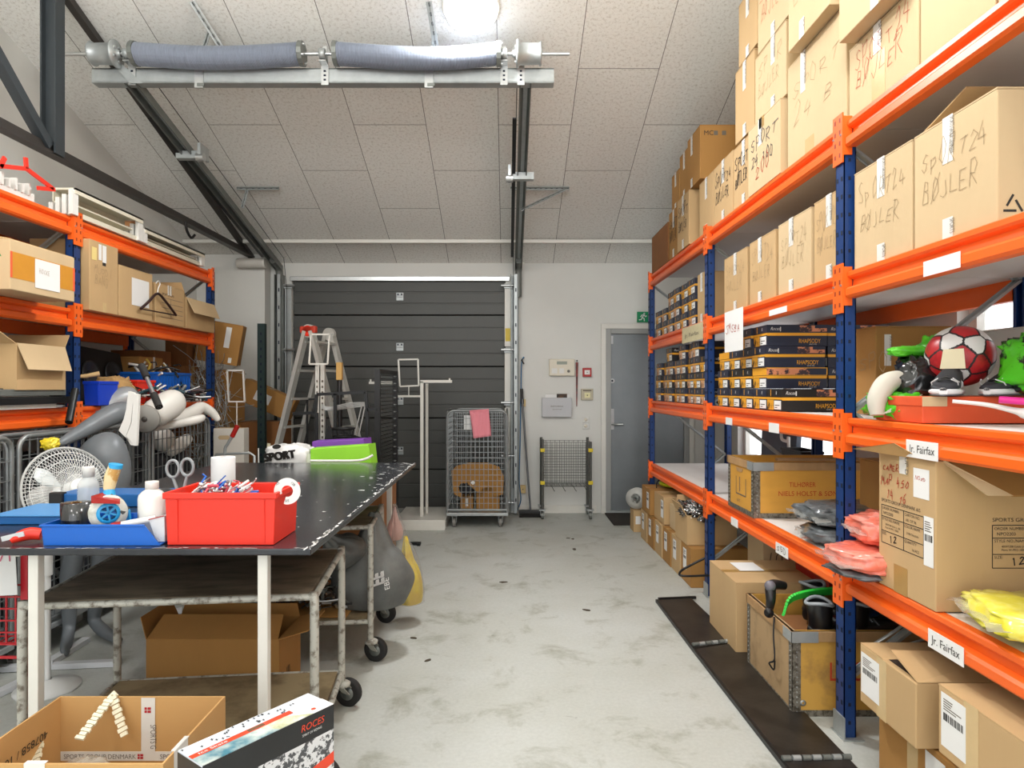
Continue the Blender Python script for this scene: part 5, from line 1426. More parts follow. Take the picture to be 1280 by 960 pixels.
for y_, r_ in ((4.78, .10), (5.05, .10)):
    q = MB(); q.lathe([(0, -.02), (.03, -.012), (r_ * .85, .004), (r_, .012), (r_, .0)], mat('speaker_cone', '3A3C3F', .35, .4), 24, (-3.005, y_, 1.55), (1, 0, .16)); q.build('driver', o, world=True)
carton('brown carton with white tape strip beside the black loudspeaker', -3.3, -2.92, 5.27, 5.62, ZL[2], .37, card2, deco=[(T, 'E', .6, .03, .0, 1, tapew)])
q = bin_('bright red bin on the lower left shelf behind the white mannequin torso', (-2.74, 4.91, ZL[2] + .002), .13, .24, .17, redp, name='red_bin', rim=.006)
q = bin_('blue ribbed plastic crate holding clutter on the lower left shelf', (-2.83, 5.34, ZL[2] + .002), .30, .52, .235, bluep, name='blue_crate', rim=.008)
for k in range(12):
    y_ = -.25 + k * .045
    MB().bb(.146, .153, y_, y_ + .008, .02, .21, bluep).build('rib', q)
def sticks(name, label, cat, c, sz, n, mats_, seed, kind='stuff', r=(.002, .006), L=(.05, .16), parent=None, vz=.5):
    R_ = random.Random(seed); q = MB()
    for i in range(n):
        p = V((R_.uniform(-1, 1) * sz[0] / 2, R_.uniform(-1, 1) * sz[1] / 2, R_.uniform(.02, sz[2])))
        d = V((R_.uniform(-1, 1), R_.uniform(-1, 1), R_.uniform(-vz, vz))).normalized() * R_.uniform(*L)
        m_ = R_.choice(mats_)
        e = p + d; e.z = max(.006, e.z)
        mid = (p + e) / 2 + V((R_.uniform(-.02, .02),) * 3)
        mid.z = max(.006, mid.z)
        q.tube([p, mid, e], R_.uniform(*r), m_, 6)
    o = q.build(name, loc=c); tag(o, label, cat, kind=kind); return o
yw = mat('mustard_plastic', 'C9A844', .5); 
sticks('crate_clutter', 'tangle of black and yellow straps sticking out of the blue crate', 'clutter', (-2.83, 5.34, ZL[2] + .14), (.24, .44, .16), 60, [black, black, yw, rubber, white], 71, r=(.004, .010))
sticks('tool_clutter', 'heap of black grey and red fittings on the lower left shelf edge', 'clutter', (-2.66, 5.15, ZL[2] + .0), (.16, 1.1, .10), 150, [black, black, dsteel, steel, redd, white, mat('teal_bits', '2B4C55', .5)], 72, r=(.004, .013), L=(.04, .14))
o = thing('kraft_paper', 'crumpled brown packing paper behind the bright blue bin', 'paper', (-2.74, 4.62, ZL[2] + .001)); q = blob((.20, .26, .19), cedge, 77, .2, 2.5, .7, fold=.2); q.build('paper_wad', o)
carton('dark open carton at the far back of the lower left shelf', -3.38, -3.0, 5.64, 5.92, ZL[2], .44, card4, flaps='x')
# top of the rack
prof_m = mat('cream_profile', 'DCD6C2', .5, var=.03)
for y0, y1, zt, lb in ((4.02, 4.77, .165, 'nearer long cream white channel profile on top of the left rack'), (4.80, 5.74, .11, 'farther long cream white channel profile on top of the left rack')):
    o = thing('channel_profile', lb, 'profile', (-2.68, (y0 + y1) / 2, ZL[0]))
    q = MB(); fr = frame((-2.76, y0, ZL[0] + .002), (1, 0, 0), (0, 0, 1)); L_ = -(y1 - y0)
    for a in ((0, .006, 0, zt), (0, .12, 0, .012), (0, .14, zt - .012, zt), (.11, .12, .012, .03), (.13, .14, zt - .035, zt), (.0, .09, zt * .45, zt * .45 + .01)):
        q.fbox(fr, a[0], a[1], a[2], a[3], L_, 0, prof_m)
    q.build('channel', o, world=True)
    for ye in (y0 - .0, y1 - .03):
        q = MB()
        for k in range(4): q.bb(-2.77 + k * .04, -2.745 + k * .04, ye - .02, ye + .035, ZL[0] + .004, ZL[0] + zt * (.45 + .15 * k) + .006 * (k % 2), white)
        q.build('end_cap', o, world=True)
for i, (y0, y1, x, z) in enumerate(((3.35, 3.75, -2.72, .0), (3.5, 3.95, -2.84, .0), (2.9, 3.4, -2.80, .0))):
    o = thing('plastic_bracket', ['white toothed plastic strip on the left rack top under the red hook', 'white toothed plastic strip behind the first one, left rack top', 'white toothed plastic strip at the left edge of the photo'][i], 'plastic strip', (x, y0, ZL[0] + z)); q = MB()
    q.bb(x - .04, x + .04, y0, y1, ZL[0] + .002, ZL[0] + .03, white)
    q.bb(x - .04, x - .03, y0, y1, ZL[0] + .03, ZL[0] + .09, white)
    q.build('strip_body', o, world=True)
    for k in range(8):
        yy = y0 + (y1 - y0) * k / 8
        MB().bb(x - .04, x + .05, yy, yy + .014, ZL[0] + .03, ZL[0] + .075 + .02 * (k % 2), white).build('tooth', o, world=True)
o = thing('red_hook_rail', 'red forked hook bracket on top of the left rack', 'hook', (-2.6, 3.5, ZL[0] + .09)); q = MB()
A_ = lambda px, py: (lambda Y: V((-2.62, Y, H - (py - CY) * Y / F)))(pl(px, -2.62))
for a, b in (((-14, 206), (33, 211)), ((33, 211), (66, 236)), ((47, 235), (68, 237)), ((33, 211), (32, 197)), ((0, 209), (6, 197))):
    q.bar(A_(*a), A_(*b), .012, .022, redp, (0, 0, 1))
q.build('hook_arm', o, world=True)
o = thing('wood_block', 'small brown wooden block standing behind the profiles, left rack top', 'wood block', (-2.95, 5.2, ZL[0])); MB().bb(-.03, .03, -.05, .05, .002, .26, mat('brown_wood', '9A6B3E', .7, scale=5)).build('block', o)
MB().bb(-.031, .031, -.051, .051, .24, .262, mat('wood_end', '7A5230', .8)).build('end_grain', o)

# ------------------------------------------------------------------ roll cages under the left rack
cgm = mat('dull_galvanised', '8C9090', .4, .6, var=.12, scale=14)
def caster(par, x, y, r=.05, wm=None, world=True, zt=.14, name='caster', sw=.0):
    q = MB(); wm = wm or rubber
    q.cyl((x - .014, y + sw, r), (x + .014, y + sw, r), r, wm, 22)
    c = q.build(name, par, world=world)
    k = MB(); k.cyl((x - .018, y + sw, r), (x + .018, y + sw, r), r * .45, dsteel, 14)
    for s in (-1, 1): k.bar((x + s * .021, y + sw, r), (x + s * .021, y, zt - .012), .004, .03, galv, (0, 1, 0))
    k.bb(x - .035, x + .035, y - .035, y + .035, zt - .014, zt, galv)
    k.build('caster_fork', par, world=world)
    return c
def roll_cage(label, x0, x1, y0, y1, zt, du=.062, dv=.10, front='E', zb=.16, r=.013):
    o = thing('roll_cage', label, 'roll cage', ((x0 + x1) / 2, (y0 + y1) / 2, 0))
    def panel(A, B):
        A = V(A); B = V(B); d = (B - A).normalized(); R_ = .07
        z = V((0, 0, 1)); q = MB(); L_ = (B - A).length
        pts = [A + z * zb]
        for t in range(6):
            a = pi - (pi / 2) * t / 5
            pts.append(A + d * (R_ + R_ * cos(a)) + z * (zt - R_ + R_ * sin(a)))
        for t in range(6):
            a = pi / 2 - (pi / 2) * t / 5
            pts.append(B - d * (R_ - R_ * cos(a)) + z * (zt - R_ + R_ * sin(a)))
        pts.append(B + z * zb)
        q.tube(pts, r, cgm, 10); q.tube([A + z * (zb + .03), B + z * (zb + .03)], r * .8, cgm, 8)
        q.build('panel_frame', o, world=True)
        w = MB(); w.grid_wire(frame(A + d * .012 + z * (zb + .04), d, z), L_ - .024, zt - zb - .06, du, dv, .0026, cgm); w.build('wire_panel', o, world=True)
    if front == 'E':
        panel((x1, y0, 0), (x1, y1, 0)); panel((x0, y0, 0), (x0, y1, 0)); panel((x0 + .02, y1 - .0, 0), (x1 - .02, y1, 0))
    else:
        panel((x0, y0, 0), (x1, y0, 0)); panel((x0, y0 + .02, 0), (x0, y1 - .0, 0)); panel((x1, y0 + .02, 0), (x1, y1, 0))
        panel((x0 + .03, y1, 0), (x1 - .03, y1, 0))
    MB().bb(x0 - .01, x1 + .01, y0 - .01, y1 + .01, zb - .03, zb, galv).build('base', o, world=True, bevel=.004)
    for x in (x0 + .07, x1 - .07):
        for y in (y0 + .08, y1 - .08): caster(o, x, y, .05, mat('grey_wheel', '7F7D78', .6), zt=zb - .03)
    return o
roll_cage('grey mesh roll cage under the left rack at the left edge of the photo', -3.08, -2.50, 2.55, 3.34, 1.2)
roll_cage('middle grey mesh roll cage behind the white fan and grey mannequin', -2.635, -2.50, 3.39, 4.62, 1.2)
roll_cage('farthest grey mesh roll cage holding white mannequin parts, left rack', -3.08, -2.50, 4.67, 5.55, 1.2)
cl = mat('dark_clothing', '16171A', .8, col2='2B2E35', scale=9, bump=.3, bscale=12)
for i, (c, s_) in enumerate((((-2.8, 2.95, .165), (.48, .66, .92)), ((-2.92, 3.72, .0), (.44, .60, 1.06)), ((-2.8, 5.1, .165), (.48, .76, .80)), ((-2.92, 4.38, .0), (.44, .44, 1.04)))):
    o = thing('clothing_heap', ['dark clothes filling the roll cage at the left photo edge', 'dark clothes heaped behind the middle roll cage and fan', 'dark clothes filling the farthest roll cage', 'dark clothes heaped under the rack behind the grey mannequin'][i], 'clothes', c); blob(s_, cl, 80 + i, .12, 2.5, .45, 50, 36, fold=.12).build('fabric', o)
# ------------------------------------------------------------------ mannequins
mg = mat('grey_mannequin', '6B7074', .42, var=.04); mw = mat('white_mannequin', 'D9D7D0', .42, var=.04); ms = mat('silver_mannequin', '9B9EA0', .38, .2, var=.04)
def N_(px, py, Y, r): return (P(px, py, Y), r)
o = thing('mannequin', 'grey mannequin lower body standing between the roll cage and the table', 'mannequin', (-2.32, 3.8, 0))
nd = {'hip': N_(134, 556, 3.82, (.155, .125)), 'waist': N_(122, 540, 3.78, (.12, .10)), 'ha': N_(147, 585, 3.80, (.095, .095)), 'ka': (V((-2.30, 3.78, .60)), (.06, .062)), 'ca': (V((-2.34, 3.82, .38)), (.055, .06)), 'aa': (V((-2.40, 3.84, .10)), (.033, .036)), 'ba': (V((-2.31, 3.79, .058)), (.040, .034)), 'ta': (V((-2.18, 3.73, .022)), (.034, .018)),
      'hb': N_(118, 590, 3.82, (.09, .09)), 'kb': (V((-2.40, 3.70, .60)), (.058, .06)), 'cb': (V((-2.46, 3.72, .38)), (.052, .055)), 'ab': (V((-2.46, 3.72, .10)), (.032, .034)), 'bb': (V((-2.42, 3.64, .05)), (.040, .028)), 'tb': (V((-2.37, 3.54, .025)), (.032, .016))}
skin('lower_body', nd, [('hip', 'waist'), ('hip', 'ha'), ('ha', 'ka'), ('ka', 'ca'), ('ca', 'aa'), ('aa', 'ba'), ('ba', 'ta'), ('hip', 'hb'), ('hb', 'kb'), ('kb', 'cb'), ('cb', 'ab'), ('ab', 'bb'), ('bb', 'tb')], mg, o, o.location)
def lay(label, nd, m, cut=None, name='mannequin'):
    k = list(nd); c = nd[k[0]][0]
    o = thing(name, label, 'mannequin', c)
    skin('limb', nd, list(zip(k, k[1:])), m, o, c)
    return o
o = lay('grey mannequin leg lying across the middle roll cage towards the left', {'a': N_(160, 514, 4.15, .078), 'b': N_(140, 518, 4.0, .068), 'c': N_(110, 535, 3.85, .05), 'd': N_(88, 547, 3.7, .034), 'e': N_(72, 556, 3.6, .022)}, mg)
q = blob((.085, .06, .06), mat('yellow_tape_wad', 'E3CC2E', .4, coat=.4), 91, .3, 3, .8, flat=False); o2 = thing('yellow_wrap', 'crumpled yellow tape wad on the tip of the grey mannequin leg', 'tape', P(63, 562, 3.42)); q.build('wad', o2)
lay('silver grey mannequin torso lying behind the grey leg on the cages', {'a': N_(100, 524, 4.3, .04), 'b': N_(130, 510, 4.4, .08), 'c': N_(152, 500, 4.5, .10), 'd': N_(172, 492, 4.6, .08)}, ms)
o = lay('white mannequin torso lying on the roll cages with grey cut end', {'a': N_(184, 522, 4.35, (.095, .095)), 'b': N_(198, 515, 4.42, (.10, .105)), 'c': N_(214, 504, 4.55, (.105, .11)), 'd': N_(224, 498, 4.65, (.075, .08))}, mw)
q = MB(); a = P(180.5, 524, 4.27); b = P(184, 522.4, 4.32); q.lathe([(0, 0), (.085, 0), (.092, .015), (.05, .02)], mat('grey_cut_face', '8B8983', .6), 26, a, (b - a)); q.lathe([(0, -.004), (.018, -.004), (.018, 0)], mat('fitting_hole', '47443F', .6), 12, a, (b - a)); q.build('cut_face', o, world=True)
q = MB(); q.add([P(221 + 7 * cos(t) , 496 + 7 * sin(t), 4.53) for t in [2 * pi * k / 14 for k in range(14)]], [tuple(range(14))], mat('worn_print', 'A9ABA9', .6, col2='55585A', scale=40)); 
lay('white mannequin leg with foot lying at the far end of the roll cages', {'a': N_(196, 531, 4.55, .045), 'b': N_(220, 526, 4.75, .055), 'c': N_(240, 517, 4.95, .058), 'd': N_(252, 508, 5.05, .05), 'e': N_(266, 516, 5.1, .036), 'f': N_(274, 527, 5.12, .024)}, mw)
lay('slim white mannequin forearm in front of the white torso', {'a': N_(188, 536, 4.5, .022), 'b': N_(215, 531, 4.6, .032), 'c': N_(250, 524, 4.75, .036), 'd': N_(256, 520, 4.8, .02)}, mw)
lay('white mannequin leg inside the farthest roll cage, low', {'a': N_(205, 568, 5.1, .05), 'b': N_(225, 556, 5.2, .06), 'c': N_(238, 545, 5.3, .04)}, mw)
lay('broad white mannequin part inside the farthest roll cage near its top', {'a': N_(192, 556, 4.95, .09), 'b': N_(206, 548, 5.05, .10), 'c': N_(218, 545, 5.1, .05)}, mw)
q = MB(); o = thing('fork_bracket', 'white forked plastic bracket resting on the grey mannequin hips', 'bracket', P(166, 555, 3.8)); fr = frame(P(0, 960, 3.70), (1, 0, 0), (0, 0, 1)); s_ = 3.70 / F
pp = lambda L_: [((x) * s_, (960 - y) * s_) for x, y in L_]
q.prism(fr, pp([(163, 489), (170, 491), (166, 528), (160, 545), (170, 557), (151, 538), (157, 524), (160, 512)]), 0, .02, white)
q.prism(fr, pp([(169.5, 492), (176, 493), (173, 557), (166, 556), (160, 546), (167, 528)]), 0, .02, white)
q.build('fork', o, world=True, bevel=.002)
o = thing('grip_handle', 'chrome tube with two black foam grips sticking up from the mannequins', 'handle', P(198, 508, 4.05)); A1, A2 = P(177, 457, 4.2), P(199, 509, 4.02)
MB().cyl(A1, A2, .012, steel, 14).build('chrome_tube', o, world=True)
MB().cyl(A1, A1.lerp(A2, .30), .022, rubber, 14).build('foam_grip', o, world=True); MB().cyl(A1.lerp(A2, .70), A2, .022, rubber, 14).build('foam_grip', o, world=True)
# ------------------------------------------------------------------ floor fan
o = thing('pedestal_fan', 'white pedestal fan standing behind the left end of the table', 'fan', (-2.22, 3.2, 0))
C0 = P(86, 613, 3.12); ax = V((.90, -.42, .28)).normalized(); fw = mat('fan_white', 'E2E3E0', .35, var=.02)
ux = V((0, 0, 1)).cross(ax).normalized(); uy = ax.cross(ux)
def ring(r, d, rr, q, n=40): q.tube([C0 + ax * d + (ux * cos(2 * pi * k / n) + uy * sin(2 * pi * k / n)) * r for k in range(n)], rr, fw, 6, closed=True)
def guard(sg):
    q = MB(); ring(.205, 0, .006, q)
    for r in (.06, .10, .14, .18): ring(r, sg * (.075 * (1 - (r / .205) ** 2)), .0016, q)
    for k in range(70):
        t = 2 * pi * k / 70; d = ux * cos(t) + uy * sin(t)
        q.tube([C0 + d * .035 + ax * sg * .075, C0 + d * .10 + ax * sg * .062, C0 + d * .16 + ax * sg * .035, C0 + d * .203], .0013, fw, 4)
    q.lathe([(0, 0), (.04, 0), (.036, .008), (0, .01)], fw, 24, C0 + ax * sg * .075, ax * sg)
    return q
guard(1).build('front_guard', o, world=True); guard(-1).build('rear_guard', o, world=True)
for k in range(3):
    t0 = 2 * pi * k / 3 + .4; vs = []; q = MB()
    for i in range(7):
        r = .03 + .14 * i / 6; w = .06 + .5 * sin(pi * (i + .6) / 7.5) * .75
        for j in range(5):
            t = t0 + (j / 4 - .5) * w * 1.6
            vs.append(C0 + (ux * cos(t) + uy * sin(t)) * r + ax * (.02 * (j / 4 - .5)))
    q.add(vs, [(i * 5 + j, i * 5 + j + 1, i * 5 + j + 6, i * 5 + j + 5) for i in range(6) for j in range(4)], mat('fan_blade', 'D4DADA', .3, var=.02), True)
    b_ = q.build('blade', o, world=True); sd = b_.modifiers.new('s', 'SOLIDIFY'); sd.thickness = .003
MB().lathe([(0, 0), (.032, .0), (.036, .03), (.02, .04), (0, .045)], fw, 20, C0 - ax * .01, ax).build('hub', o, world=True)
MB().lathe([(0, 0), (.05, .005), (.065, .05), (.065, .13), (.04, .16), (0, .165)], fw, 24, C0 - ax * .09, -ax).build('motor_housing', o, world=True)
base = C0 - ax * .17
q = MB(); q.cyl((base.x, base.y, .03), (base.x, base.y, base.z - .02), .014, fw, 16); q.cyl((base.x, base.y, .55), (base.x, base.y, .68), .022, fw, 18); q.build('pole', o, world=True)
MB().lathe([(0, 0), (.14, 0), (.14, .012), (.05, .035), (.02, .05)], fw, 32, (base.x, base.y, 0)).build('base', o, world=True)
# ------------------------------------------------------------------ far left corner pile
carton('bottom carton of the stack in the far left corner', -3.25, -2.74, 6.45, 6.95, 0, .55, card2)
carton('middle carton of the stack in the far left corner', -3.22, -2.75, 6.46, 6.92, .555, .55, card2)
carton('third carton of the stack in the far left corner, below the tilted one', -3.22, -2.73, 6.45, 6.9, 1.11, .52, card2)
o = carton('tilted brown open carton with white label on top of the corner stack', -3.05, -2.66, 6.35, 6.72, 1.66, .40, card2, flaps='x', deco=[(LB, 'S', .24, .16, .05, .20, paper, False), (LB, 'S', .3, .02, .03, .05, paper, False), ('text', 'E', .1, .04, 'SPORT', .03, redtx, .12)], rz=.35)
o.rotation_euler = (.05, .16, .3); o.location.z = 1.70
o = open_carton('small open carton flaps leaning beside the tilted carton in the corner', -3.2, -3.0, 6.2, 6.4, 1.66, .38, card4, flaps=[('E', -10, .1)])
o = thing('carton_pedestal', 'tall brown carton column under the small leaning carton', 'cardboard box', (-3.12, 6.28, 0)); MB().bb(-.14, .14, -.15, .15, 0, 1.655, card4).build('carton_body', o)
MB().bb(-.142, .142, -.03, .03, 1.0, 1.656, tapeb).build('parcel_tape', o)
sticks('wire_hanger_tangle', 'tall tangle of bent metal wire beyond the far left blue post', 'wire', (-2.78, 6.18, .35), (.26, .34, 1.30), 520, [galv, steel, mat('dull_wire', '9C968A', .5, .5)], 73, r=(.0018, .0032), L=(.12, .3), vz=3.5)
o = thing('wire_bin', 'brown carton holding the tangle of bent metal wire', 'cardboard box', (-2.78, 6.18, 0)); MB().bb(-.15, .15, -.19, .19, 0, .36, card4).build('carton_body', o); MB().bb(-.151, .151, -.02, .02, .2, .361, tapeb).build('parcel_tape', o)
o = carton('brown long carton leaning askew with white label left of the ladder', -2.86, -2.30, 6.9, 7.12, 1.12, .24, card2, flaps='x', deco=[(LB, 'S', .15, .07, .17, .10, paper, False)])
o.rotation_euler = (0, .42, .1); o.location = (-2.585, 7.05, 1.22)
carton('large brown carton standing on the floor under the askew long one', -2.80, -2.36, 6.85, 7.25, 0, 1.10, card4)
grs = mat('dark_green_steel', '1E3230', .5, .2)
o = thing('steel_upright', 'dark green perforated steel upright standing left of the ladder', 'upright', (-2.443, 6.6, 0)); q = MB(); x, y = -2.443, 6.6
q.bb(x - .036, x + .036, y - .03, y - .026, 0, 2.09, grs); q.bb(x - .036, x - .032, y - .026, y + .03, 0, 2.09, grs); q.bb(x + .032, x + .036, y - .026, y + .03, 0, 2.09, grs); q.build('channel', o, world=True)
q = MB()
for k in range(26): q.bb(x - .008, x + .008, y - .0315, y - .03, .1 + k * .075, .125 + k * .075, hole)
q.build('slots', o, world=True)
MB().bb(x - .05, x + .05, y - .05, y + .05, 0, .006, galv).build('foot_plate', o, world=True)
def sign_frame(label, px0, px1, py0, py1, Y, stem=None, tilt=0., m_=whitem, zbase=0., r=.007):
    A, B = P(px0, py1, Y), P(px1, py0, Y)
    o = thing('sign_frame', label, 'sign holder', ((A.x + B.x) / 2, Y, zbase)); q = MB(); t = tilt * (B.z - A.z)
    c = [V((A.x, Y, A.z)), V((B.x, Y, A.z)), V((B.x - t, Y, B.z)), V((A.x - t, Y, B.z))]
    for i in range(4): q.bar(c[i], c[(i + 1) % 4], r * 2, r * 2, m_, (0, 1, 0))
    q.build('frame', o, world=True)
    mx = (A.x + B.x) / 2
    if stem is not None:
        q = MB(); q.cyl((mx, Y, stem), (mx, Y, A.z), .006, m_, 8); q.build('stem', o, world=True)
    return o
o = sign_frame('small white empty sign frame on a stem beside the corner cartons', 286, 306, 463, 502, 6.05, .02, .05)
MB().bb(o.location.x - .1, o.location.x + .1, 5.97, 6.13, 0, .02, whitem).build('base_plate', o, world=True)
wb = mat('white_carton', 'D8D4CB', .7, var=.03)
carton('white carton with hand hole behind the table left of the ladder', -2.62, -2.344, 5.9, 6.32 - .3, .72, .37, wb, flaps=None, deco=[('fn', 'S', lambda q, fr, w, h: q.prism(fr, [(w * .15, h * .78), (w * .2, h * .73), (w * .5, h * .73), (w * .55, h * .78), (w * .5, h * .83), (w * .2, h * .83)], .0005, .0012, card3), 'hand_hole'), ('fn', 'T', lambda q, fr, w, h: q.fbox(fr, .01, w - .01, .005, h - .005, .0005, .0015, card3), 'kraft_lid')])
carton('brown carton on the floor under the white carton with hand hole', -2.64, -2.33, 5.72, 6.02, 0, .715, card2)
o = thing('crank_handle', 'grey crank bar with red grip beside the white carton', 'handle', P(281, 565, 5.3)); q = MB(); q.tube(smooth_path([P(281, 620, 5.3), P(281, 566, 5.3), P(284, 556, 5.3), P(290, 546, 5.3)], 4), .012, galv, 10); q.build('bar', o, world=True)
MB().cyl(P(290, 546, 5.3), P(297, 532, 5.3), .019, redd, 12).build('red_grip', o, world=True)
o2 = thing('hand_truck', 'grey tubular hand trolley frame behind the paper roll', 'trolley', (P(293, 570, 5.3).x, 5.3, 0)); q = MB()
q.tube([(P(270, 0, 5.3).x, 5.3, .02), P(268, 574, 5.3), P(270, 568, 5.3), P(312, 566, 5.3), P(318, 570, 5.3), (P(318, 0, 5.3).x, 5.3, .02)], .011, galv, 8); q.build('tube_frame', o2, world=True)
MB().bb(P(268, 0, 5.3).x, P(318, 0, 5.3).x, 5.2, 5.45, .0, .02, galv).build('toe_plate', o2, world=True)
q = MB(); q.tube([P(281, 620, 5.3), (P(281, 0, 5.3).x, 5.3, .02)], .012, galv, 10); q.build('bar', o, world=True)
# ================================================================== black work table
ZT = .95
TX0, TX1, TY0, TY1 = -1.92, -.611, 2.06, 4.44
tt = mat('worn_black_tabletop', '23262B', .22, col2='2E3136', scale=5, coat=.2, bump=.03, bscale=40)
t = thing('work_table', 'long worn black topped work table with white square legs', 'table', ((TX0 + TX1) / 2, 3.25, 0))
MB().bb(TX0, TX1, TY0, TY1, ZT - .022, ZT, tt).build('tabletop', t, world=True, bevel=.004)
q = MB(); R_ = random.Random(8); chip = mat('chipped_paint', 'CFCFCB', .7, var=.1, scale=40)
def scr(x, y, w, h): q.add([(x - w, y - h * R_.uniform(.3, 1), ZT + .0006), (x + w * R_.uniform(.2, 1), y - h, ZT + .0006), (x + w, y + h * R_.uniform(0, 1), ZT + .0006), (x - w * R_.uniform(0, 1), y + h, ZT + .0006)], [(0, 1, 2, 3)], chip)
for i in range(120):
    y = R_.uniform(TY0, TY1); scr(TX1 - .004 - abs(R_.gauss(0, .008)), y, R_.uniform(.001, .007), R_.uniform(.004, .03))
for i in range(60): x = R_.uniform(TX0 + .3, TX1); scr(x, TY0 + .004 + abs(R_.gauss(0, .004)), R_.uniform(.004, .02), R_.uniform(.001, .004))
for i in range(90): scr(R_.uniform(-1.5, TX1), R_.uniform(TY0 + .1, TY1), R_.uniform(.001, .012), R_.uniform(.001, .006))
for i in range(30): scr(R_.gauss(TX1 - .09, .05) , R_.uniform(3.2, 4.4), R_.uniform(.002, .022), R_.uniform(.002, .010))
q.build('paint_chips', t, world=True, kind='stuff')
for x, y in ((-.774, 2.11), (-1.50, 2.11), (-.775, 4.36), (-1.75, 4.36)):
    MB().bb(x - .016, x + .016, y - .016, y + .016, 0, ZT - .022, whitem).build('leg', t, world=True, bevel=.003)
q = MB(); q.bb(-1.75, -.775, 4.345, 4.375, ZT - .06, ZT - .022, whitem); q.bb(-1.65, -1.62, 2.2, 4.3, ZT - .06, ZT - .022, whitem); q.build('frame_rail', t, world=True)
# ------------------------------------------------------------------ carts
chipc = mat('chipped_cream_paint', 'B3B2A8', .5, .1, col2='6E665A', scale=30, thr=(.50, .64))
plyd = mat('stained_plywood', '7A6D5B', .6, col2='544838', scale=4, stretch=(1, 3, 1), bump=.1)
def cart(label, x0, x1, y0, y1, rz, zt, zs):
    cx, cy = (x0 + x1) / 2, (y0 + y1) / 2
    o = thing('trolley', label, 'trolley', (cx, cy, 0), rz); a, b = (x1 - x0) / 2, (y1 - y0) / 2
    for sx in (-1, 1):
        for sy in (-1, 1):
            x, y = sx * a, sy * b
            MB().tube(smooth_path([(x, y, .12), (x, y, zt - .05), (x - sx * .004, y - sy * .004, zt - .012)], 3), .0155, chipc, 12).build('leg', o)
            q = MB(); r = .0625; ys = y + .075; xw = x + .02; wa = V((.35, 1, 0)).normalized(); wb = V((1, -.35, 0)).normalized()
            q.lathe([(0, -.016), (r * .8, -.016), (r, -.012), (r, .012), (r * .8, .016), (0, .016)], rubber, 26, (xw, ys, r), wa); w_ = q.build('caster_wheel', o)
            q = MB(); q.lathe([(0, -.018), (r * .5, -.018), (r * .5, .018), (0, .018)], dsteel, 18, (xw, ys, r), wa); q.build('wheel_hub', w_)
            q = MB()
            for s in (-1, 1):
                c0 = V((xw, ys, r)) + wa * s * .021; c1 = V((x + .005, y, .125)) + wa * s * .021
                q.bar(c0, c1, .036, .004, chipc, wa)
            q.lathe([(0, 0), (.032, 0), (.034, .012), (.02, .022), (0, .022)], chipc, 18, (x + .005, y, .125)); q.build('caster_fork', o)
    for z, nm in ((zt, 'top_shelf'), (zs, 'bottom_shelf')):
        MB().bb(-a + .016, a - .016, -b + .016, b - .016, z - .022, z - .004, plyd if z == zt else mat('dirty_chipboard', '9A8A6A', .75, col2='74654B', scale=5, bump=.1)).build(nm, o)
        q = MB()
        for s in (-1, 1):
            q.tube([(-a, s * b, z - .016), (a, s * b, z - .014)], .012, chipc, 10); q.tube([(s * a, -b, z - .016), (s * a, b, z - .014)], .012, chipc, 10)
        q.build('rail', o)
    return o
cart('front low trolley with dark stained shelf under the near end of the table', -1.645, -.70, 2.245, 2.90, .105, .74, .20)
cart('rear trolley under the table carrying the grey sack', -1.66, -.735, 3.40, 3.98, .09, .74, .25)
sticks('fitting_heap', 'heap of dark metal fittings on the lower shelf of the rear trolley', 'clutter', (-1.22, 3.66, .256), (.72, .40, .16), 420, [blackm, black, dsteel, steel, mat('rusty', '4A3A2C', .7)], 74, r=(.003, .009), L=(.03, .14))
o = thing('flat_cardboard', 'rumpled brown cardboard sheet on the rear trolley below the fittings', 'cardboard', (-1.2, 3.7, .250)); q = MB(); q.hexa([(-1.55, 3.46, .250), (-.84, 3.46, .250), (-.84, 3.92, .250), (-1.55, 3.92, .250), (-1.55, 3.46, .2545), (-.84, 3.46, .2545), (-.84, 3.92, .2545), (-1.55, 3.92, .2545)], card2); q.build('sheet', o, world=True)
open_carton('brown carton with crushed open top on the floor behind the front trolley', -1.63, -1.03, 2.99, 3.30, 0, .315, card2, flaps=[('E', 75, .13, card2), ('S', -60, .14, card2), ('N', 12, .06, card2), ('W', 20, .1)], deco=[('fn', 'E', lambda q, fr, w, h: q.text(fr, .1, .1, '|||', .05, ink, .002), 'printing')])
# sacks
sk = mat('grey_nylon_sack', '6A6C69', .55, col2='555755', scale=4, bump=.35, bscale=7)
o = thing('fabric_sack', 'grey nylon sack slumped on the rear trolley, letters on its side', 'sack', (-.76, 3.70, .256))
def sack(w, d, h, m, seed, lean=.0):
    q = MB(); nu, nv = 56, 34; vs = []
    for i in range(nv + 1):
        t = i / nv
        r = (.55 + .45 * sin(pi * min(1, t * 1.25 + .22))) * (1 if t < .55 else max(.16, 1 - (t - .55) * 1.75))
        for j in range(nu):
            a = 2 * pi * j / nu
            pl_ = 1 + .10 * sin(a * 7 + seed + t * 2) * min(1, max(0, t - .25) * 1.8) + .09 * noise.noise(V((cos(a) * 1.6, sin(a) * 1.6, t * 3 + seed)))
            vs.append((cos(a) * w / 2 * r * pl_ + lean * t, sin(a) * d / 2 * r * pl_, h * t + .012 * noise.noise(V((cos(a) * 3, sin(a) * 3, seed)))*(t > 0)))
    q.add(vs, [(i * nu + j, i * nu + (j + 1) % nu, (i + 1) * nu + (j + 1) % nu, (i + 1) * nu + j) for i in range(nv) for j in range(nu)], m, True)
    q.add(vs[:nu], [tuple(range(nu - 1, -1, -1))], m); q.add(vs[-nu:], [tuple(range(nu))], m)
    return q
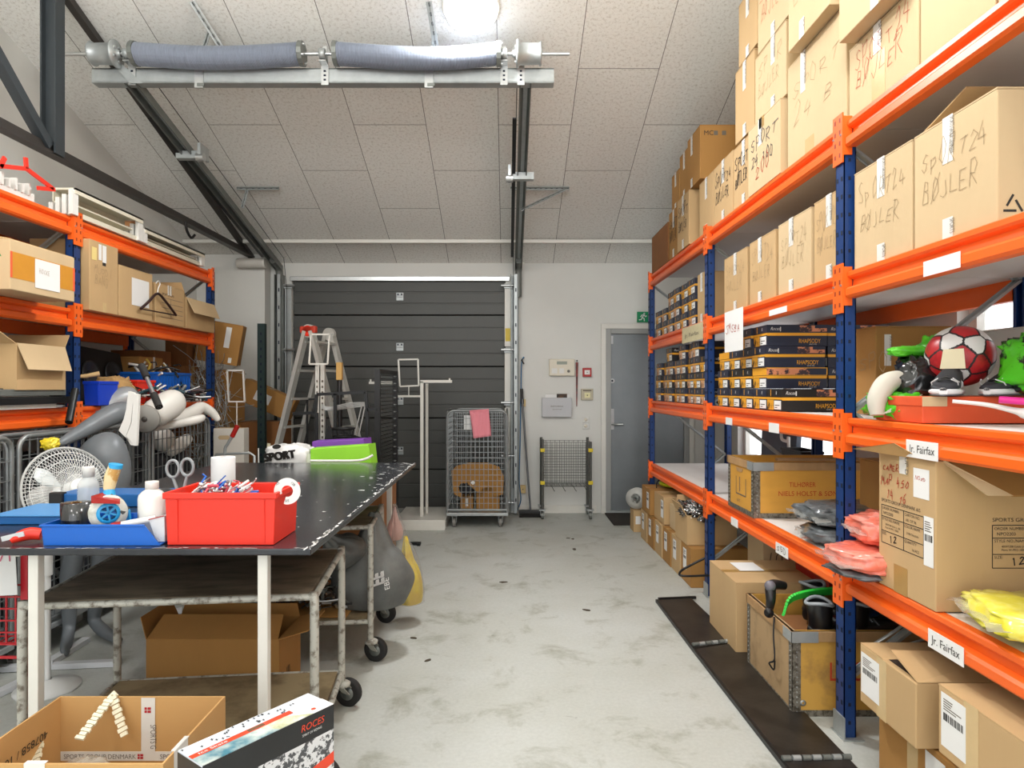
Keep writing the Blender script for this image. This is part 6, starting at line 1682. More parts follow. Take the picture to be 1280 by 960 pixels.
b_ = sack(.46, .36, .50, sk, 3, .02); s_ = b_.build('sack_body', o)
b_ = sack(.24, .2, .22, sk, 9, -.03).build('sack_neck', o); b_.location = (-.10, -.08, .27); b_.rotation_euler = (.5, -.5, 0)
q = MB(); fr = frame((.105, -.172, .10), (.8, .55, .15), (-.1, .0, 1)); fr = (fr[0], fr[1], fr[2], V((.5, -.86, 0)))
q.bold(fr, .0, .06, 'EE', .075, paper, .07, d=.012, rot=pi / 2, w=.06); q.text(fr, .03, .02, 'EBE', .03, paper, .012, rot=pi / 2); q.build('printed_letters', o)
o = thing('clear_sack', 'clear sack with yellow fabric hanging at the rear trolley corner', 'sack', (-.60, 4.10, .13))
b_ = sack(.17, .20, .40, mat('yellow_cloth', 'E8CF1F', .45, col2='D9B410', scale=8, bump=.3, bscale=15), 5, -.03); b_.build('yellow_fabric', o)
b_ = sack(.21, .24, .60, mat('clear_film', 'A9A8A2', .2, var=.05, alpha=.28, bump=.3, bscale=12), 5.2, -.10); b_.build('clear_film', o)
b_ = sack(.10, .10, .2, mat('pink_cloth', 'D9A79B', .6, bump=.3), 2); x_ = b_.build('pink_fabric', o); x_.location = (-.10, .02, .38)
# ------------------------------------------------------------------ on the table
r_ = bin_('bright red plastic bin full of clips at the front edge of the table', (-.911, 2.215, ZT + .001), .350, .228, .165, redp, name='red_bin', rim=.006, taper=.965)
cp = [steel, mat('red_white_tag', 'C54452', .5), white, mat('clip_clear', 'D5DADB', .2), bluep]
sticks('clip_heap', 'chrome and red white clips piled in the red bin', 'clips', (-.955, 2.215, ZT + .06), (.18, .09, .115), 230, cp, 75, r=(.002, .006), L=(.02, .055))
o = thing('scissors', 'scissors with grey loop handles standing in the red bin', 'scissors', (-1.03, 2.25, ZT + .02)); q = MB(); gm = mat('grey_handle', '8A8E90', .35)
for cx_, cy_ in ((216, 586), (234, 584)):
    c = P(cx_, cy_, 2.25); q = MB(); q.tube([c + V((cos(t) * .021, .0, sin(t) * .029)) for t in [2 * pi * k / 18 for k in range(18)]], .005, gm, 8, closed=True); q.tube([c + V((.0, 0, -.028)), P(226, 625, 2.25)], .005, gm, 8); q.build('loop_handle', o, world=True)
q = MB(); q.hexa([(-1.115, 2.247, ZT + .03), (-1.10, 2.247, ZT + .03), (-1.10, 2.253, ZT + .03), (-1.115, 2.253, ZT + .03)] + [tuple(P(222, 628, 2.247)), tuple(P(229, 628, 2.247)), tuple(P(229, 628, 2.253)), tuple(P(222, 628, 2.253))], steel); q.build('blades', o, world=True)
o = thing('size_ring', 'white plastic size ring hooked on the corner of the red bin', 'size marker', P(359, 630, 2.13)); c = P(359, 614, 2.13); vs = []; n = 40; q = MB()
for k in range(n + 1):
    t = radians(205) - radians(310) * k / n
    for rr in (.0185, .0425):
        for dy in (0, .002): vs.append(c + V((cos(t) * rr, dy, sin(t) * rr)))
fs = []
for k in range(n): a = k * 4; b = a + 4; fs += [(a, a + 2, b + 2, b), (a + 1, b + 1, b + 3, a + 3), (a + 2, a + 3, b + 3, b + 2), (a, b, b + 1, a + 1)]
q.add(vs, fs, white); q.build('ring_body', o, world=True)
fr = frame(c + V((0, -.001, 0)), (1, 0, 0), (0, 0, 1)); q = MB(); q.text(fr, .012, .025, '128', .008, ink, .001, rot=-.7); q.text(fr, -.034, .018, 'XS', .008, ink, .001, rot=.6); q.text(fr, -.006, -.034, 'S/S', .008, ink, .001); q.build('size_text', o, world=True)
# blue tray with a scooped end
bt = mat('tray_blue', '1060C0', .35, var=.03); o = thing('parts_tray', 'blue open fronted parts tray with tape and bottle, left of the red bin', 'tray', (-1.28, 2.2, ZT + .001)); q = MB()
X0t, X1t, Y0t, Y1t, z_ = -1.478, -1.10, 2.10, 2.30, ZT + .001
q.bb(X0t + .01, X1t, Y0t + .005, Y1t - .005, z_, z_ + .004, bt)
for yy in (Y0t, Y1t - .004):
    q.prism(frame((X0t, yy + .004, z_), (1, 0, 0), (0, 0, 1)), [(.008, 0), (X1t - X0t, 0), (X1t - X0t - .05, .062), (0, .062)], 0, .004, bt)
q.hexa([(X0t + .008, Y0t, z_), (X0t + .012, Y0t, z_), (X0t + .012, Y1t, z_), (X0t + .008, Y1t, z_), (X0t, Y0t, z_ + .062), (X0t + .004, Y0t, z_ + .062), (X0t + .004, Y1t, z_ + .062), (X0t, Y1t, z_ + .062)], bt)
q.bb(X0t - .004, X1t - .05, Y0t - .004, Y0t + .004, z_ + .060, z_ + .066, bt); q.bb(X0t - .004, X0t + .004, Y0t, Y1t, z_ + .060, z_ + .066, bt); q.bb(X0t - .004, X1t - .05, Y1t - .004, Y1t + .004, z_ + .060, z_ + .066, bt)
q.build('tray_body', o, world=True, bevel=.001)
o = thing('tape_roll', 'roll of black tape standing in the blue tray', 'tape', (-1.425, 2.19, z_ + .006)); q = MB()
q.lathe([(.018, 0), (.045, 0), (.045, .115), (.018, .115)], mat('black_glossy_tape', '1A1B1C', .15, col2='3A3B3C', scale=30, stretch=(1, 1, .05), coat=.5), 32); q.build('tape', o)
MB().lathe([(.012, .001), (.018, .001), (.018, .114), (.012, .114)], card2, 24).build('core', o)
o = thing('tape_dispenser', 'hand tape dispenser with clear tape roll, blue core and cream grip', 'tape dispenser', P(127, 658, 2.19)); c = P(135, 640, 2.17); ax = V((.55, -.82, 0)).normalized(); lb = mat('light_blue_plastic', '2E9FD8', .35)
q = MB(); q.lathe([(.034, -.025), (.056, -.025), (.056, .025), (.034, .025)], mat('clear_tape_roll', 'D5D4CA', .2, col2='B9B8AC', scale=30, coat=.4), 36, c, ax); q.build('tape_roll_ring', o, world=True)
q = MB(); q.lathe([(.024, -.026), (.034, -.026), (.034, .027), (.024, .027)], lb, 28, c, ax); u_ = ax.orthogonal().normalized(); v_ = ax.cross(u_)
for k in range(3): d_ = u_ * cos(k * pi / 3) + v_ * sin(k * pi / 3); q.bar(c - d_ * .03 + ax * .02, c + d_ * .03 + ax * .02, .006, .006, lb, ax)
q.build('core', o, world=True)
q = MB(); q.tube([P(135, 624, 2.19), P(137, 612, 2.2)], [.024, .016], lb, 14); q.tube([P(144, 585, 2.2), P(145, 580, 2.2)], .021, lb, 14); q.build('handle_collar', o, world=True)
q = MB(); q.tube([P(136, 612, 2.2), P(139, 596, 2.2), P(144, 583, 2.2)], [.017, .021, .020], mat('cream_grip', 'DCCB9E', .6, col2='C59A55', scale=14, thr=(.55, .6)), 16); q.build('grip', o, world=True)
q = MB(); q.hexa([P(114, 620, 2.12), P(150, 627, 2.10), P(150, 630, 2.10), P(114, 629, 2.12), P(134, 614, 2.21), P(150, 622, 2.19), P(150, 626, 2.19), P(134, 618, 2.21)], redd); q.build('red_guard', o, world=True)
q = MB(); q.bar(c + V((.0, 0, .05)), c + V((.055, .01, .0)), .03, .004, blackm, (1, -1, 1)); q.build('frame_plate', o, world=True)
def bottle(label, c, r, h, hs, rc, m, capm, extra=None, name='bottle'):
    o = thing(name, label, 'bottle', c); q = MB()
    q.lathe([(0, 0), (r * .95, 0), (r, .006), (r, hs - .022), (r * .93, hs - .010), (r * .72, hs), (rc * .9, hs + .008), (rc * .9, hs + .012)], m, 28); q.build('bottle_body', o)
    q = MB(); q.lathe([(0, h), (rc * .97, h), (rc, h - .003), (rc, hs + .010), (0, hs + .010)], capm, 22); q.build('cap', o)
    if extra: extra(o)
    return o
def blab(o):
    q = MB(); q.fbox(frame((-.043, -.028, .06), (.8, -.62, 0), (0, 0, 1)), 0, .022, 0, .022, .002, .003, bluep); q.build('blue_label', o)
bottle('white opaque plastic bottle with white screw cap in the blue tray', (-1.185, 2.21, z_ + .006), .0425, .182, .148, .021, mat('white_hdpe', 'E3E3DD', .35, var=.02), white, blab)
bottle('clear plastic bottle with white cap behind the black tape roll', (-1.53, 2.42, ZT + .001), .035, .212, .165, .020, mat('clear_pet', 'D8DEDF', .08, var=0, alpha=.42, spec=.9), white)
o = thing('glue_stick', 'white tube with red end lying in the blue tray', 'tube', (-1.28, 2.13, z_ + .03)); MB().cyl(P(152, 656, 2.12), P(195, 648, 2.15), .011, white, 14).build('tube_body', o, world=True); MB().cyl(P(140, 658, 2.115), P(152, 656, 2.12), .0115, redd, 14).build('cap', o, world=True)
o = thing('white_card_box', 'small white card box leaning in the open end of the blue tray', 'box', (-1.10, 2.16, z_)); MB().hexa([(-1.125, 2.125, z_ + .006), (-1.098, 2.125, z_ + .006), (-1.098, 2.2, z_ + .006), (-1.125, 2.2, z_ + .006), (-1.15, 2.125, z_ + .075), (-1.10, 2.125, z_ + .088), (-1.10, 2.2, z_ + .088), (-1.15, 2.2, z_ + .075)], mat('glossy_white_card', 'D3D5D8', .3, col2='A9ABB2', scale=18, thr=(.5, .6))).build('box_body', o, world=True)
MB().bar((-1.15, 2.124, z_ + .077), (-1.10, 2.124, z_ + .089), .002, .003, redd).build('red_edge', o, world=True)
o = thing('light_blue_clip', 'light blue plastic clip standing in the blue tray', 'clip', P(157, 655, 2.25)); q = MB(); q.prism(frame(P(152, 652, 2.26), (1, 0, 0), (0, 0, 1)), [(0, 0), (.035, 0), (.03, .04), (.02, .05), (.01, .04)], 0, .012, lb); q.build('clip_body', o, world=True, bevel=.002)
q = MB(); q.lathe([(0, 0), (.006, 0), (0, .003)], blackm, 8, P(157, 640, 2.245), (0, -1, 0)); q.build('rivet', o, world=True)
o = thing('utility_knife', 'red handled utility knife lying at the left end of the table', 'knife', P(28, 680, 2.13)); q = MB()
q.tube(smooth_path([P(14, 676, 2.12), P(24, 671, 2.13), P(38, 667, 2.15), P(52, 668, 2.16)], 5), smooth_vals([.010, .017, .020, .018], 5), redp, 14); q.build('handle_grip', o, world=True)
MB().bar(P(2, 674, 2.11), P(30, 667, 2.12), .004, .016, mat('blade_holder', 'C9CCCD', .35, .5)).build('blade', o, world=True)
lbt = mat('pale_blue_case', '4C8CC4', .4, var=.04); dbt = mat('mid_blue_case', '1B5E9E', .4, var=.04)
o = thing('flat_case', 'flat pale blue topped case at the left end of the table', 'case', (-1.72, 2.56, ZT + .001)); MB().bb(-1.88, -1.575, 2.42, 2.66, ZT + .001, ZT + .030, dbt).build('case_base', o, world=True, bevel=.003); MB().bb(-1.885, -1.57, 2.415, 2.665, ZT + .0305, ZT + .036, lbt).build('case_lid', o, world=True, bevel=.002)
o = thing('tool_case', 'long mid blue case with black latch in front of the white fan', 'case', (-1.70, 2.86, ZT + .001)); MB().bb(-1.90, -1.32, 2.78, 2.95, ZT + .001, ZT + .055, dbt).build('case_body', o, world=True, bevel=.004); MB().bb(-1.915, -1.86, 2.765, 2.80, ZT + .012, ZT + .062, black).build('latch', o, world=True, bevel=.004)
o = thing('paper_roll', 'white paper roll standing on the table behind the red bin', 'paper roll', (P(279, 0, 3.3).x, 3.3, ZT + .001)); MB().lathe([(.018, 0), (.056, 0), (.057, .003), (.057, .153), (.056, .156), (.018, .156)], mat('tissue_white', 'EDEDED', .9, var=.02, bump=.2, bscale=60), 36).build('roll', o); MB().lathe([(.016, .001), (.018, .001), (.018, .155), (.016, .155)], card, 20).build('core', o)
o = thing('tape_gun_roll', 'black round tape reel between the white bottle and the red bin', 'tape', P(203, 650, 2.32)); q = MB(); q.lathe([(.02, -.012), (.05, -.012), (.05, .012), (.02, .012)], black, 26, P(205, 627, 2.42), (.3, -.95, 0)); q.build('reel', o, world=True)
# ------------------------------------------------------------------ behind the far table end
carton('brown carton standing behind the far end of the table under the colourful boxes', -1.66, -.86, 4.56, 5.15, 0, .84, card4)
pur = mat('purple_sheet', '7A41A8', .55, var=.04); lim = mat('lime_sheet', '8FD42F', .5, var=.04)
def slanted(label, px0, px1, py0l, py0r, pyb, Y, d, m, name):
    o = thing(name, label, 'box', P((px0 + px1) / 2, pyb, Y)); a, b, c, e = P(px0, pyb, Y), P(px1, pyb, Y), P(px1 - 4, py0r, Y), P(px0, py0l, Y); w = V((0, d, 0))
    q = MB(); q.hexa([a, b, b + w, a + w, e, c, c + w, e + w], m); q.build('box_body', o, world=True, bevel=.004)
    q = MB(); q.hexa([c, b + V((.0, 0, 0)), b + V((.014, d, 0)), c + V((.014, d, 0)), c + V((.004, 0, .004)), b + V((.01, 0, 0)), b + V((.024, d, 0)), c + V((.024, d, .004))], m); q.build('side_flap', o, world=True)
slanted('lime green flat box standing behind the far table edge', 388, 464, 561, 556, 592, 4.62, .14, lim, 'green_box')
slanted('purple flat box standing behind the lime green one', 390, 458, 552, 549, 592, 4.80, .16, pur, 'purple_box')
o = bag('white plastic carrier bag printed SPORT beside the lime green box', (P(362, 0, 4.66).x, 4.66, .842), (.32, .20, .215), mat('white_bag_film', 'DDDDDB', .3, var=.03, coat=.3, bump=.4, bscale=10), 95, 0, film=False)
q = MB(); fr = frame((-.13, -.099, .105), (1, 0, .13), (-.13, -.1, 1)); q.bold(fr, .0, .0, 'SPORT', .055, ink, .12, d=.016, w=.21); q.prism(fr, [(.09 + .03 * cos(t), .09 + .016 * sin(t)) for t in [2 * pi * k / 16 for k in range(16)]], .004, .006, ink); q.build('printed_letters', o)
o = thing('white_trim_strip', 'white curved plastic strip along the far table edge', 'strip', P(430, 577, 4.5)); MB().tube(smooth_path([P(388, 576, 4.5), P(440, 576, 4.5), P(456, 574, 4.5), P(466, 569, 4.5)], 4), .009, white, 8).build('strip', o, world=True)
o = thing('cream_sack', 'cream fabric bundle between the white carton and the ladder', 'bundle', (P(336, 0, 5.6).x, 5.6, 0)); q = sack(.22, .2, .98, mat('cream_cloth', 'C9C2A4', .8, bump=.3), 4); q.build('fabric', o)
q = MB(); q.tube([(-.05, -.09, .6), (-.05, -.1, .95)], .006, white, 6); q.build('drawstring', o)
# ------------------------------------------------------------------ left: red basket, strips on the floor
o = thing('wire_basket_stand', 'red wire basket stand left of the front trolley', 'wire basket', (-1.95, 2.5, 0)); rm = mat('red_enamel', 'B5202A', .35, var=.04); q = MB()
MB().bb(-1.785, -1.76, 2.43, 2.455, 0, .925, rm).build('post', o, world=True); MB().bb(-2.25, -2.225, 2.43, 2.455, 0, .925, rm).build('post', o, world=True)
q = MB(); q.grid_wire(frame((-2.24, 2.46, .50), (1, 0, 0), (0, .0, 1)), .45, .22, .035, .045, .0028, rm); q.grid_wire(frame((-2.24, 2.46, .50), (1, 0, 0), (0, 1, .05)), .45, .06, .035, .06, .0025, rm); q.grid_wire(frame((-1.79, 2.46, .50), (0, 1, 0), (0, 0, 1)), .06, .22, .05, .045, .0025, rm); q.build('wire_basket', o, world=True)
q = MB(); q.bb(-2.24, -1.79, 2.47, 2.476, .44, .45, rm); q.build('cross_bar', o, world=True)
o = thing('handwritten_sign', 'white sheet with pink handwriting hanging under the left table end', 'sign', (-1.95, 2.40, .69)); q = MB(); fr = frame((-2.20, 2.41, .675), (1, 0, .055), (-.055, 0, 1)); q.fbox(fr, 0, .42, 0, .235, 0, .0015, paper); q.build('sheet', o, world=True)
q = MB(); q.hand(fr, .2, .12, 'MAXA', .07, mat('pink_marker', 'C96A7E', .8, var=0), 4, .006, .003, w=.22); q.build('handwriting', o, world=True)
wp = mat('white_pvc', 'DADCDF', .4, var=.02)
def fstrip(label, a, b, z=0.):
    A, B = fz(*a), fz(*b); o = thing('plastic_trunking', label, 'trunking', (A + B) / 2); A.z = B.z = z + .016
    MB().bar(A, B, .045, .028, wp).build('channel', o, world=True, bevel=.002); C_ = A.lerp(B, .98); MB().bar(C_, B + (B - A) * .004, .048, .030, gbox).build('end', o, world=True)
fstrip('white plastic strip lying straight across the floor near the front trolley', (66, 836), (150, 832))
fstrip('white plastic strip pointing diagonally away on the floor beside the trolley leg', (60, 833), (108, 803))
fstrip('white plastic strip on the floor at the left edge of the photo', (-60, 842), (28, 838))
fstrip('white plastic strip lying nearest, lower left edge of the photo', (-20, 880), (44, 848))
fstrip('short white plastic piece on the floor behind the front trolley', (205, 770), (238, 764))
# ------------------------------------------------------------------ foreground cartons
carton('plain carton under the open Danish taped carton in the foreground', -1.30, -.84, 1.60, 1.92, 0, .246, card)
dk = mat('kraft_clean', 'C69B62', .85, var=.04, scale=2, bump=.05)
red_f = mat('flag_red', 'B3222C', .6, var=0)
def flag(q, fr, a, b, s, rot=False):
    q.fbox(fr, a, a + s * .42, b, b + s * .42, .002, .0026, red_f); q.fbox(fr, a + s * .56, a + s * 1.15, b, b + s * .42, .002, .0026, red_f); q.fbox(fr, a, a + s * .42, b + s * .56, b + s, .002, .0026, red_f); q.fbox(fr, a + s * .56, a + s * 1.15, b + s * .56, b + s, .002, .0026, red_f)
BX0, BX1, BY0, BY1, BZ, BH = -1.306, -.823, 1.585, 1.935, .25, .30
OC = open_carton('open carton with white printed parcel tape in the foreground bottom left', BX0, BX1, BY0, BY1, BZ, BH, dk, flaps=())
cx_, cy_ = (BX0 + BX1) / 2, (BY0 + BY1) / 2
fr = frame((BX0 - cx_ + .006, BY1 - cy_ - .006, 0), (1, 0, 0), (0, 0, 1))      # inner face of the far wall
q = MB(); q.fbox(fr, .0, .47, .115, .142, .0004, .0012, tapew)
q.text(fr, .01, .121, 'SPORTS GROUP DENMARK', .014, inkg, .002, w=.21); q.text(fr, .29, .121, 'SPORTS GROUP', .014, inkg, .002, w=.13); flag(q, fr, .225, .121, .014)
q.build('parcel_tape', OC)
q = MB(); q.fbox(fr, .235, .275, .142, .298, .0006, .0014, tapew); q.text(fr, .262, .22, 'SPORTS G', .018, inkg, .002, rot=-pi / 2, w=.07); flag(q, fr, .245, .255, .016); q.build('parcel_tape', OC)
frl = frame((BX0 - cx_ + .006, -(BY1 - BY0) / 2 + .006, 0), (0, 1, 0), (0, 0, 1))
q = MB(); q.text(frl, .28, .235, '407858 / 10', .022, ink, .002, rot=pi, w=.16); q.build('printed_number', OC)
q = MB(); q.fbox(frame((BX1 - cx_, -.175, 0), (0, 1, 0), (0, 0, 1)), .05, .12, .12, .302, .0005, .0015, tapew); q.hexa([(.232, -.12, .3005), (.244, -.12, .3005), (.244, -.05, .3005), (.232, -.05, .3005), (.232, -.12, .302), (.244, -.12, .302), (.244, -.05, .302), (.232, -.05, .302)], tapew); q.build('parcel_tape', OC)
q = MB(); q.fbox(frame((-.2415, -.175, 0), (1, 0, 0), (0, 0, 1)), .15, .20, .15, .302, .0005, .0015, tapew); q.fbox(frame((-.2415, -.175, .301), (1, 0, 0), (0, 1, 0)), .15, .20, .0, .012, .0, .001, tapew); q.build('parcel_tape', OC)
ch = mat('ivory_plastic_chain', 'E5DEC3', .5, var=.03)
o = thing('plastic_chain', 'ivory toothed plastic chain looped over the far edge of the open carton', 'plastic chain', (-1.16, 1.9, .5)); q = MB()
def chain(a, b, n, w=.022):
    a, b = V(a), V(b)
    for k in range(n):
        p, r2 = a.lerp(b, k / n), a.lerp(b, (k + .8) / n); q.bar(p, r2, w * (1.15 if k % 2 else .85), .007, ch, (0, -1, .4))
chain(P(140, 871, 1.925), P(98, 925, 1.80), 12); q.tube([P(138, 871, 1.93), P(142, 866, 1.935), P(146, 871, 1.93)], .007, ch, 6); q.build('chain_strand', o, world=True); q = MB(); chain(P(141, 870, 1.92), P(156, 921, 1.88), 9); q.build('chain_strand', o, world=True); q = MB(); chain(P(50, 926, 1.86), P(44, 956, 1.80), 5); q.build('chain_strand', o, world=True)
o = bag('crumpled clear bag in the open carton below the ivory chain', (-1.17, 1.77, BZ + .01), (.20, .18, .17), mat('clear_wrap', 'DCD8CC', .15, var=.03, alpha=.38, bump=.4, bscale=14), 97, .4, film=False)
# ice skate box
carton('plain carton on the floor under the long ice skate box', -.79, -.41, 1.56, 1.76, 0, .337, card4, rz=radians(53.3))
SKB = thing('ice_skate_box', 'long white black and orange ice skate box standing in the foreground', 'shoe box', (-.62, 1.668, .34), radians(53.3))
L2, W2, HH = .1825, .055, .26
sw = mat('ice_photo_print', 'D5DCE4', .35, col2='2E3A48', scale=34, thr=(.66, .70)); sb = mat('skate_black_print', '242628', .35, var=.08); so = mat('orange_print', 'E5492A', .35, var=.02); stl_ = mat('teal_photo_print', '3F7C8E', .35, col2='CDD6CE', scale=9); sg_ = mat('speckled_print', 'D9DBDD', .35, col2='4A4D50', scale=60, thr=(.5, .55))
MB().bb(-L2, L2, -W2, W2, 0, HH, sw).build('box_body', SKB, bevel=.0015)
fT = frame((-L2, -W2, HH), (1, 0, 0), (0, 1, 0)); fS = frame((-L2, -W2, 0), (1, 0, 0), (0, 0, 1)); fW = frame((-L2, W2, 0), (0, -1, 0), (0, 0, 1))
q = MB()
q.prism(fT, [(.0, .0), (.22, .0), (.15, .055), (.0, .055)], .0002, .0008, stl_); q.prism(fT, [(.20, .0), (.30, .0), (.24, .05), (.17, .05)], .0003, .0009, mat('olive_photo', 'A9AE7C', .4, col2='E6E6DC', scale=12)); q.fbox(fT, .27, .365, .0, .05, .0003, .0008, paper)
q.fbox(fT, .0, .27, .045, .062, .0009, .0016, so); q.fbox(fT, .145, .19, .047, .060, .0016, .002, mat('slot_brown', '6B4A2E', .8)); q.text(fT, .02, .049, 'Ice Skate', .009, paper, .0019, w=.07)
R_ = random.Random(3)
for k in range(26):
    a, b = R_.uniform(.0, .30), R_.uniform(.068, .10); q.stroke(fT, [(a, b), (a + .002, b + .008)], .0022, ink, .0012); q.stroke(fT, [(a - .003, b + .005), (a + .005, b + .004)], .0014, ink, .0012)
q.prism(fT, [(.315 + .007 * cos(t), .02 + .006 * sin(t)) for t in [2 * pi * k / 14 for k in range(14)]], .0008, .0012, so); q.build('top_print', SKB)
q = MB(); q.fbox(fS, 0, 2 * L2, .195, HH, .0003, .0008, sb); q.fbox(fS, .0, 2 * L2, .09, .195, .0003, .0008, sg_); q.prism(fS, [(.14, .05), (2 * L2, .105), (2 * L2, .135), (.14, .085)], .0008, .0013, so); q.fbox(fS, 0, 2 * L2, 0, .05, .0003, .0008, sb)
q.text(fS, .262, .226, 'ROCES', .018, so, .0014, w=.07, slant=.15); q.text(fS, .265, .213, 'SPIRIT OF RIDING', .006, paper, .0014, w=.06); q.build('side_print', SKB)
q = MB(); q.fbox(fW, 0, 2 * W2, .0, HH - .004, .0003, .0008, sb); q.fbox(fW, .02, .07, .15, .2, .0008, .0014, paper); q.build('end_print', SKB)
# ================================================================== far end of the room
# ladder
al = mat('ladder_aluminium', 'C6C6C0', .4, .25, var=.08, scale=10)
o = thing('folding_ladder', 'tall aluminium folding ladder with red top joint before the dark gate', 'ladder', (-1.80, 6.35, 0), radians(76))
# local x = rung direction, local y = spread
hw, LH, SP_ = .19, 1.98, .57
for sy in (-1, 1):
    for sx in (-1, 1):
        q = MB(); q.bar((sx * hw, sy * SP_, 0.0), (sx * hw, sy * .03, LH), .036, .075, al, (1, 0, 0)); 
        q.build('rail', o)
    for k in range(7):
        t = .14 + k * .135; y = sy * (SP_ + (.03 - SP_) * t); z = LH * t
        MB().bar((-hw, y, z), (hw, y, z), .05, .022, al, (0, 0, 1)).build('rung', o)
    for sx in (-1, 1):
        MB().bb(sx * hw - .02, sx * hw + .02, sy * SP_ - .03, sy * SP_ + .03, 0, .05, rubber).build('foot', o)
for sx in (-1, 1):
    MB().cyl((sx * hw - .022, 0, LH - .0), (sx * hw + .022, 0, LH - .0), .062, al, 24).build('top_joint', o)
MB().cyl((-hw - .03, 0, LH), (-hw - .022, 0, LH), .05, redp, 20).build('red_joint_cover', o); MB().bb(-hw - .03, -hw + .02, -.08, .08, LH - .02, LH + .045, mat('red_orange', 'C8402C', .5)).build('red_joint_cover', o, bevel=.01)
q = MB()
for sy in (-1, 1):
    for t in (.9, .62): 
        y = sy * (SP_ + (.03 - SP_) * t); q.cyl((-hw - .018, y, LH * t), (-hw + .0, y, LH * t), .012, black, 10)
q.build('bolts', o)
# white perforated rails
for px, a in ((396.5, 458), (403, 455)):
    o = thing('perforated_rail', 'left white perforated rail standing upright at the ladder' if px < 400 else 'right white perforated rail standing upright at the ladder', 'rail', (P(px, 0, 5.9).x, 5.9, 0)); x = o.location.x; zt_ = P(px, a, 5.9).z
    q = MB(); q.bb(x - .021, x + .021, 5.9, 5.904, 0, zt_, whitem); q.bb(x - .021, x - .018, 5.9, 5.925, 0, zt_, whitem); q.bb(x + .018, x + .021, 5.9, 5.925, 0, zt_, whitem); q.build('rail_body', o, world=True)
    q = MB()
    for k in range(28): q.bb(x - .008, x + .008, 5.8985, 5.9, .15 + k * .05, .17 + k * .05, inkg)
    q.build('slots', o, world=True)
o = sign_frame('white empty sign frame standing in front of the ladder top', 386.5, 409.5, 418, 455, 5.8, .02, -.07)
MB().bb(o.location.x - .1, o.location.x + .1, 5.72, 5.88, 0, .02, whitem).build('base_plate', o, world=True)
# broom with wooden block
o = thing('push_broom', 'black handled broom with pale wooden block beside the ladder', 'broom', (P(426, 0, 6.0).x, 6.0, 0)); c = P(424.5, 464, 6.0)
MB().bb(c.x - .025, c.x + .027, 5.97, 6.02, P(0, 475, 6).z, P(0, 453, 6).z, mat('pale_wood', 'CDA25C', .6, scale=8)).build('wooden_block', o, world=True, bevel=.004)
MB().cyl((c.x + .005, 6.0, 0), (c.x + .0, 6.0, P(0, 475, 6).z), .022, black, 12).build('broom_handle', o, world=True)
# black wire frames
def frm(label, pts, Y, r=.013, m=blackm, name='frame_stand', cat='display frame', legs=()):
    o = thing(name, label, cat, (P(pts[0][0], 0, Y).x, Y, 0)); q = MB()
    pp_ = [P(a, b, Y) for a, b in pts]
    for a, b in zip(pp_, pp_[1:]): q.bar(a, b, r * 2, r * 2, m, (0, 1, 0))
    for px in legs:
        a = P(px[0], px[1], Y); q.bar(a, (a.x, Y, 0), r * 2, r * 2, m, (0, 1, 0))
    q.build('tube_frame', o, world=True)
    a, b = min(p.x for p in pp_), max(p.x for p in pp_)
    MB().bb(a, b, Y - .12, Y + .12, 0, .02, m).build('floor_base', o, world=True)
    return o
frm('stepped black display frame in front of the ladder', [(366, 517), (394, 516), (396, 493), (420, 492), (457, 490), (459, 512), (471, 512)], 5.65, legs=((396, 516), (419, 492), (459, 512)))
frm('thin black display frame behind the ladder foot', [(384, 499), (396, 499), (396, 505)], 6.5, .008, legs=((384, 499),))
o = thing('tub_chair', 'round black wire basket between the broom and the purple box', 'basket', (P(429, 0, 5.4).x, 5.4, .845 - .845)); c = P(429, 560, 5.4); q = MB()
for k, (rr, zz) in enumerate(((.09, .16), (.085, .10), (.08, .04))): q.tube([(c.x + rr * cos(t), 5.4 + rr * sin(t), c.z + zz) for t in [2 * pi * i / 22 for i in range(22)]], .009 if k == 0 else .005, blackm, 6, closed=True)
for i in range(10): t = 2 * pi * i / 10; q.tube([(c.x + .088 * cos(t), 5.4 + .088 * sin(t), c.z + .16), (c.x + .075 * cos(t), 5.4 + .075 * sin(t), c.z)], .004, blackm, 5)
q.tube([(c.x, 5.4, c.z + .01), (c.x, 5.4, .01)], .014, blackm, 8); q.build('wire_basket_bowl', o, world=True); o.name = 'wire_basket'
MB().lathe([(0, 0), (.14, 0), (.13, .02), (0, .025)], blackm, 24, (c.x, 5.4, 0)).build('round_base', o, world=True)
o = thing('dark_tarp', 'dark grey sloping cover behind the purple box', 'cover', (-1.35, 5.45, 0)); q = MB(); q.hexa([P(402, 566, 5.6), P(462, 566, 5.6), P(462, 566, 5.9), P(402, 566, 5.9), P(410, 532, 5.6), P(458, 549, 5.6), P(458, 549, 5.9), P(410, 532, 5.9)], blackm); q.build('cover_sheet', o, world=True)
MB().bb(P(406, 0, 5.6).x, P(458, 0, 5.6).x, 5.6, 5.9, 0, P(0, 566, 5.6).z, black).build('cover_base', o, world=True)
wire = mat('white_wire', 'C9CAC8', .4, .3)
o = thing('wire_shelf', 'pale wire shelf tilted behind the black stepped frame', 'wire shelf', (P(440, 0, 5.8).x, 5.8, 0)); q = MB()
for k in range(5): q.tube(smooth_path([P(402, 505 + k * 1.3, 5.8), P(412, 509 + k, 5.8), P(436, 504 + k * 1.5, 5.8 + .04 * k), P(458, 503 + k, 5.8 + .05 * k)], 4), .004, wire, 5)
q.tube([P(457, 504, 5.8), P(447, 550, 5.8), (P(447, 0, 5.8).x, 5.8, .01)], .006, wire, 6); q.tube([P(452, 508, 5.95), P(442, 550, 5.95), (P(442, 0, 5.95).x, 5.95, .01)], .006, wire, 6); q.build('wires', o, world=True)
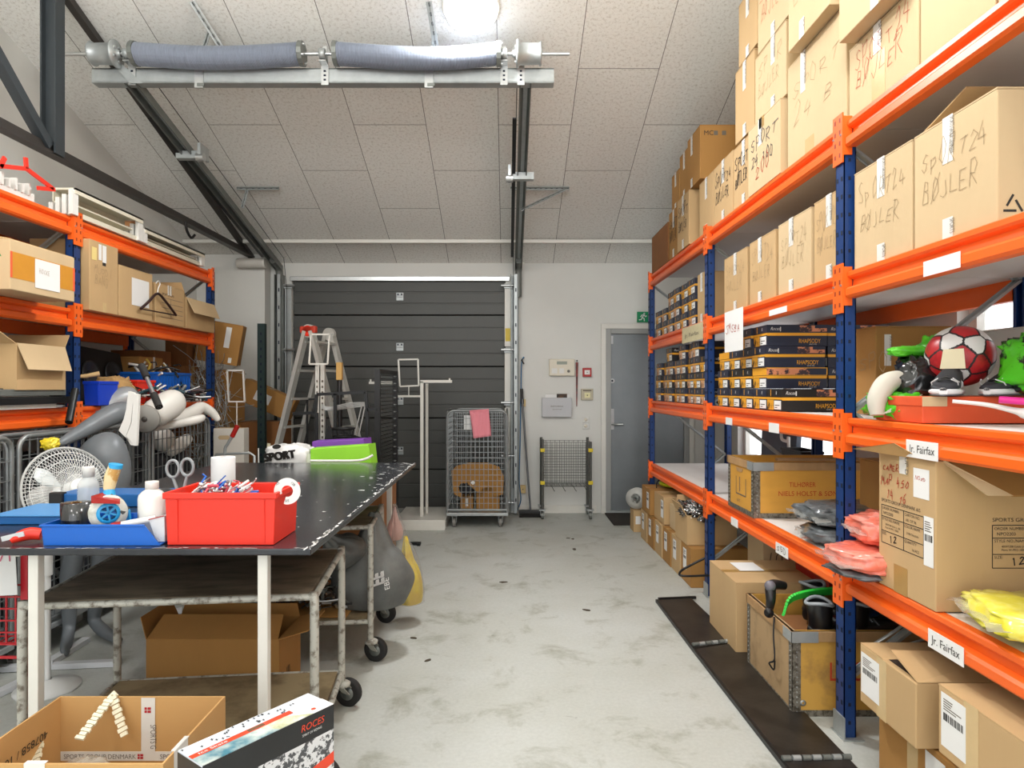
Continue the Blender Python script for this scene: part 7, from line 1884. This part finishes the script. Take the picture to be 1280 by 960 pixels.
# black gridwall
o = thing('slat_display', 'tall black slatted display panel standing beyond the table corner', 'display panel', (-1.155, 6.3, 0)); A, B = V((P(472, 0, 6.0).x, 6.0, 0)), V((P(494, 0, 6.67).x, 6.67, 0)); d = (B - A).normalized(); L_ = (B - A).length; z = V((0, 0, 1))
for p in (A, B):
    MB().bar(p, p + z * 1.62, .048, .048, black, (0, 1, 0)).build('post', o, world=True)
q = MB(); q.bar(A + z * 1.60, B + z * 1.60, .04, .04, black); q.bar(A + z * .03, B + z * .03, .03, .03, blackm); q.build('cross_rail', o, world=True)
q = MB(); fr = frame(A, d, z); dd = fr[3]
for k in range(44): q.fbox(fr, .02, L_ - .02, .06 + k * .035, .068 + k * .035, -.004, .004, black)
q.build('slats', o, world=True, kind='stuff')
q = MB()
for k in range(22): q.fbox(fr, L_ - .08, L_ - .04, .09 + k * .07, .10 + k * .07, .004, .02, galv)
q.build('hook_row', o, world=True)
for p in (A, B): MB().bar(p + V((-.18, 0, .012)), p + V((.04, 0, .012)), .04, .024, blackm).build('foot', o, world=True)
# white T stand
o = thing('garment_stand', 'white garment display stand with box base and T arm beside the roll cage', 'display stand', (-.90, 7.1, 0)); Yb = 6.74
xa, xb_ = P(493, 0, Yb).x, P(556.5, 0, Yb).x
MB().bb(xa, xb_, Yb, 7.5, 0, .105, whitem).build('base', o, world=True, bevel=.004)
x1_ = P(527.5, 0, 6.95).x; x2_ = P(533.5, 0, 7.1).x; x3_ = P(495, 0, 6.95).x; zt1 = P(0, 477, 6.95).z
MB().bb(x1_ - .016, x1_ + .016, 6.93, 6.97, .105, zt1, whitem).build('post', o, world=True)
MB().bb(x2_ - .014, x2_ + .014, 7.1, 7.13, .105, zt1 - .02, whitem).build('post', o, world=True)
MB().bb(x3_ - .014, x3_ + .014, 6.93, 6.96, .105, P(0, 470, 6.95).z, whitem).build('post', o, world=True)
q = MB(); q.bb(x1_ - .016, P(565, 0, 6.95).x, 6.93, 6.96, zt1 - .012, zt1 + .016, whitem); q.bb(P(561, 0, 6.95).x, P(563, 0, 6.95).x, 6.94, 6.955, zt1 + .016, zt1 + .035, whitem); q.build('arm', o, world=True)
q = MB(); q.bb(x3_, x1_, 6.935, 6.955, P(0, 496.5, 6.95).z, P(0, 494, 6.95).z, whitem); q.build('cross_bar', o, world=True)
q = MB(); A_f = [P(498, 449.5, 6.94), P(522.5, 449, 6.94), P(523.5, 482, 6.94), P(500, 483, 6.94)]
for i in range(4): q.bar(A_f[i], A_f[(i + 1) % 4], .016, .016, whitem, (0, 1, 0))
q.bar(P(511, 483, 6.94), P(511, 494, 6.94), .008, .008, whitem, (0, 1, 0)); q.build('sign_holder', o, world=True)
o = thing('arm_stand', 'short white display arm on a thin post behind the black slatted panel', 'display stand', (P(468, 0, 7.0).x, 7.0, 0)); q = MB(); q.bb(P(461, 0, 7).x, P(496, 0, 7).x, 7.0, 7.03, P(0, 480, 7).z, P(0, 477, 7).z, whitem); q.bb(P(462, 0, 7).x, P(464, 0, 7).x, 7.01, 7.02, P(0, 477, 7).z, P(0, 474, 7).z, whitem); q.build('arm', o, world=True)
MB().bb(P(492, 0, 7).x, P(495, 0, 7).x, 7.03, 7.06, 0, P(0, 477, 7).z, whitem).build('post', o, world=True)
# roll cage before the gate
cg = roll_cage('tall mesh roll cage with pink cloth and cardboard before the dark gate', -.62, .0, 6.84, 7.46, 1.215, .045, .06, front='S', zb=.16, r=.012)
o = thing('folded_cardboard', 'large rounded sheet of brown cardboard in the roll cage', 'cardboard', (-.31, 6.98, .55)); q = MB(); fr = frame((-.585, 6.96, .0), (1, 0, 0), (0, .0, 1))
q.prism(fr, [(.03, .33), (.10, .30), (.14, .40), (.20, .42), (.30, .33), (.33, .40), (.44, .40), (.45, .31), (.54, .33), (.55, .52), (.50, .62), (.38, .665), (.18, .665), (.05, .63), (.0, .58), (.01, .42)], -.02, .0, card2); q.build('sheet', o, world=True)
q = MB(); q.prism(fr, [(.20, .455), (.225, .43), (.25, .455), (.225, .48)], .001, .003, paper); q.build('paper_tag', o, world=True)
for i, (x0, x1, y0, z0, z1, lb_) in enumerate(((-.33, -.08, 7.02, .165, .52, 'narrow brown carton standing at the right inside the roll cage'), (-.50, -.36, 7.05, .165, .30, 'small brown carton lying at the left inside the roll cage'))):
    carton(lb_, x0, x1, y0, y0 + .22, z0, z1 - z0, card2, flaps='x', deco=[(T, 'S', .5, .03, .2, .8, tapew)] if i else ())
o = thing('black_bundle', 'small black bundle beside the cartons in the roll cage', 'bundle', (-.45, 6.99, .33)); blob((.13, .10, .13), cl, 98, .15, 3, .8).build('fabric', o); 
pk = mat('pink_cloth_sheet', 'E58C98', .8, var=.05, bump=.2, bscale=12)
o = thing('pink_cloth', 'pink cloth draped over the front of the roll cage', 'cloth', P(600, 546, 6.8)); q = MB(); n = 10; vs = []
c4 = [P(587, 515, 6.805), P(611, 513, 6.805), P(614, 545, 6.79), P(592, 548, 6.79)]
for i in range(n + 1):
    for j in range(n + 1):
        p = c4[0].lerp(c4[1], j / n).lerp(c4[3].lerp(c4[2], j / n), i / n); p.y += .008 * sin(j * 1.7 + i * .4); vs.append(p)
q.add(vs, [(i * (n + 1) + j, i * (n + 1) + j + 1, (i + 1) * (n + 1) + j + 1, (i + 1) * (n + 1) + j) for i in range(n) for j in range(n)], pk, True); b_ = q.build('fabric', o, world=True); sd = b_.modifiers.new('s', 'SOLIDIFY'); sd.thickness = .004
MB().hexa([P(587, 515, 6.81), P(611, 513, 6.81), P(611, 513, 6.92), P(587, 515, 6.92), P(587, 513, 6.81), P(611, 511, 6.81), P(611, 511, 6.92), P(587, 513, 6.92)], pk).build('fold', o, world=True)
o = thing('white_note', 'white sheet on the cage mesh left of the pink cloth', 'paper', P(584, 537, 6.87)); MB().hexa([P(580, 537, 6.875), P(590, 537, 6.875), P(590, 537, 6.877), P(580, 537, 6.877), P(580, 519, 6.875), P(590, 519, 6.875), P(590, 519, 6.877), P(580, 519, 6.877)], paper).build('sheet', o, world=True)
# wire basket stand with casters
wbm = mat('dark_grey_steel', '5E5F5B', .42, .5, var=.08); ycl = mat('yellow_clip', 'DDC52C', .5)
o = thing('basket_trolley', 'grey wire basket trolley with yellow clips against the white wall', 'trolley', (.65, 7.45, 0))
XA_, XB_, YA_, YB_ = P(678, 0, 7.33).x, P(738, 0, 7.33).x, 7.33, 7.60
zt_ = .885
for x, y in ((XA_, YA_), (XB_, YA_), (XA_, YB_), (XB_, YB_)):
    MB().cyl((x, y, .10), (x, y, zt_ - (.03 if x == XB_ and y == YA_ else 0)), .016, wbm, 12).build('leg', o, world=True)
    caster(o, x, y, .042, dsteel, zt=.11)
    for zc_2 in (.76, .40):
        if y == YA_: MB().bb(x - .024, x + .026, y - .024, y + .02, zc_2 - .018, zc_2 + .022, ycl).build('yellow_clip', o, world=True, bevel=.004)
q = MB(); w_, d_ = XB_ - XA_, YB_ - YA_
z = V((0, 0, 1))
for fr, ww in ((frame((XA_, YA_, .36), (1, 0, 0), z), w_), (frame((XA_, YB_, .36), (1, 0, 0), z), w_), (frame((XA_, YA_, .36), (0, 1, 0), z), d_), (frame((XB_, YA_, .36), (0, 1, 0), z), d_)):
    q.grid_wire(fr, ww, .49, .055, .062, .0025, wbm)
q.grid_wire(frame((XA_, YA_, .36), (1, 0, 0), (0, 1, 0)), w_, d_, .05, .05, .0022, wbm); q.build('wire_basket', o, world=True)
q = MB()
for k in range(4): x = XA_ + .1 + k * .12; q.tube([(x, YA_ - .0, .37), (x + .02, YA_ - .03, .33), (x + .035, YA_ - .02, .31)], .004, wbm, 6)
q.build('hooks', o, world=True)
# broom against the wall
o = thing('floor_broom', 'black floor broom leaning beside the gate with dark head on the floor', 'broom', (.24, 7.5, 0)); a, b = P(652, 488, 7.62), P(663, 637, 7.45)
b.z = .075
MB().tube([a, b], .012, mat('grey_pole', '66686A', .4, .4), 10).build('broom_pole', o, world=True)
MB().cyl(P(652, 486, 7.62), P(653, 505, 7.61), .018, black, 10).build('pole_grip', o, world=True)
MB().bb(b.x - .13, b.x + .14, b.y - .04, b.y + .04, .045, .075, black).build('broom_block', o, world=True, bevel=.004); MB().bb(b.x - .125, b.x + .135, b.y - .035, b.y + .035, .0, .045, mat('bristles', '1C1B1A', .95, var=.3, scale=80, bump=.5, bscale=200)).build('bristles', o, world=True)
o = thing('hanging_rope', 'blue cord hanging along the gate track from a hook', 'cord', (P(652, 0, 7.64).x, 7.64, .35)); q = MB()
q.tube(smooth_path([P(655, 446, 7.64), P(652, 455, 7.64), P(651, 500, 7.63), P(650, 560, 7.63), P(649, 600, 7.63), P(651, 625, 7.63), P(645, 640, 7.62)], 5), .006, mat('blue_cord', '2B6C9A', .6), 6); q.build('cord', o, world=True)
MB().tube([P(655, 447, 7.66), P(652, 450, 7.63), P(655, 455, 7.63)], .008, blackm, 6).build('hook', o, world=True)
# floor odds
o = thing('black_bar', 'short black metal bar lying on the floor right of the slatted panel', 'bar', fz(515, 681)); A, B = fz(504, 681), fz(526, 681); A.z = B.z = .012; MB().bar(A, B, .05, .022, blackm).build('bar_body', o, world=True); MB().bar(B + V((-.03, -.03, 0)), B + V((-.0, -.03, 0)), .05, .022, blackm).build('bar_end', o, world=True)
R_ = random.Random(12)
lf = mat('dark_leaf', '4A4032', .9)
for i, (px, py) in enumerate(((733, 763), (716, 674), (710, 673), (718, 687), (535, 826), (629, 728), (517, 798))):
    p = fz(px, py); q = MB(); n = 7; rr = R_.uniform(.012, .022)
    pts = [(rr * cos(2 * pi * k / n) * R_.uniform(.6, 1.2) * 1.7, rr * sin(2 * pi * k / n) * R_.uniform(.6, 1.2)) for k in range(n)]
    q.prism(frame((0, 0, 0), (1, 0, 0), (0, 1, 0)), pts, .001, .005, lf); oo = q.build('floor_debris', loc=(p.x, p.y, 0), rz=R_.uniform(0, 3)); tag(oo, 'small dark scrap of dirt lying on the painted floor', 'scrap', 'dirt scraps on the floor')
# reel and yellow thing at the far bay
carton('small carton standing at the far end of the floor row below a white reel', 1.27, 1.47, 6.66, 6.85, 0, .22, card, deco=[(LB, 'S', .02, .08, .05, .08, paper, False)])
o = thing('cable_reel', 'white round reel standing on a small carton at the far end of the floor row', 'reel', (1.32, 6.75, .222)); q = MB(); ax = (-.5, -.86, 0)
for dz in (-.03, .03): q.lathe([(.03, dz - .003), (.105, dz - .003), (.105, dz + .003), (.03, dz + .003)], mat('reel_grey', 'B9B9B4', .5), 30, (1.32, 6.75, .328), ax)
q.build('reel_flange', o, world=True); MB().lathe([(.012, -.033), (.05, -.033), (.05, .033), (.012, .033)], dsteel, 24, (1.32, 6.75, .328), ax).build('reel_core', o, world=True)
o = thing('yellow_helmet', 'bright yellow green cover lying on the cartons under the far bay', 'cover', (1.55, 6.18, .524)); blob((.26, .30, .07), mat('neon_yellow', 'C9DB28', .5, var=.05), 99, .05, 2, .9).build('cover_shell', o)
b_ = MB(); b_.tube(smooth_path([(-.17, -.06, .005), (-.15, .0, .05), (-.08, .04, .08), (.05, .1, .075)], 4), .006, blackm, 6); b_.build('black_strap', o)
# things between the racking and the window
o = thing('leaning_panel', 'dark blue grey panel leaning before the bright window behind the crate', 'panel', (2.3, 5.55, 0)); MB().hexa([(2.24, 5.3, 0), (2.29, 5.3, 0), (2.29, 5.92, 0), (2.24, 5.92, 0), (2.29, 5.22, 1.2), (2.33, 5.22, 1.2), (2.33, 5.95, 1.2), (2.29, 5.95, 1.2)], mat('blue_grey_panel', '4F5866', .6)).build('panel_board', o, world=True, bevel=.004)
MB().bar((2.285, 5.6, .02), (2.325, 5.6, 1.18), .02, .01, inkg, (1, 0, 0)).build('seam', o, world=True)
# bright gap floor bin behind the crate
bb_ = bin_('black bin standing on the floor before the window behind the crate', (2.245, 5.05, 0), .16, .36, .98, black, name='black_bin', rim=.006, t=.004, ribs=False)
o = thing('bent_pipe', 'white bent pipe standing before the window behind the crate', 'pipe', (2.24, 5.32, 0)); q = MB(); q.tube(smooth_path([(2.235, 5.40, 1.21), (2.235, 5.40, 1.08), (2.235, 5.38, 1.03), (2.235, 5.28, 1.02), (2.235, 5.26, .98), (2.235, 5.26, .0)], 4), .013, white, 10); q.build('pipe', o, world=True)
MB().lathe([(0, 0), (.04, 0), (.035, .01), (0, .012)], white, 16, (2.235, 5.26, 0)).build('flange', o, world=True)
